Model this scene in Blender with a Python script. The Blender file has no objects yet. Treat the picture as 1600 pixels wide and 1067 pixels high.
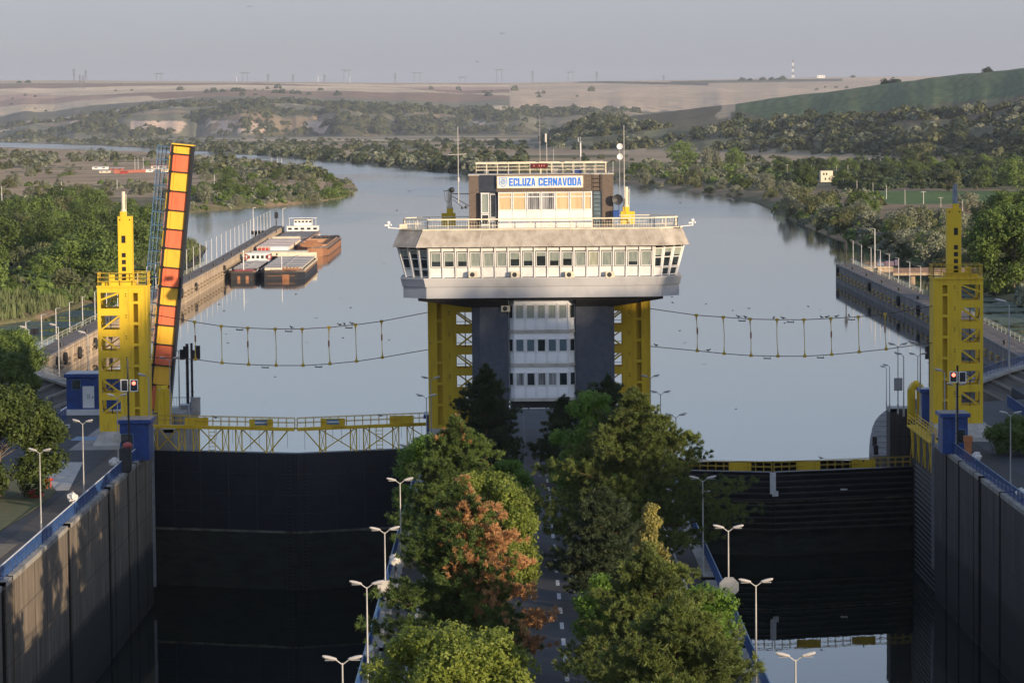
import bpy, math, random
import numpy as np
from mathutils import Vector, Matrix
R = math.radians
rnd = random.Random(7)
nrs = np.random.RandomState(11)
S = bpy.context.scene
COL = S.collection

# ---------------------------------------------------------------- camera
FPX = 4900.0; H = 30.4; CX = 803.0
TH = math.atan(343.0/FPX)          # pitch down
ROLL = 0.0095                      # the photographer held the camera slightly rolled
cam_d = bpy.data.cameras.new('camera'); cam = bpy.data.objects.new('camera', cam_d)
COL.objects.link(cam); S.camera = cam
cam_d.sensor_width = 36; cam_d.lens = FPX/1600*36
cam_d.clip_start = 1; cam_d.clip_end = 60000
cam.location = (0, 0, H)
YAW = math.atan(3/FPX)
CM = Matrix.Rotation(YAW, 3, 'Z') @ Matrix.Rotation(math.pi/2-TH, 3, 'X') @ Matrix.Rotation(-ROLL, 3, 'Z')
cam.rotation_euler = CM.to_euler()
def ray(X, Y):
    return CM @ Vector(((X-800)/FPX, -(Y-533.5)/FPX, -1))
def W(X, Y, D):
    """point at distance D (along y) that the photograph shows at pixel X,Y"""
    r = ray(X, Y); t = D/r.y
    return Vector((r.x*t, D, H+r.z*t))
def G(X, Y, z=0.0):
    r = ray(X, Y); t = (z-H)/r.z
    return Vector((r.x*t, r.y*t, z))
def WX(X, D, Y=500): return W(X, Y, D).x
def WZ(Y, D, X=803): return W(X, Y, D).z

# ---------------------------------------------------------------- light
SUN_AZ = 41.0   # degrees from straight behind the camera towards the right
SUN_EL = 9.0
sdir = Vector((math.sin(R(SUN_AZ))*math.cos(R(SUN_EL)), -math.cos(R(SUN_AZ))*math.cos(R(SUN_EL)), math.sin(R(SUN_EL))))
wd = bpy.data.worlds.new('World'); S.world = wd; wd.use_nodes = True
nt = wd.node_tree; bg = nt.nodes['Background']
sky = nt.nodes.new('ShaderNodeTexSky'); sky.sky_type = 'NISHITA'; sky.sun_disc = False
sky.sun_elevation = R(SUN_EL); sky.sun_rotation = math.atan2(sdir.x, sdir.y)
sky.altitude = 50; sky.air_density = 1.0; sky.dust_density = 1.0; sky.ozone_density = 3.0
# a thin even veil of summer haze greys the clear sky
veil = nt.nodes.new('ShaderNodeMix'); veil.data_type = 'RGBA'; veil.inputs[0].default_value = .55
tcw = nt.nodes.new('ShaderNodeTexCoord'); sxw = nt.nodes.new('ShaderNodeSeparateXYZ'); mrw = nt.nodes.new('ShaderNodeMapRange')
nt.links.new(tcw.outputs['Generated'], sxw.inputs[0]); nt.links.new(sxw.outputs['Z'], mrw.inputs[0]); mrw.inputs[1].default_value = .05; mrw.inputs[2].default_value = .5; mrw.inputs[3].default_value = .72; mrw.inputs[4].default_value = .3
nt.links.new(mrw.outputs[0], veil.inputs[0])
veil.inputs[7].default_value = (2.24, 2.28, 2.88, 1)
nt.links.new(sky.outputs[0], veil.inputs[6]); 
# the haze layer is thickest, and a little darker, low over the horizon
low = nt.nodes.new('ShaderNodeMapRange'); low.interpolation_type = 'SMOOTHSTEP'; nt.links.new(sxw.outputs['Z'], low.inputs[0]); low.inputs[1].default_value = -.01; low.inputs[2].default_value = .13; low.inputs[3].default_value = .71; low.inputs[4].default_value = 1.12
scl = nt.nodes.new('ShaderNodeVectorMath'); scl.operation = 'SCALE'; nt.links.new(veil.outputs[2], scl.inputs[0]); nt.links.new(low.outputs[0], scl.inputs['Scale'])
nt.links.new(scl.outputs[0], bg.inputs[0]); bg.inputs[1].default_value = 0.15
sl = bpy.data.lights.new('sun', 'SUN'); sl.energy = 4.2; sl.angle = R(0.5); sl.color = (1.0, 0.79, 0.56)
so = bpy.data.objects.new('sun', sl); COL.objects.link(so)
so.rotation_euler = sdir.to_track_quat('Z', 'Y').to_euler(); so.location = (200, -200, 200)
S.view_settings.view_transform = 'Standard'; S.view_settings.look = 'None'
S.view_settings.gamma = 1; S.view_settings.exposure = 0.6
S.cycles.max_bounces = 6; S.cycles.diffuse_bounces = 2; S.cycles.glossy_bounces = 3
S.cycles.transmission_bounces = 3; S.cycles.transparent_max_bounces = 4; S.cycles.volume_bounces = 0

# ---------------------------------------------------------------- helpers
def tag(o, label=None, cat=None, group=None, kind=None):
    if label: o['label'] = label
    if cat: o['category'] = cat
    if group: o['group'] = group
    if kind: o['kind'] = kind
    return o
def empty(name, loc=(0,0,0), rz=0, label=None, cat=None, group=None):
    o = bpy.data.objects.new(name, None); COL.objects.link(o)
    o.location = loc; o.rotation_euler = (0,0,rz); o.empty_display_size = .3
    return tag(o, label, cat, group)
def root_loc(o):
    while o.parent: o = o.parent
    return Vector(o.location)
def copy_tree(o, parent=None):
    c = o.copy(); COL.objects.link(c); c.parent = parent
    for ch in o.children: copy_tree(ch, c)
    return c
def link_mesh(name, me, mat, parent=None):
    o = bpy.data.objects.new(name, me); COL.objects.link(o)
    if mat and not me.materials: me.materials.append(mat)
    if parent: o.parent = parent
    return o
class MB:
    def __init__(s): s.v = []; s.f = []
    def quad(s, a, b, c, d):
        n = len(s.v); s.v += [tuple(a), tuple(b), tuple(c), tuple(d)]; s.f.append((n, n+1, n+2, n+3)); return s
    def box(s, x0, x1, y0, y1, z0, z1):
        n = len(s.v)
        s.v += [(x0,y0,z0),(x1,y0,z0),(x1,y1,z0),(x0,y1,z0),(x0,y0,z1),(x1,y0,z1),(x1,y1,z1),(x0,y1,z1)]
        s.f += [(n,n+3,n+2,n+1),(n+4,n+5,n+6,n+7),(n,n+1,n+5,n+4),(n+1,n+2,n+6,n+5),(n+2,n+3,n+7,n+6),(n+3,n,n+4,n+7)]
        return s
    def bar(s, p, q, w, h=None, up=(0,0,1)):
        h = h or w; p = Vector(p); q = Vector(q); d = (q-p).normalized(); u = Vector(up)
        if abs(d.dot(u)) > .98: u = Vector((0,1,0))
        a = d.cross(u).normalized()*w/2; b = a.cross(d).normalized()*h/2
        n = len(s.v)
        for c in (p, q): s.v += [tuple(c-a-b), tuple(c+a-b), tuple(c+a+b), tuple(c-a+b)]
        s.f += [(n,n+1,n+2,n+3),(n+7,n+6,n+5,n+4)] + [(n+i, n+4+i, n+4+(i+1)%4, n+(i+1)%4) for i in range(4)]
        return s
    def tube(s, p, q, r, r2=None, n=8):
        r2 = r if r2 is None else r2; p = Vector(p); q = Vector(q); d = (q-p).normalized()
        u = Vector((0,0,1)) if abs(d.z) < .95 else Vector((1,0,0))
        a = d.cross(u).normalized(); b = d.cross(a); k = len(s.v)
        for c, rr in ((p, r), (q, r2)):
            for i in range(n):
                t = 2*math.pi*i/n; s.v.append(tuple(c + (a*math.cos(t)+b*math.sin(t))*rr))
        s.f += [(k+i, k+(i+1)%n, k+n+(i+1)%n, k+n+i) for i in range(n)]
        s.f += [tuple(k+i for i in reversed(range(n))), tuple(k+n+i for i in range(n))]
        return s
    def path(s, pts, r, n=6):
        for a, b in zip(pts, pts[1:]): s.tube(a, b, r, n=n)
        return s
    def prism(s, poly, z0, z1, poly2=None):
        """poly: list of (x,y) counter-clockwise; poly2 the outline at z1"""
        poly2 = poly2 or poly; n = len(poly); k = len(s.v)
        s.v += [(x,y,z0) for x,y in poly] + [(x,y,z1) for x,y in poly2]
        s.f += [(k+i, k+(i+1)%n, k+n+(i+1)%n, k+n+i) for i in range(n)]
        s.f += [tuple(k+i for i in reversed(range(n))), tuple(k+n+i for i in range(n))]
        return s
    def ball(s, c, r, nu=10, nv=6, sz=1.0):
        k = len(s.v); c = Vector(c)
        for j in range(nv+1):
            ph = math.pi*j/nv - math.pi/2
            for i in range(nu):
                t = 2*math.pi*i/nu
                s.v.append((c.x+r*math.cos(ph)*math.cos(t), c.y+r*math.cos(ph)*math.sin(t), c.z+r*sz*math.sin(ph)))
        for j in range(nv):
            for i in range(nu):
                s.f.append((k+j*nu+i, k+j*nu+(i+1)%nu, k+(j+1)*nu+(i+1)%nu, k+(j+1)*nu+i))
        return s
    def build(s, name, mat, parent=None, bevel=0, origin=None):
        o0 = origin if origin is not None else (root_loc(parent) if parent else None)
        v = s.v
        if o0 is None:
            xs = [p[0] for p in v]; ys = [p[1] for p in v]; zs = [p[2] for p in v]
            o0 = Vector(((min(xs)+max(xs))/2, (min(ys)+max(ys))/2, min(zs)))
        me = bpy.data.meshes.new(name)
        me.from_pydata([(a-o0[0], b-o0[1], c-o0[2]) for a,b,c in v], [], s.f); me.validate(); me.update()
        o = link_mesh(name, me, mat, parent)
        if not parent: o.location = o0
        if bevel:
            m = o.modifiers.new('bevel', 'BEVEL'); m.width = bevel; m.segments = 1; m.limit_method = 'ANGLE'
        return o
def local(s, name, mat, parent): return s.build(name, mat, parent, origin=(0,0,0))
def np_mesh(name, v, f, mat, smooth=False, cols=None):
    """v (n,3), f (m,3) or (m,4) arrays"""
    me = bpy.data.meshes.new(name); k = f.shape[1]
    me.vertices.add(len(v)); me.vertices.foreach_set('co', np.asarray(v, np.float32).ravel())
    me.loops.add(f.size); me.loops.foreach_set('vertex_index', f.astype(np.int32).ravel())
    me.polygons.add(len(f)); me.polygons.foreach_set('loop_start', np.arange(0, f.size, k, dtype=np.int32))
    try: me.polygons.foreach_set('loop_total', np.full(len(f), k, np.int32))
    except Exception: pass
    if cols is not None:
        ca = me.color_attributes.new('Col', 'FLOAT_COLOR', 'POINT')
        ca.data.foreach_set('color', np.concatenate([cols, np.ones((len(v),1))], 1).astype(np.float32).ravel())
    me.update(calc_edges=True)
    me.polygons.foreach_set('use_smooth', np.full(len(f), smooth))
    if mat: me.materials.append(mat)
    return me

# ---------------------------------------------------------------- materials
def N(nt, t, **kw):
    n = nt.nodes.new(t)
    for k, v in kw.items():
        if k in n.inputs: n.inputs[k].default_value = v
        else: setattr(n, k, v)
    return n
def mat(name, col, rough=.6, var=.12, scale=1.5, metal=0, bump=0, col2=None, stretch=None, mix_lo=.4, mix_hi=.65, spec=.5, rand=0, coords='Object', detail=5):
    m = bpy.data.materials.new(name); m.use_nodes = True; nt = m.node_tree; L = nt.links
    b = nt.nodes['Principled BSDF']; b.inputs['Roughness'].default_value = rough
    b.inputs['Metallic'].default_value = metal; b.inputs['Specular IOR Level'].default_value = spec
    if col2 is None: col2 = tuple(c*(1-var*2.2) for c in col); col = tuple(min(1, c*(1+var*.6)) for c in col)
    tc = N(nt, 'ShaderNodeTexCoord'); mp = N(nt, 'ShaderNodeMapping')
    if stretch: mp.inputs['Scale'].default_value = stretch
    if coords == 'World':
        g = N(nt, 'ShaderNodeNewGeometry'); L.new(g.outputs['Position'], mp.inputs[0])
    else: L.new(tc.outputs[coords], mp.inputs[0])
    nz = N(nt, 'ShaderNodeTexNoise', Scale=scale, Detail=detail, Roughness=.62); L.new(mp.outputs[0], nz.inputs['Vector'])
    mr = N(nt, 'ShaderNodeMapRange'); mr.inputs[1].default_value = mix_lo; mr.inputs[2].default_value = mix_hi
    L.new(nz.outputs['Fac'], mr.inputs[0])
    mx = N(nt, 'ShaderNodeMix', data_type='RGBA'); mx.inputs[6].default_value = (*col, 1); mx.inputs[7].default_value = (*col2, 1)
    L.new(mr.outputs[0], mx.inputs[0]); out = mx.outputs[2]
    if rand:
        oi = N(nt, 'ShaderNodeObjectInfo'); hs = N(nt, 'ShaderNodeHueSaturation')
        m1 = N(nt, 'ShaderNodeMapRange'); m1.inputs[3].default_value = 1-rand; m1.inputs[4].default_value = 1+rand
        L.new(oi.outputs['Random'], m1.inputs[0]); L.new(m1.outputs[0], hs.inputs['Value']); L.new(out, hs.inputs['Color']); out = hs.outputs[0]
    L.new(out, b.inputs['Base Color'])
    if bump:
        bp = N(nt, 'ShaderNodeBump', Strength=bump, Distance=.05); L.new(nz.outputs['Fac'], bp.inputs['Height']); L.new(bp.outputs[0], b.inputs['Normal'])
    m['_b'] = 1
    return m
def leafmat(name, c1, c2, trans=.35, scale=.6, rand=.12, rough=.55, third=None):
    """foliage: two greens mixed by a noise through the crown, part of the light shines through"""
    m = mat(name, c1, rough=rough, col2=c2, scale=scale, rand=rand, spec=.25, mix_lo=.42, mix_hi=.58, detail=3)
    nt = m.node_tree; L = nt.links; b = nt.nodes['Principled BSDF']; out = nt.nodes['Material Output']
    tr = N(nt, 'ShaderNodeBsdfTranslucent'); ms = N(nt, 'ShaderNodeMixShader'); ms.inputs[0].default_value = trans
    L.new(b.inputs['Base Color'].links[0].from_socket, tr.inputs[0]); L.new(b.outputs[0], ms.inputs[1]); L.new(tr.outputs[0], ms.inputs[2]); L.new(ms.outputs[0], out.inputs[0])
    return m
def attr_mat(name, rough=.9, nscale=.02, namt=.25, fine=0.3, famt=.3):
    m = bpy.data.materials.new(name); m.use_nodes = True; nt = m.node_tree; L = nt.links
    b = nt.nodes['Principled BSDF']; b.inputs['Roughness'].default_value = rough; b.inputs['Specular IOR Level'].default_value = .1
    a = N(nt, 'ShaderNodeAttribute', attribute_name='Col'); g = N(nt, 'ShaderNodeNewGeometry')
    col = a.outputs['Color']
    for sc, am in ((nscale, namt), (fine, famt)):
        nz = N(nt, 'ShaderNodeTexNoise', Scale=sc, Detail=6, Roughness=.65); L.new(g.outputs['Position'], nz.inputs['Vector'])
        mr = N(nt, 'ShaderNodeMapRange'); mr.inputs[1].default_value = .3; mr.inputs[2].default_value = .7; mr.inputs[3].default_value = 1-am; mr.inputs[4].default_value = 1+am
        L.new(nz.outputs['Fac'], mr.inputs[0])
        vm = N(nt, 'ShaderNodeVectorMath', operation='SCALE'); L.new(col, vm.inputs[0]); L.new(mr.outputs[0], vm.inputs['Scale']); col = vm.outputs[0]
    L.new(col, b.inputs['Base Color'])
    return m
def water_mat(name, col, ripple, scale, rough=.03, patches=True):
    m = bpy.data.materials.new(name); m.use_nodes = True; nt = m.node_tree; L = nt.links
    b = nt.nodes['Principled BSDF']; b.inputs['Base Color'].default_value = (*col, 1); b.inputs['Roughness'].default_value = rough
    b.inputs['IOR'].default_value = 1.34
    g = N(nt, 'ShaderNodeNewGeometry'); mp = N(nt, 'ShaderNodeMapping'); mp.inputs['Scale'].default_value = (1, .45, 1)
    L.new(g.outputs['Position'], mp.inputs[0])
    nz = N(nt, 'ShaderNodeTexNoise', Scale=scale, Detail=4, Roughness=.6); L.new(mp.outputs[0], nz.inputs['Vector'])
    bp = N(nt, 'ShaderNodeBump', Strength=ripple, Distance=.2); L.new(nz.outputs['Fac'], bp.inputs['Height'])
    if patches:   # wind-ruffled patches beside calm ones
        mp2 = N(nt, 'ShaderNodeMapping'); mp2.inputs['Scale'].default_value = (1, .35, 1); L.new(g.outputs['Position'], mp2.inputs[0])
        n2 = N(nt, 'ShaderNodeTexNoise', Scale=.006, Detail=4, Roughness=.55); L.new(mp2.outputs[0], n2.inputs['Vector'])
        mr = N(nt, 'ShaderNodeMapRange'); mr.inputs[1].default_value = .45; mr.inputs[2].default_value = .62; mr.inputs[3].default_value = .0; mr.inputs[4].default_value = 1
        L.new(n2.outputs['Fac'], mr.inputs[0])
        sx = N(nt, 'ShaderNodeSeparateXYZ'); L.new(g.outputs['Position'], sx.inputs[0])
        far = N(nt, 'ShaderNodeMapRange'); far.inputs[1].default_value = 800; far.inputs[2].default_value = 1300; far.inputs[3].default_value = .22; far.inputs[4].default_value = 1
        L.new(sx.outputs['Y'], far.inputs[0])
        mu = N(nt, 'ShaderNodeMath', operation='MULTIPLY'); L.new(far.outputs[0], mu.inputs[0])
        ad = N(nt, 'ShaderNodeMath', operation='MULTIPLY_ADD'); L.new(mr.outputs[0], ad.inputs[0]); ad.inputs[1].default_value = .6; ad.inputs[2].default_value = .4
        L.new(ad.outputs[0], mu.inputs[1])
        st = N(nt, 'ShaderNodeMath', operation='MULTIPLY'); L.new(mu.outputs[0], st.inputs[0]); st.inputs[1].default_value = ripple; L.new(st.outputs[0], bp.inputs['Strength'])
        rr = N(nt, 'ShaderNodeMapRange'); rr.inputs[3].default_value = rough; rr.inputs[4].default_value = rough+.16; L.new(mu.outputs[0], rr.inputs[0]); L.new(rr.outputs[0], b.inputs['Roughness'])
    L.new(bp.outputs[0], b.inputs['Normal'])
    return m
M = {}
M['concrete'] = mat('concrete', (.34,.32,.28), .85, col2=(.22,.205,.175), scale=.5, bump=.4)
M['concrete_light'] = mat('concrete_light', (.5,.47,.42), .85, col2=(.36,.33,.28), scale=1.2, bump=.3)
M['asphalt'] = mat('asphalt', (.05,.052,.056), .85, col2=(.03,.032,.036), scale=.22, coords='World', mix_lo=.35, mix_hi=.65)
M['paving'] = mat('paving', (.2,.2,.2), .85, col2=(.13,.13,.13), scale=.6, coords='World')
M['yellow'] = mat('yellow_paint', (.76,.51,.03), .6, col2=(.42,.25,.03), scale=1.6, stretch=(1.5,1.5,.22), spec=.3, mix_lo=.52, mix_hi=.82, detail=8)
M['yellow_dim'] = mat('yellow_faded_paint', (.6,.4,.03), .55, col2=(.42,.28,.03), scale=1.2)
M['blue'] = mat('blue_paint', (.014,.06,.25), .5, col2=(.01,.04,.16), scale=1.5)
M['blue_rail'] = mat('blue_rail_paint', (.02,.075,.24), .5, col2=(.015,.045,.13), scale=1.5)
M['blue_light'] = mat('pale_blue_paint', (.10,.2,.32), .5, var=.1)
M['white'] = mat('white_paint', (.78,.77,.74), .5, var=.05, scale=1.5)
M['white_panel'] = mat('white_cladding', (.76,.745,.71), .45, col2=(.58,.56,.52), scale=.7, mix_lo=.5, mix_hi=.85)
M['white_conc'] = mat('white_painted_concrete', (.48,.475,.475), .7, col2=(.34,.335,.33), scale=.35, stretch=(1,1,.5), mix_lo=.48, mix_hi=.75, bump=.2)
M['fascia'] = mat('mottled_fascia', (.47,.42,.355), .9, col2=(.27,.235,.19), scale=1.3, stretch=(1,1,.8), mix_lo=.36, mix_hi=.7, detail=9, bump=.5)
M['plaster_dark'] = mat('dark_grey_plaster', (.085,.095,.12), .9, col2=(.065,.075,.095), scale=2, bump=.25)
M['brown_stone'] = mat('brown_rough_plaster', (.16,.125,.10), .95, col2=(.11,.085,.07), scale=5, bump=.6)
M['black'] = mat('black_paint', (.012,.012,.014), .5, var=.1)
M['dark_steel'] = mat('dark_steel', (.03,.032,.036), .5, var=.2, scale=2)
M['grey_steel'] = mat('grey_steel', (.3,.31,.32), .45, var=.1, metal=.3)
M['lamp_pole'] = mat('galvanised_pole', (.42,.41,.39), .5, var=.1, metal=.2)
M['lamp_head'] = mat('lamp_head_shell', (.50,.47,.43), .45, var=.06)
M['glass'] = mat('window_glass', (.03,.04,.045), .06, var=.3, scale=.5, spec=.9)
M['curtain'] = mat('grey_green_curtain', (.30,.33,.29), .3, col2=(.2,.24,.22), scale=.8, stretch=(6,6,.3), spec=.7)
M['curtain_warm'] = mat('cream_roller_blind', (.62,.47,.27), .4, col2=(.5,.36,.19), scale=.9, stretch=(3,3,.4))
M['curtain_strip'] = mat('vertical_blind', (.34,.34,.34), .4, col2=(.07,.07,.08), scale=3.5, stretch=(4,4,.05), mix_lo=.48, mix_hi=.54)
M['orange'] = mat('orange_paint', (.82,.18,.075), .5, col2=(.62,.12,.05), scale=1.1, stretch=(1,1,.35), mix_lo=.5, mix_hi=.8)
M['leaf_yellow'] = mat('warning_yellow_paint', (.88,.50,.04), .5, col2=(.70,.36,.03), scale=1.1, stretch=(1,1,.35), mix_lo=.5, mix_hi=.8)
M['red'] = mat('red_paint', (.45,.045,.03), .5, var=.15)
M['rust'] = mat('rusty_hull', (.34,.165,.08), .85, col2=(.26,.11,.05), scale=.35, bump=.3)
M['rust_light'] = mat('rusty_hold', (.52,.30,.18), .9, col2=(.36,.19,.10), scale=.4)
M['hull_dark'] = mat('dark_hull', (.018,.018,.021), .6, col2=(.075,.05,.038), scale=.5, mix_lo=.58, mix_hi=.75)
M['hatch_grey'] = mat('weathered_hatch', (.44,.42,.39), .8, col2=(.28,.26,.24), scale=.5, stretch=(.3,1,1))
M['hatch_pale'] = mat('pale_hatch', (.62,.52,.45), .75, col2=(.5,.4,.34), scale=.3)
M['cream'] = mat('cream_paint', (.72,.64,.48), .6, var=.08)
M['green_paint'] = mat('green_paint', (.06,.14,.08), .6, var=.2)
M['stripe_paint'] = mat('road_marking_paint', (.55,.54,.52), .8, col2=(.22,.22,.22), scale=3, coords='World', mix_lo=.45, mix_hi=.75)
M['kerb'] = mat('kerb_stone', (.5,.48,.45), .85, var=.15, coords='World')
M['tarp'] = mat('white_plastic_wrap', (.72,.68,.62), .6, var=.15, scale=4, bump=.8)
M['bark'] = mat('pine_bark', (.13,.075,.045), .95, col2=(.07,.045,.03), scale=4, bump=.8)
M['bark_grey'] = mat('grey_bark', (.16,.13,.10), .95, var=.25, scale=3, bump=.6)
M['rubber'] = mat('black_rubber', (.02,.02,.02), .8, var=.1)
M['bird'] = mat('bird_plumage', (.035,.03,.03), .8, var=.2)
def emit(name, col, s):
    m = bpy.data.materials.new(name); m.use_nodes = True; b = m.node_tree.nodes['Principled BSDF']
    b.inputs['Base Color'].default_value = (*col, 1); b.inputs['Emission Color'].default_value = (*col, 1); b.inputs['Emission Strength'].default_value = s
    return m
M['red_light'] = emit('red_signal_light', (1, .16, .1), 2.5)
M['display'] = emit('display_digits', (.9, .25, .2), .8)
M['curtain_pale'] = mat('pale_curtain', (.42,.42,.32), .35, col2=(.3,.31,.24), scale=.8, stretch=(5,5,.4))
M['curtain_blue'] = mat('blue_grey_blind', (.10,.16,.20), .2, col2=(.07,.11,.14), scale=3, stretch=(5,5,.1), spec=.8)
M['sign_white'] = mat('sign_white', (.80,.74,.66), .5, var=.04)
M['bay_white'] = mat('skylit_white_cladding', (.86,.865,.87), .4, col2=(.74,.745,.75), scale=.6, mix_lo=.5, mix_hi=.8)  # cladding colour raised to stand for sky light on the bay
# ================================================================ LAND
ZW = -6.5      # level of the river
ZC = -14.6     # level of the water in the emptied chambers
def lerp(x, xs, ys): return np.interp(x, xs, ys)
def YH(X): return 191 - ROLL*(X-803)
def vnoise(x, y, seed=0, oct=4):
    """smooth value noise on numpy arrays, -1..1"""
    out = np.zeros_like(x, dtype=float); amp = 1; tot = 0
    for o in range(oct):
        xi = np.floor(x).astype(np.int64); yi = np.floor(y).astype(np.int64); xf = x-xi; yf = y-yi
        def h(a, b):
            n = (a*374761393 + b*668265263 + (seed+o)*974711) & 0x7fffffff
            n = ((n ^ (n >> 13))*1274126177) & 0x7fffffff
            return ((n ^ (n >> 16)) & 0xffff)/32767.5-1
        u = xf*xf*(3-2*xf); w = yf*yf*(3-2*yf)
        v = (h(xi,yi)*(1-u)+h(xi+1,yi)*u)*(1-w) + (h(xi,yi+1)*(1-u)+h(xi+1,yi+1)*u)*w
        out += v*amp; tot += amp; amp *= .5; x = x*2.03+17.1; y = y*2.03+9.7
    return out/tot
def px_poly(pts, z=ZW):
    return np.array([(lambda g: (g.x, g.y))(G(X, Y, z)) for X, Y in pts])
left_land = [(-500,548),(-200,525),(-60,515),(0,508),(60,500),(120,482),(155,470),(200,457),(240,443),(290,426),(318,402),(326,388),(305,378),(270,372),
             (225,368),(180,358),(172,352),(185,347),(240,347),(270,338),(300,333),(400,325),(500,316),(545,308),(562,298),(556,288),(530,278),(480,263),
             (420,252),(350,246),(250,240),(100,235),(0,231),(-200,228),(-500,226)]
far_shore = [(-500,223),(-200,222),(0,223),(150,228),(300,236),(400,243),(500,250),(600,260),(700,269),(760,275),(850,280),(980,289),(1040,297),
             (1120,306),(1180,318),(1210,332),(1240,347),(1300,372),(1350,384),(1400,404),(1480,436),(1540,462),(1600,478),(1750,515),(2100,600)]
LP = px_poly(left_land); FP = px_poly(far_shore)
poly_left = np.vstack([LP, [(-4000, 9000), (-9000, 9000), (-9000, 200), (-300, 200)]])
poly_far = np.vstack([FP, [(900, 300), (9000, 300), (9000, 30000), (-20000, 30000), (-20000, 5500)]])
def inside(P, x, y):
    r = np.zeros(x.shape, bool); n = len(P)
    for i in range(n):
        x1, y1 = P[i]; x2, y2 = P[(i+1) % n]
        if y1 == y2: continue
        c = ((y1 > y) != (y2 > y)) & (x < (x2-x1)*(y-y1)/(y2-y1)+x1); r ^= c
    return r
def dist(P, x, y, closed=True):
    d = np.full(x.shape, 1e9); n = len(P)
    for i in range(n if closed else n-1):
        x1, y1 = P[i]; x2, y2 = P[(i+1) % n]; dx = x2-x1; dy = y2-y1
        t = np.clip(((x-x1)*dx+(y-y1)*dy)/(dx*dx+dy*dy+1e-9), 0, 1)
        d = np.minimum(d, np.hypot(x-x1-t*dx, y-y1-t*dy))
    return d
CR_X = [700,820,850,880,910,1000,1100,1150,1200,1300,1400,1500,1600,1700,2100,2600]
CR_Y = [246,237,222,205,192,181,169,163,156,144,131,119,108,98,70,60]
BL_X = [-500,0,100,200,300,450,560,650,720,800,900,1500]
BL_Y = [205,200,192,178,167,163,167,172,178,176,178,178]
SK_X = [-500,0,130,400,600,800,950,1100,1200,1300,1400,1600]
SK_Y = [132,127,127,129,131,131,128,126,124,122,121,119]
def height(X, D):
    """land height for azimuth X (photo pixels) and distance D, before the river is cut in"""
    x = (X-803)/FPX*D
    base = -3.6 + .5*vnoise(x/90, D/90, 3)
    df = np.maximum(1900, 3400-(X-900)*1.34) + 90*vnoise(X/60, X*0+3., 5); dc = df+1500
    t = (D-df)/1500
    zc = H-(lerp(X, CR_X, CR_Y)-YH(X))*dc/FPX
    s = np.where(t < 1, 1-(1-np.clip(t,0,1))**1.45, 1-.28*np.clip(t-1,0,3)**1.3)
    hr = np.where(t > 0, -3.6+(zc+3.6)*s + 3.2*vnoise(x/130, D/200, 8)*np.clip(t*4,0,1), -50)
    wr = np.clip((X-800)/60, 0, 1); hr = np.where(X > 800, -3.6+(hr+3.6)*wr, -50)
    fl = 8500+250*vnoise(X/45, X*0+1., 21); bt = fl+900; ck = 14000
    zb = H-(lerp(X, BL_X, BL_Y)-YH(X))*bt/FPX; zs = H-(lerp(X, SK_X, SK_Y)-YH(X))*ck/FPX
    t1 = np.clip((D-fl)/900, 0, 1); t2 = np.clip((D-bt)/(ck-bt), 0, 1)
    gul = vnoise(x/170, D/500, 31, 4)
    hl = np.where(D < fl, -50, np.where(D < bt, -3.6+(zb+3.6)*(1-(1-t1)**2.2), zb+(zs-zb)*(t2**.9)))
    hl = hl + np.where(D > fl, gul*9*np.clip(t1*3,0,1)*(1-t2*.8), 0)
    hl = np.where(D > ck, zs-(D-ck)*.02, hl)
    return np.maximum(base, np.maximum(hr, hl))
def land_z(x, y):
    X = 803+x*FPX/y
    z = height(X, y)
    inl = inside(poly_left, x, y); inf = inside(poly_far, x, y)
    d = np.minimum(dist(LP, x, y, False), dist(FP, x, y, False))
    land = inl | inf
    bank = np.clip(d/np.where(y > 1500, 30, 12), 0, 1)
    return np.where(land, ZW-.3+(z-ZW+.3)*bank**.6, ZW-2.5-np.clip(d/20,0,3)), land, d
TAN = np.array((.36,.265,.155)); PALE = np.array((.50,.39,.25)); PINK = np.array((.40,.27,.19)); OLIVE = np.array((.15,.14,.07))
GRN = np.array((.07,.11,.035)); GREY = np.array((.20,.19,.12)); BRN = np.array((.26,.17,.105)); FLD = np.array((.075,.13,.035)); SCR = np.array((.10,.095,.05)); CLIFF = np.array((.62,.46,.33))
def mixc(a, b, t): return a*(1-t[..., None]) + b*t[..., None]
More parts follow.
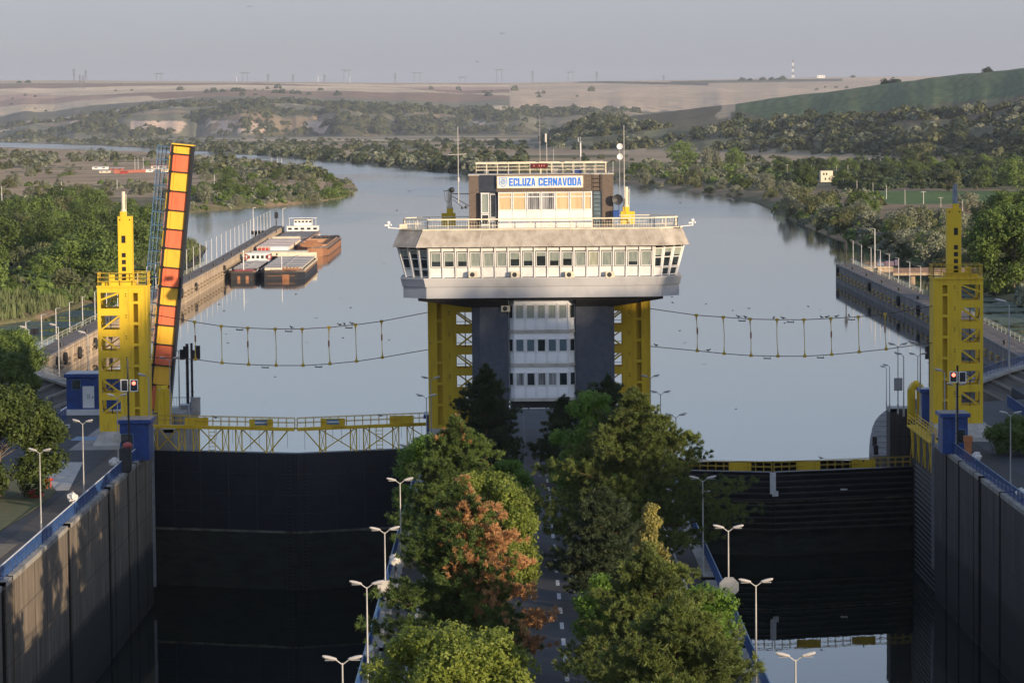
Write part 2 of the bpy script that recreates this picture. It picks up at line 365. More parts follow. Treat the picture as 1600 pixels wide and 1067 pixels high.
def land_col(X, D, x, z, land, d):
    Y = YH(X)+(H-z)*FPX/D
    c = np.zeros(X.shape+(3,)); c[:] = GREY
    n1 = vnoise(x/60, D/110, 41); n2 = vnoise(x/25, D/60, 42)
    dry = np.clip(.5+1.6*n1, 0, 1); c = mixc(np.broadcast_to(OLIVE, c.shape), np.broadcast_to(TAN*.8, c.shape), dry)
    c = mixc(c, np.broadcast_to(GRN, c.shape), np.clip((n2+.1)*1.5, 0, 1)*(D < 900))
    # left peninsula: dry brown pasture
    m = (X < 700) & (D > 1500) & (D < 5200) & (n1 > -.35); c[m] = (TAN*1.0+BRN*.3)*np.clip(.95+.35*n2[m], .55, 1.4)[:, None]
    # strips of field on the plain beyond the river
    st = np.floor((D+x*.35)/260+.6*vnoise(x/900, D/900, 9)); h = (np.sin(st*12.9898)*43758.5) % 1
    pl = (D > 2300) & (z < 0) & ((X > 560) | (D > 5200))
    pal = np.array([TAN, PALE*.8, GREY, OLIVE*1.3, TAN*.9, OLIVE])
    c[pl] = pal[(h[pl]*6).astype(int)]
    # green crop and ploughed land on the right bank
    m = (X > 1335) & (Y > 299) & (Y < 319) & (D < 2000); c[m] = (.105,.165,.05)
    m = (X > 1480) & (Y >= 319) & (Y < 352) & (D < 2000); c[m] = (.30,.20,.115)
    m = (X > 985) & (X < 1390) & (Y > 237) & (Y < 254) & (z < 0); c[m] = PALE*.82*np.clip(.95+.3*n1[m], .7, 1.3)[:, None]
    m = (X > 380) & (X < 830) & (np.abs(Y-219.5) < 1.6) & (z < 0); c[m] = PALE
    m = (X > 660) & (X < 840) & (np.abs(Y-231) < 3) & (z < 0); c[m] = TAN*1.1
    # right hill
    df = np.maximum(1900, 3400-(X-900)*1.34); t = (D-df)/1500
    hr = (z > 0) & (D < 7800) & (X > 780)
    c[hr] = SCR*1.35
    m = hr & (n1 > .12); c[m] = OLIVE*1.6
    edge = lerp(X, [1000,1150,1200,1300,1400,1500,1600,2100], [160,172,186,182,172,160,150,120])
    m = hr & (X > 1150) & (Y < edge) ; c[m] = (.13,.17,.075)
    rows = .9+.16*np.sin(Y*2.1+X*.02)
    c[m] *= rows[m][:, None]
    m = hr & (X > 1280) & (Y > edge) & (Y < edge+32) & (vnoise(x/220, D/40, 51) > .12); c[m] = BRN*.75
    m = hr & (X > 985) & (X <= 1140) & (Y < lerp(X, [985,1060,1140], [190,200,193])); c[m] = (.17,.145,.085)
    m = hr & (np.abs(X-1140-.5*(Y-165)*np.sin(Y*.2)) < 11) & (Y < 186); c[m] = PALE*.95
    m = hr & (X > 1250) & (np.abs(Y-(206-(X-1250)*.035)) < 1.6) & (X < 1480); c[m] = TAN
    # far hills: patchwork of fields, scrub on the bluff
    hl = (D >= 8300)
    cx = np.floor((x+D*.35+500*vnoise(x/3000, D/3000, 13))/1250); cy = np.floor((D-x*.15+400*vnoise(x/2500, D/2500, 14))/620)
    h = (np.sin(cx*127.1+cy*311.7)*43758.5) % 1
    pal = np.array([PINK, TAN, GREY*.8, PALE*.95, PINK*.75, GREY*.62, TAN*.9, BRN*.85, PALE*1.15])
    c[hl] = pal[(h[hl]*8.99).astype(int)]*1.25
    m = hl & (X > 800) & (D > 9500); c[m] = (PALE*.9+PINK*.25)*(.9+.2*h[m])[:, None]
    m = hl & (X > 1050) & (X < 1320) & (np.abs(Y-lerp(X, [1050,1320], [130,126])) < 2.0); c[m] = GREY*.7
    m = hl & (X > 900) & (X < 1110) & (np.abs(Y-lerp(X, [900,1110], [128.5,133])) < 1.7); c[m] = GREY*.55
    m = hl & (X < 400) & (Y < 131.5); c[m] = PALE
    bt = lerp(X, BL_X, BL_Y)
    sc = hl & (Y > bt-10*n1-4) & (D < 10400); c[sc] = SCR*1.1
    m = sc & (vnoise(x/200, D/160, 61) > .02); c[m] = GREY*.95
    m = sc & (vnoise(x/260, D/220, 62) > .28); c[m] = TAN*.85
    m = sc & (Y > 190) & (Y < 209) & (vnoise(x/46, D/300, 63) > .02) & (((X > 210) & (X < 530)) | (vnoise(x/90, D/300, 64) > .25)) & (D < 9100); c[m] = CLIFF
    # shore
    m = land & (d < np.where(D > 1500, 18, 5)) & (D < 6000); c[m] = np.where((n2[m] > .1)[:, None], TAN*.8, OLIVE)
    return c
def make_land():
    # rows evenly spaced in the picture for flat land, then along the hills
    Yr = np.linspace(660, 226, 520); D1 = 33.9*FPX/(Yr-191)
    D = np.concatenate([D1[D1 > 352], np.linspace(4800, 8300, 60), np.linspace(8320, 10400, 110), np.linspace(10450, 16000, 90)])
    D = np.unique(np.round(D, 1)); Xc = np.linspace(-520, 2120, 760)
    XX, DD = np.meshgrid(Xc, D); x = (XX-803)/FPX*DD
    z, land, d = land_z(x, DD)
    # the lock, its basins and the river bed lie lower
    z = np.where(DD < 356, -20, z)
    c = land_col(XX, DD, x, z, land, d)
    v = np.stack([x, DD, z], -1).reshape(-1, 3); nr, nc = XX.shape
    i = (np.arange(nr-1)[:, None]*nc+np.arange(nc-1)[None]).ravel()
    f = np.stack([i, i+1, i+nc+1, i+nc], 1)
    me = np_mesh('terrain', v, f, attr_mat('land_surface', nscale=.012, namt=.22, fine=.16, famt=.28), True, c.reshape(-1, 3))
    o = link_mesh('terrain', me, None); tag(o, kind='structure')
make_land()
# open water
WM = water_mat('river_water', (.028,.038,.042), .20, .55, .025)
m = MB(); m.quad((-7000,338,ZW),(7000,338,ZW),(7000,14000,ZW),(-7000,14000,ZW))
tag(m.build('river', WM), kind='structure')
WC = water_mat('chamber_water', (.006,.010,.008), .02, .35, .01, False)
for n_, x0, x1 in (('chamber_water', -37.5, -6.0), ('chamber_water', 10.6, 42.0)):
    m = MB(); m.quad((x0,-60,ZC),(x1,-60,ZC),(x1,331,ZC),(x0,331,ZC)); tag(m.build(n_, WC), kind='structure')

# unseen wooded rise added on the right, its crest shaped to shade the lock
def rise():
    ys = np.linspace(-260, 330, 120); xs = np.linspace(95, 330, 60); YY, XX = np.meshgrid(ys, xs, indexing='ij')
    top = lerp(YY, [-260,-120,-60,-30,3,14,36,46,56,79,93,107,125,147,200,260,300,330], [0,14,30,34,37,33,33,42,55,55,48,45,48,51,48,38,20,0])
    prof = np.interp(XX, [95,120,160,185,250,330], [0,.25,1,1,.6,.3])
    z = -1+top*prof+3.5*vnoise(XX/16, YY/11, 77)*prof
    nr, nc = XX.shape; i = (np.arange(nr-1)[:, None]*nc+np.arange(nc-1)[None]).ravel()
    f = np.stack([i, i+1, i+nc+1, i+nc], 1); v = np.stack([XX, YY, z], -1).reshape(-1, 3)
    me = np_mesh('shade_rise', v, f[:, ::-1], mat('shade_rise_grass', (.12,.12,.05), .95, col2=(.2,.16,.09), scale=.1), True)
    tag(link_mesh('shade_rise', me, None), kind='structure')
    pts = []
    for k in range(620):
        y = rnd.uniform(-200, 300); x = rnd.uniform(135, 215)
        zz = -1+float(lerp(y, [-260,-120,-60,-30,3,14,36,46,56,79,93,107,125,147,200,260,300,330], [0,14,30,34,37,33,33,42,55,55,48,45,48,51,48,38,20,0]))*float(np.interp(x, [95,120,160,185,250,330], [0,.25,1,1,.6,.3]))
        pts.append((x, y, zz, rnd.uniform(2.2, 4.6)))
    return pts
rise_pts = rise()
# ================================================================ VEGETATION
def quads(cen, nrm, size, asp=1.0, rs=nrs):
    """leaf quads: centres (n,3), normals (n,3), sizes (n,)"""
    n = len(cen); nrm = nrm/np.linalg.norm(nrm, axis=1, keepdims=True)
    a = np.cross(nrm, rs.normal(size=(n,3))); a /= np.linalg.norm(a, axis=1, keepdims=True)+1e-9; b = np.cross(nrm, a)
    a = a*size[:, None]*.5; b = b*size[:, None]*.5*asp
    v = np.stack([cen-a*.25-b, cen+a-b*.1, cen+a*.2+b, cen-a+b*.15], 1).reshape(-1, 3)
    return v, np.arange(4*n).reshape(-1, 4)
def crown_pts(clumps, per, rs, up=.25, jit=.55):
    """points on the shells of many clumps; clumps: (x,y,z,r)"""
    C = []; Nn = []
    for (x, y, z, r) in clumps:
        d = rs.normal(size=(per, 3)); d /= np.linalg.norm(d, axis=1, keepdims=True)
        rad = r*(1-.45*rs.rand(per)**2)[:, None]
        C.append(np.array((x,y,z))+d*rad*np.array((1,1,.8))); Nn.append(d+rs.normal(size=(per,3))*jit+np.array((0,0,up)))
    return np.concatenate(C), np.concatenate(Nn)
def tree_mesh(name, h, w, nclump, per, leaf, seed, m, low=.25, shape='round'):
    rs = np.random.RandomState(seed); cl = []
    for k in range(nclump):
        t = rs.rand()**.8; ang = rs.rand()*6.283; rr = w/2*math.sqrt(rs.rand())
        if shape == 'round': prof = math.sin(math.pi*(.12+.80*t))**.6
        elif shape == 'cone': prof = (1-t)**.8*1.05+.08
        elif shape == 'bush': prof = math.cos(t*1.35)**.7
        rr *= prof; z = h*(low+(1-low)*t)*.93
        cl.append((rr*math.cos(ang), rr*math.sin(ang), z, w*(.13+.09*rs.rand())*(1.0 if shape != 'cone' else .4+.6*prof)))
    c, n = crown_pts(cl, per, rs)
    c[:, 2] = np.maximum(c[:, 2], .15*h*low)
    v, f = quads(c, n, leaf*(.7+.6*rs.rand(len(c))), rs=rs)
    return np_mesh(name, v, f, m), cl
LM = {
 'silver': leafmat('silver_willow_leaves', (.25,.26,.175), (.16,.175,.11), .3, .35, .15),
 'green': leafmat('bank_tree_leaves', (.15,.21,.05), (.085,.125,.032), .35, .35, .32),
 'olive': leafmat('scrub_leaves', (.18,.195,.085), (.105,.12,.052), .3, .3, .2),
 'dark': leafmat('poplar_leaves', (.07,.10,.042), (.045,.066,.03), .25, .3, .15),
}
bark = M['bark_grey']
kinds = []
spec = [('silver','round',7,8,26,46,.62),('silver','bush',5,8,22,44,.6),('green','round',9,9,30,50,.62),('green','bush',6.5,9,26,50,.6),
        ('olive','round',7.5,8,28,44,.6),('olive','bush',4.5,7.5,22,40,.58),('dark','round',11,8,30,44,.7),('green','round',8,10,34,46,.6)]
for i, (mk, sh, h, w, nc_, per, lf) in enumerate(spec):
    me, _ = tree_mesh('foliage', h, w, nc_, per*2, lf*.7, 100+i, LM[mk], low=.02 if sh == 'bush' else .12, shape=sh)
    t = MB(); t.tube((0,0,-.5), (.1,.1,h*.5), .22, .1, 6)
    for a in (0.4, 2.4, 4.5): t.tube((0,0,h*.22), (math.cos(a)*w*.22, math.sin(a)*w*.22, h*.55), .11, .05, 5)
    tm = bpy.data.meshes.new('trunk'); tm.from_pydata(t.v, [], t.f); tm.materials.append(bark)
    kinds.append((mk, sh, me, tm, h, w))
def bank_tree(x, y, z, s, k, name, label, group, cat='tree', trunk=True):
    mk, sh, me, tm, h, w = kinds[k]
    o = empty(name, (x, y, z-.1), rnd.uniform(0, 6.28), label, cat, group)
    o.scale = (s*rnd.uniform(.9,1.15), s*rnd.uniform(.9,1.15), s*rnd.uniform(.85,1.15))
    c = bpy.data.objects.new('crown', me); COL.objects.link(c); c.parent = o
    if trunk:
        c = bpy.data.objects.new('trunk', tm); COL.objects.link(c); c.parent = o
    return o
def px_scatter(poly, n, seed, zland=True):
    """random ground points, evenly spread in the picture inside a pixel polygon, returned as world x,y,z"""
    rs = np.random.RandomState(seed); P = np.array(poly, float)
    X = rs.uniform(P[:,0].min(), P[:,0].max(), n*6); Y = rs.uniform(P[:,1].min(), P[:,1].max(), n*6)
    k = inside(P, X, Y); X = X[k][:n]; Y = Y[k][:n]
    w = np.array([tuple(G(a, b, -3.8)) for a, b in zip(X, Y)]); z, land, d = land_z(w[:,0], w[:,1])
    keep = land & (d > 1.5)
    # clearings round the white house, the huts and the crop field
    keep &= ~((np.abs(X-1290) < 24) & (Y > 282) & (Y < 312)) & ~((X > 138) & (X < 270) & (Y > 262) & (Y < 284)) & ~((X > 1375) & (Y > 298) & (Y < 346))
    return w[keep,0], w[keep,1], z[keep], X[keep], Y[keep]
def thin(x, y, mind):
    """drop points closer than mind(i) to an earlier one"""
    out = []; 
    for i in range(len(x)):
        ok = True
        for j in out[-400:]:
            if abs(x[i]-x[j]) < mind and abs(y[i]-y[j]) < mind*2.2: ok = False; break
        if ok: out.append(i)
    return out
stuff = {'silver': [], 'green': [], 'olive': [], 'dark': []}   # far-off growth, as (x,y,z,r)
def bank(poly, n, seed, ks, smin, smax, mind, label, group, name, cat='tree'):
    x, y, z, X, Y = px_scatter(poly, n, seed); idx = thin(x, y, mind); c = 0
    for i in idx:
        s = rnd.uniform(smin, smax)
        bank_tree(x[i], y[i], z[i], s, rnd.choice(ks), name, label, group, cat, trunk=True); c += 1
    return c
# near growth on the left bank: one by one
nb = []
nb.append(bank([(-60,330),(200,330),(236,385),(238,432),(120,452),(-60,470)], 150, 1, [2,3,7,2,4,5], .7, 1.35, 7, 'leafy green tree in the dense thicket behind the yellow tower and upright bridge', 'green trees of the thicket beside the lock basin', 'thicket_tree'))
nb.append(bank([(-60,270),(180,270),(300,300),(250,330),(-60,335)], 70, 2, [0,1,4,5], .6, 1.2, 17, 'silvery bush on the dry ground between the thicket and the huts', 'silvery bushes on the dry ground', 'silver_bush', 'bush'))
nb.append(bank([(300,268),(420,262),(540,284),(555,300),(430,318),(300,326)], 110, 3, [0,1,3,7], .7, 1.05, 12, 'grey-green willow on the low spit beyond the raised bridge', 'willows on the spit of land', 'willow_tree'))
# right bank, one by one
nb.append(bank([(1215,322),(1330,318),(1400,346),(1600,362),(1660,440),(1560,452),(1480,428),(1340,378),(1262,352)], 150, 4, [0,1,4,5,3], .8, 1.2, 8, 'silvery green willow on the river bank beyond the mooring wall with the bridge', 'willows on the bank beyond the mooring wall', 'willow_tree'))
nb.append(bank([(985,272),(1060,268),(1200,290),(1260,312),(1230,338),(1180,312),(1100,300),(985,287)], 110, 5, [0,0,1,5,3], .8, 1.2, 12, 'pale willow at the water edge between the control tower and the white house', 'pale willows along the far bend', 'willow_tree'))
nb.append(bank([(1200,270),(1600,262),(1660,300),(1380,300),(1200,300)], 130, 6, [6,6,2], .9, 1.25, 12, 'dark poplar in the tree belt behind the white house and green field', 'dark poplars of the tree belt', 'poplar_tree'))
for (X, Y, s, k) in ((1560,338,1.25,1),(1612,350,1.2,1),(1510,330,1.1,0),(1484,300,1.6,4)):
    g = G(X, Y, -3.6); bank_tree(g.x, g.y, -3.6, s, k, 'oleaster_tree', {1560:'round silvery tree alone on the ploughed strip at the green field',1612:'round silvery tree cut by the picture edge beside the ploughed strip',1510:'small silvery tree at the green field beside a round one',1484:'tall olive-grey tree behind the mast of the shaded yellow tower'}[X], None)
for (X, Y, s, k, l) in ((1065,262,2.0,7,'big rounded dark tree at the edge of the tan field beyond the bend'),(1110,264,1.9,0,'broad silvery tree beside the big rounded dark one beyond the bend'),(1150,262,1.5,2,'green tree at the edge of the tan field beyond the pale willows'),(1445,262,2.2,4,'wide olive tree standing above the dark poplar belt'),(1590,300,1.6,2,'dark leafy tree above the shaded yellow tower railing at the picture edge')):
    g = G(X, Y, -3.6); bank_tree(g.x, g.y, -3.6, s, k, 'field_tree', l, None)
# far-off growth
def far(poly, n, seed, kinds_, r0, r1):
    x, y, z, X, Y = px_scatter(poly, n, seed); rs = np.random.RandomState(seed)
    for i in range(len(x)): stuff[kinds_[rs.randint(len(kinds_))]].append((x[i], y[i], z[i], rs.uniform(r0, r1)))
far([(-60,236),(120,240),(250,246),(350,250),(420,256),(500,270),(545,284),(420,280),(300,272),(250,250),(-60,262)], 330, 11, ['silver','olive','olive'], 3, 6)
far([(-60,262),(260,255),(300,300),(300,330),(-60,330)], 90, 12, ['silver','olive','green'], 1.5, 3.5)
far([(-60,238),(90,242),(80,262),(-60,270)], 130, 19, ['silver','olive'], 3, 6)
far([(-60,335),(240,330),(240,445),(-60,480)], 900, 13, ['green','green','olive'], 1.6, 3.0)
far([(300,290),(545,292),(560,300),(430,324),(300,332)], 420, 14, ['green','green','silver'], 1.2, 2.6)
far([(-60,214),(150,219),(300,226),(500,238),(700,255),(820,262),(820,276),(700,267),(500,249),(300,235),(100,226),(-60,222)], 1150, 15, ['olive','olive','dark','silver'], 4, 7.5)
far([(-60,210),(820,222),(820,262),(500,236),(-60,214)], 420, 16, ['olive','dark'], 3.5, 7)
far([(820,262),(985,276),(1220,318),(1600,420),(1660,470),(1600,476),(1480,434),(1350,382),(1240,346),(1180,316),(980,288),(820,278)], 1100, 17, ['green','olive','silver'], 1.4, 3.2)
far([(985,258),(1200,262),(1250,300),(1100,286),(985,276)], 260, 18, ['silver','olive','green'], 2.5, 5)
far([(1180,262),(1600,252),(1660,290),(1330,300),(1200,296)], 420, 20, ['dark'], 3, 5.5)
far([(1230,300),(1330,300),(1500,345),(1660,350),(1660,420),(1300,350)], 420, 21, ['silver','olive','green'], 1.4, 3.0)
far([(600,240),(1000,244),(1600,250),(1600,256),(1000,256),(600,262)], 45, 22, ['olive','dark'], 3, 6)
far([(1600,340),(1850,350),(1850,560),(1660,478),(1600,440)], 500, 23, ['silver','olive','green'], 1.6, 3.6)
far([(-60,300),(-260,300),(-260,540),(-60,500)], 500, 24, ['silver','olive','green'], 1.8, 3.8)
def hill_far(X0, X1, D0, D1, n, seed, ks, r0, r1, cond):
    rs = np.random.RandomState(seed); X = rs.uniform(X0, X1, n); D = D0+(D1-D0)*rs.rand(n)
    z = height(X, D); Y = YH(X)+(H-z)*FPX/D; x = (X-803)/FPX*D; k = cond(X, Y, D, x, z)
    for i in np.where(k)[0]: stuff[ks[rs.randint(len(ks))]].append((x[i], D[i], z[i], rs.uniform(r0, r1)))
edgeY = lambda X: lerp(X, [820,985,1060,1140,1200,1300,1400,1500,1600,2100], [150,190,200,193,187,184,178,172,168,140])
hill_far(805, 1680, 1950, 5000, 12000, 31, ['olive','olive','dark','dark','olive','silver'], 3.5, 8, lambda X,Y,D,x,z: (z > -1) & (Y > edgeY(X)+6*vnoise(x/100,D/100,71)) & (vnoise(x/150, D/160, 72) > -.05))
hill_far(900, 1680, 1950, 3100, 1600, 33, ['dark','olive'], 4, 8, lambda X,Y,D,x,z: (z > -3) & (z < 14))
hill_far(-80, 1000, 8400, 10100, 5200, 32, ['olive','dark','olive'], 7, 14, lambda X,Y,D,x,z: (z > -2) & (Y > lerp(X, BL_X, BL_Y)-6) & (vnoise(x/200, D/160, 61) < .12))
hill_far(-80, 1700, 10200, 13900, 260, 34, ['olive','dark'], 8, 15, lambda X,Y,D,x,z: (vnoise(x/500, D/500, 66) > .2))
for (X, Y, n, sp) in ((340,165,9,14),(375,170,8,12),(460,141,9,30),(45,128,8,10),(1215,122,16,22),(1165,124,8,12),(1395,115,14,12),(1545,105,6,6)):
    for k in range(n):
        XX = X+rnd.uniform(-sp, sp); D = 13600 if Y < 131 and X < 1300 else 11000
        if X > 1300: D = max(1900, 3400-(XX-900)*1.34)+1490
        z = float(height(np.array([XX]), np.array([float(D)]))[0]); stuff['dark'].append(((XX-803)/FPX*D, D, z, rnd.uniform(9, 14) if D > 9000 else rnd.uniform(3, 5)))
def build_stuff():
    rs = np.random.RandomState(5); tot = 0
    for mk, name, lab in (('silver','silver_scrub',''),('green','bank_scrub',''),('olive','olive_scrub',''),('dark','dark_woods','')):
        A = np.array(stuff[mk]); n = len(A); per = np.where(A[:,1] > 1400, 95, 120)
        idx = np.repeat(np.arange(n), per); c0 = A[idx, :3]; r = (A[:, 3]*(.55+.9*rs.rand(n)**1.5))[idx]
        d = rs.normal(size=(len(idx), 3)); d /= np.linalg.norm(d, axis=1, keepdims=True); d[:, 2] = np.abs(d[:, 2])*1.15-.15
        sc = .8+.5*((idx*7919 % 97)/97.)
        cen = c0+d*r[:, None]*(1-.35*rs.rand(len(idx))[:, None])*np.stack([np.ones(len(idx)), np.ones(len(idx)), sc], 1)
        v, f = quads(cen, d+rs.normal(size=d.shape)*.45+np.array((0,0,.2)), r*.42*(.6+.7*rs.rand(len(idx))), rs=rs)
        o = link_mesh(name, np_mesh(name, v, f, LM[mk]), None); tag(o, {'silver':'silvery scrub spread over the far banks','green':'green undergrowth along the river banks','olive':'olive scrub over the far banks and hillsides','dark':'dark woods on the hills and behind the plain'}[mk], 'scrub', kind='stuff'); tot += len(f)
    return tot
nstuff = build_stuff()
# unseen wood added on the shading rise, breaking up its shadow edge
def rise_wood():
    rs = np.random.RandomState(9); A = np.array(rise_pts); idx = np.repeat(np.arange(len(A)), 90); r = A[idx, 3]
    d = rs.normal(size=(len(idx), 3)); d /= np.linalg.norm(d, axis=1, keepdims=True)
    cen = A[idx, :3]+np.array((0,0,3.))+d*r[:, None]*(.5+.5*rs.rand(len(idx))[:, None]); v, f = quads(cen, d, r*.38, rs=rs)
    tag(link_mesh('shade_rise_woods', np_mesh('shade_rise_woods', v, f, LM['dark']), None), 'unseen wood added on the rise to shade the lock', 'wood', kind='stuff')
rise_wood()
# reeds along the water
def reeds():
    rs = np.random.RandomState(3); pts = []
    for poly, n in (([(-60,430),(150,415),(240,400),(245,442),(150,474),(60,500),(-60,516)], 5200), ([(225,372),(300,378),(326,388),(318,402),(290,428),(240,440),(240,380)], 1700), ([(300,322),(430,314),(552,294),(562,299),(500,316),(300,334)], 1500),
                    ([(1240,330),(1350,370),(1480,418),(1600,455),(1650,490),(1540,462),(1350,385),(1240,348)], 1500)):
        x, y, z, X, Y = px_scatter(poly, n, rs.randint(999)); pts.append(np.stack([x, y, z], 1))
    P = np.concatenate(pts); n = len(P)*3; P = np.repeat(P, 3, 0)+np.concatenate([rs.normal(size=(n,2))*.7, np.zeros((n,1))], 1)
    h = rs.uniform(1.1, 2.6, n); a = rs.uniform(0, 3.14, n); w = rs.uniform(.12, .3, n); lean = rs.normal(size=(n,2))*.35
    dx = np.stack([np.cos(a)*w, np.sin(a)*w, a*0], 1); top = P+np.concatenate([lean, h[:, None]], 1)
    v = np.stack([P-dx, P+dx, top+dx*.3, top-dx*.3], 1).reshape(-1, 3)
    rm = leafmat('reed_leaves', (.16,.19,.075), (.10,.12,.045), .3, .05, 0)
    tag(link_mesh('reeds', np_mesh('reeds', v, np.arange(4*n).reshape(-1, 4), rm), None), 'tall green reeds along the shallow banks', 'reeds', kind='stuff')
reeds()
# floating duckweed in the still water behind the mooring walls
def duckweed():
    for poly, sd in (([(-60,498),(150,470),(156,498),(110,512),(40,540),(0,560),(-60,585)], 5), ([(1500,445),(1600,478),(1650,500),(1650,640),(1600,580),(1560,520),(1500,470)], 6)):
        P = np.array(poly, float); gx, gy = np.meshgrid(np.arange(P[:,0].min(), P[:,0].max(), 2.2), np.arange(P[:,1].min(), P[:,1].max(), 1.1)); gx = gx.ravel(); gy = gy.ravel()
        k = inside(P, gx, gy); gx = gx[k]; gy = gy[k]; w = np.array([tuple(G(a, b, ZW)) for a, b in zip(gx, gy)])
        nn = vnoise(w[:,0]/16, w[:,1]/5, sd) ; z, land, d = land_z(w[:,0], w[:,1]); k = (~land) & (nn > -.12+d*.006); w = w[k]
        w[:, 2] = ZW+.012; n = len(w); hx = np.array((.45,0,0)); hy = np.array((0,1.0,0))
        w = w+np.concatenate([nrs.normal(size=(n,2))*.2, np.zeros((n,1))], 1); w[:, 2] += np.arange(n) % 7*.002
        v = np.stack([w-hx-hy, w+hx-hy*.7, w+hx+hy, w-hx+hy*.8], 1).reshape(-1, 3)
        tag(link_mesh('duckweed', np_mesh('duckweed', v, np.arange(4*n).reshape(-1, 4), mat('duckweed_cover', (.11,.15,.075), .7, col2=(.07,.095,.05), scale=.3, coords='World')), None), 'green duckweed floating on the still side water', 'duckweed', kind='stuff')
duckweed()
# ================================================================ THE LOCK
XL0, XL1, XR0, XR1 = -34.2, -8.8, 13.5, 39.4     # faces of the four chamber walls
ZB = -18.0
def stain_mat(name, top, low, wet):
    """concrete: vertical weather streaks, lift joints, algae up to the high-water mark"""
    m = bpy.data.materials.new(name); m.use_nodes = True; nt = m.node_tree; L = nt.links
    b = nt.nodes['Principled BSDF']; b.inputs['Roughness'].default_value = .85
    g = N(nt, 'ShaderNodeNewGeometry')
    def noise(scale, st, det=5):
        mp = N(nt, 'ShaderNodeMapping'); mp.inputs['Scale'].default_value = st; L.new(g.outputs['Position'], mp.inputs[0])
        n = N(nt, 'ShaderNodeTexNoise', Scale=scale, Detail=det, Roughness=.65); L.new(mp.outputs[0], n.inputs['Vector']); return n.outputs['Fac']
    def rng(s, a, c, lo=0, hi=1):
        r = N(nt, 'ShaderNodeMapRange'); r.inputs[1].default_value = a; r.inputs[2].default_value = c; r.inputs[3].default_value = lo; r.inputs[4].default_value = hi; L.new(s, r.inputs[0]); return r.outputs[0]
    def mixn(f, a, c):
        x = N(nt, 'ShaderNodeMix', data_type='RGBA'); L.new(f, x.inputs[0])
        for i, q in ((6, a), (7, c)):
            if isinstance(q, tuple): x.inputs[i].default_value = (*q, 1)
            else: L.new(q, x.inputs[i])
        return x.outputs[2]
    streak = rng(noise(1.0, (1, 1.3, .09)), .42, .62)
    blotch = rng(noise(.35, (1, 1, .7)), .4, .65)
    c = mixn(streak, top, tuple(q*.36 for q in top)); c = mixn(blotch, c, tuple(q*.6 for q in top))
    sx = N(nt, 'ShaderNodeSeparateXYZ'); L.new(g.outputs['Position'], sx.inputs[0])
    wob = N(nt, 'ShaderNodeMath', operation='MULTIPLY_ADD'); L.new(noise(.8, (1, 1, .15)), wob.inputs[0]); wob.inputs[1].default_value = 1.6; L.new(sx.outputs['Z'], wob.inputs[2])
    c = mixn(rng(wob.outputs[0], -7.6, -8.4), c, low); c = mixn(rng(wob.outputs[0], -12.2, -13.2), c, wet)
    # lift joints
    fr = N(nt, 'ShaderNodeMath', operation='PINGPONG'); L.new(sx.outputs['Z'], fr.inputs[0]); fr.inputs[1].default_value = 1.45
    c = mixn(rng(fr.outputs[0], .03, .07, .55, 0), c, (.02,.02,.018))
    L.new(c, b.inputs['Base Color'])
    bp = N(nt, 'ShaderNodeBump', Strength=.5, Distance=.06); L.new(noise(2, (1,1,.4)), bp.inputs['Height']); L.new(bp.outputs[0], b.inputs['Normal'])
    return m
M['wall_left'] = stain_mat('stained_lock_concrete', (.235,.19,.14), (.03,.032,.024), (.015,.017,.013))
M['lock_wall_shaded'] = stain_mat('shaded_lock_concrete', (.085,.074,.064), (.022,.022,.019), (.011,.012,.010))  # same concrete darkened: the shade on these walls is in its colour
def lock_wall(face, back, ys, y0, y1, label, name='lock_wall', m=None, slot=1.5, coping=True):
    """vertical wall with floating-bollard recesses at ys; face toward the chamber"""
    s = 1 if back < face else -1      # outward direction of the face
    p = [(face, y0)]
    for y, w in ys: p += [(face, y-w/2), (face-s*1.3, y-w/2), (face-s*1.3, y+w/2), (face, y+w/2)]
    p += [(face, y1), (back, y1), (back, y0)]
    if s < 0: p = p[::-1]
    b = MB(); b.prism(p, ZB, -.02); o = b.build(name, m or M['wall_left']); tag(o, label, 'lock wall')
    if ys:
        q = MB()
        for y, w in ys:
            for yy in (y-w/2, y+w/2-.09): q.box(min(face-s*.08,face-s*1.25), max(face-s*.08,face-s*1.25), yy+.003, yy+.085, ZB+.1, -.5)
            q.box(min(face-s*1.2,face-s*1.29), max(face-s*1.2,face-s*1.29), y-w/2+.1, y+w/2-.1, ZB+.1, -.5)
        q.build('slot_shade_lining', M['black'], o)  # black lining added so the recesses look deep in shade
    if coping:
        yy = [y0]+[q for y, w in ys for q in (y-w/2, y+w/2)]+[y1]
        c = MB()
        for a, e in zip(yy[::2], yy[1::2]): c.box(min(face+s*.05, face-s*1.0), max(face+s*.05, face-s*1.0), a, e, -.35, .012)
        cb = c.build('coping', M['concrete'], o)
    return o
slL = [(170,1.6),(190,1.2),(207.5,1.9),(211.3,.7),(238.5,1.7),(262.5,1.7),(265.6,.7),(275.5,1.2),(281.5,1.0),(288.5,.6)]
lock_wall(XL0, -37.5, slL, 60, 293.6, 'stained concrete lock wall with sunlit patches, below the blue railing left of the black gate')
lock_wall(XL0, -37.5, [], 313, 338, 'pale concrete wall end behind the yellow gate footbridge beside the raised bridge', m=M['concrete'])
lock_wall(XR1, 43, [(180,1.6),(208,1.6),(238.0,1.6),(253.5,1.0),(264.5,1.6),(268.0,.6),(277,1.0),(285,1.0)], 60, 293, 'dark shaded lock wall under the blue railing on the side of the shaded yellow tower', m=M['lock_wall_shaded'])
lock_wall(XR1, 43, [], 327.8, 331, 'dark concrete wall end with a flat top beside the ribbed gate', m=M['lock_wall_shaded'])
lock_wall(XL1, -5, [(y, 1.4) for y in (150,180,207,238,262,281)], 60, 294, 'long middle wall beside the deep chamber of the black gate, tree row above', m=M['lock_wall_shaded'])
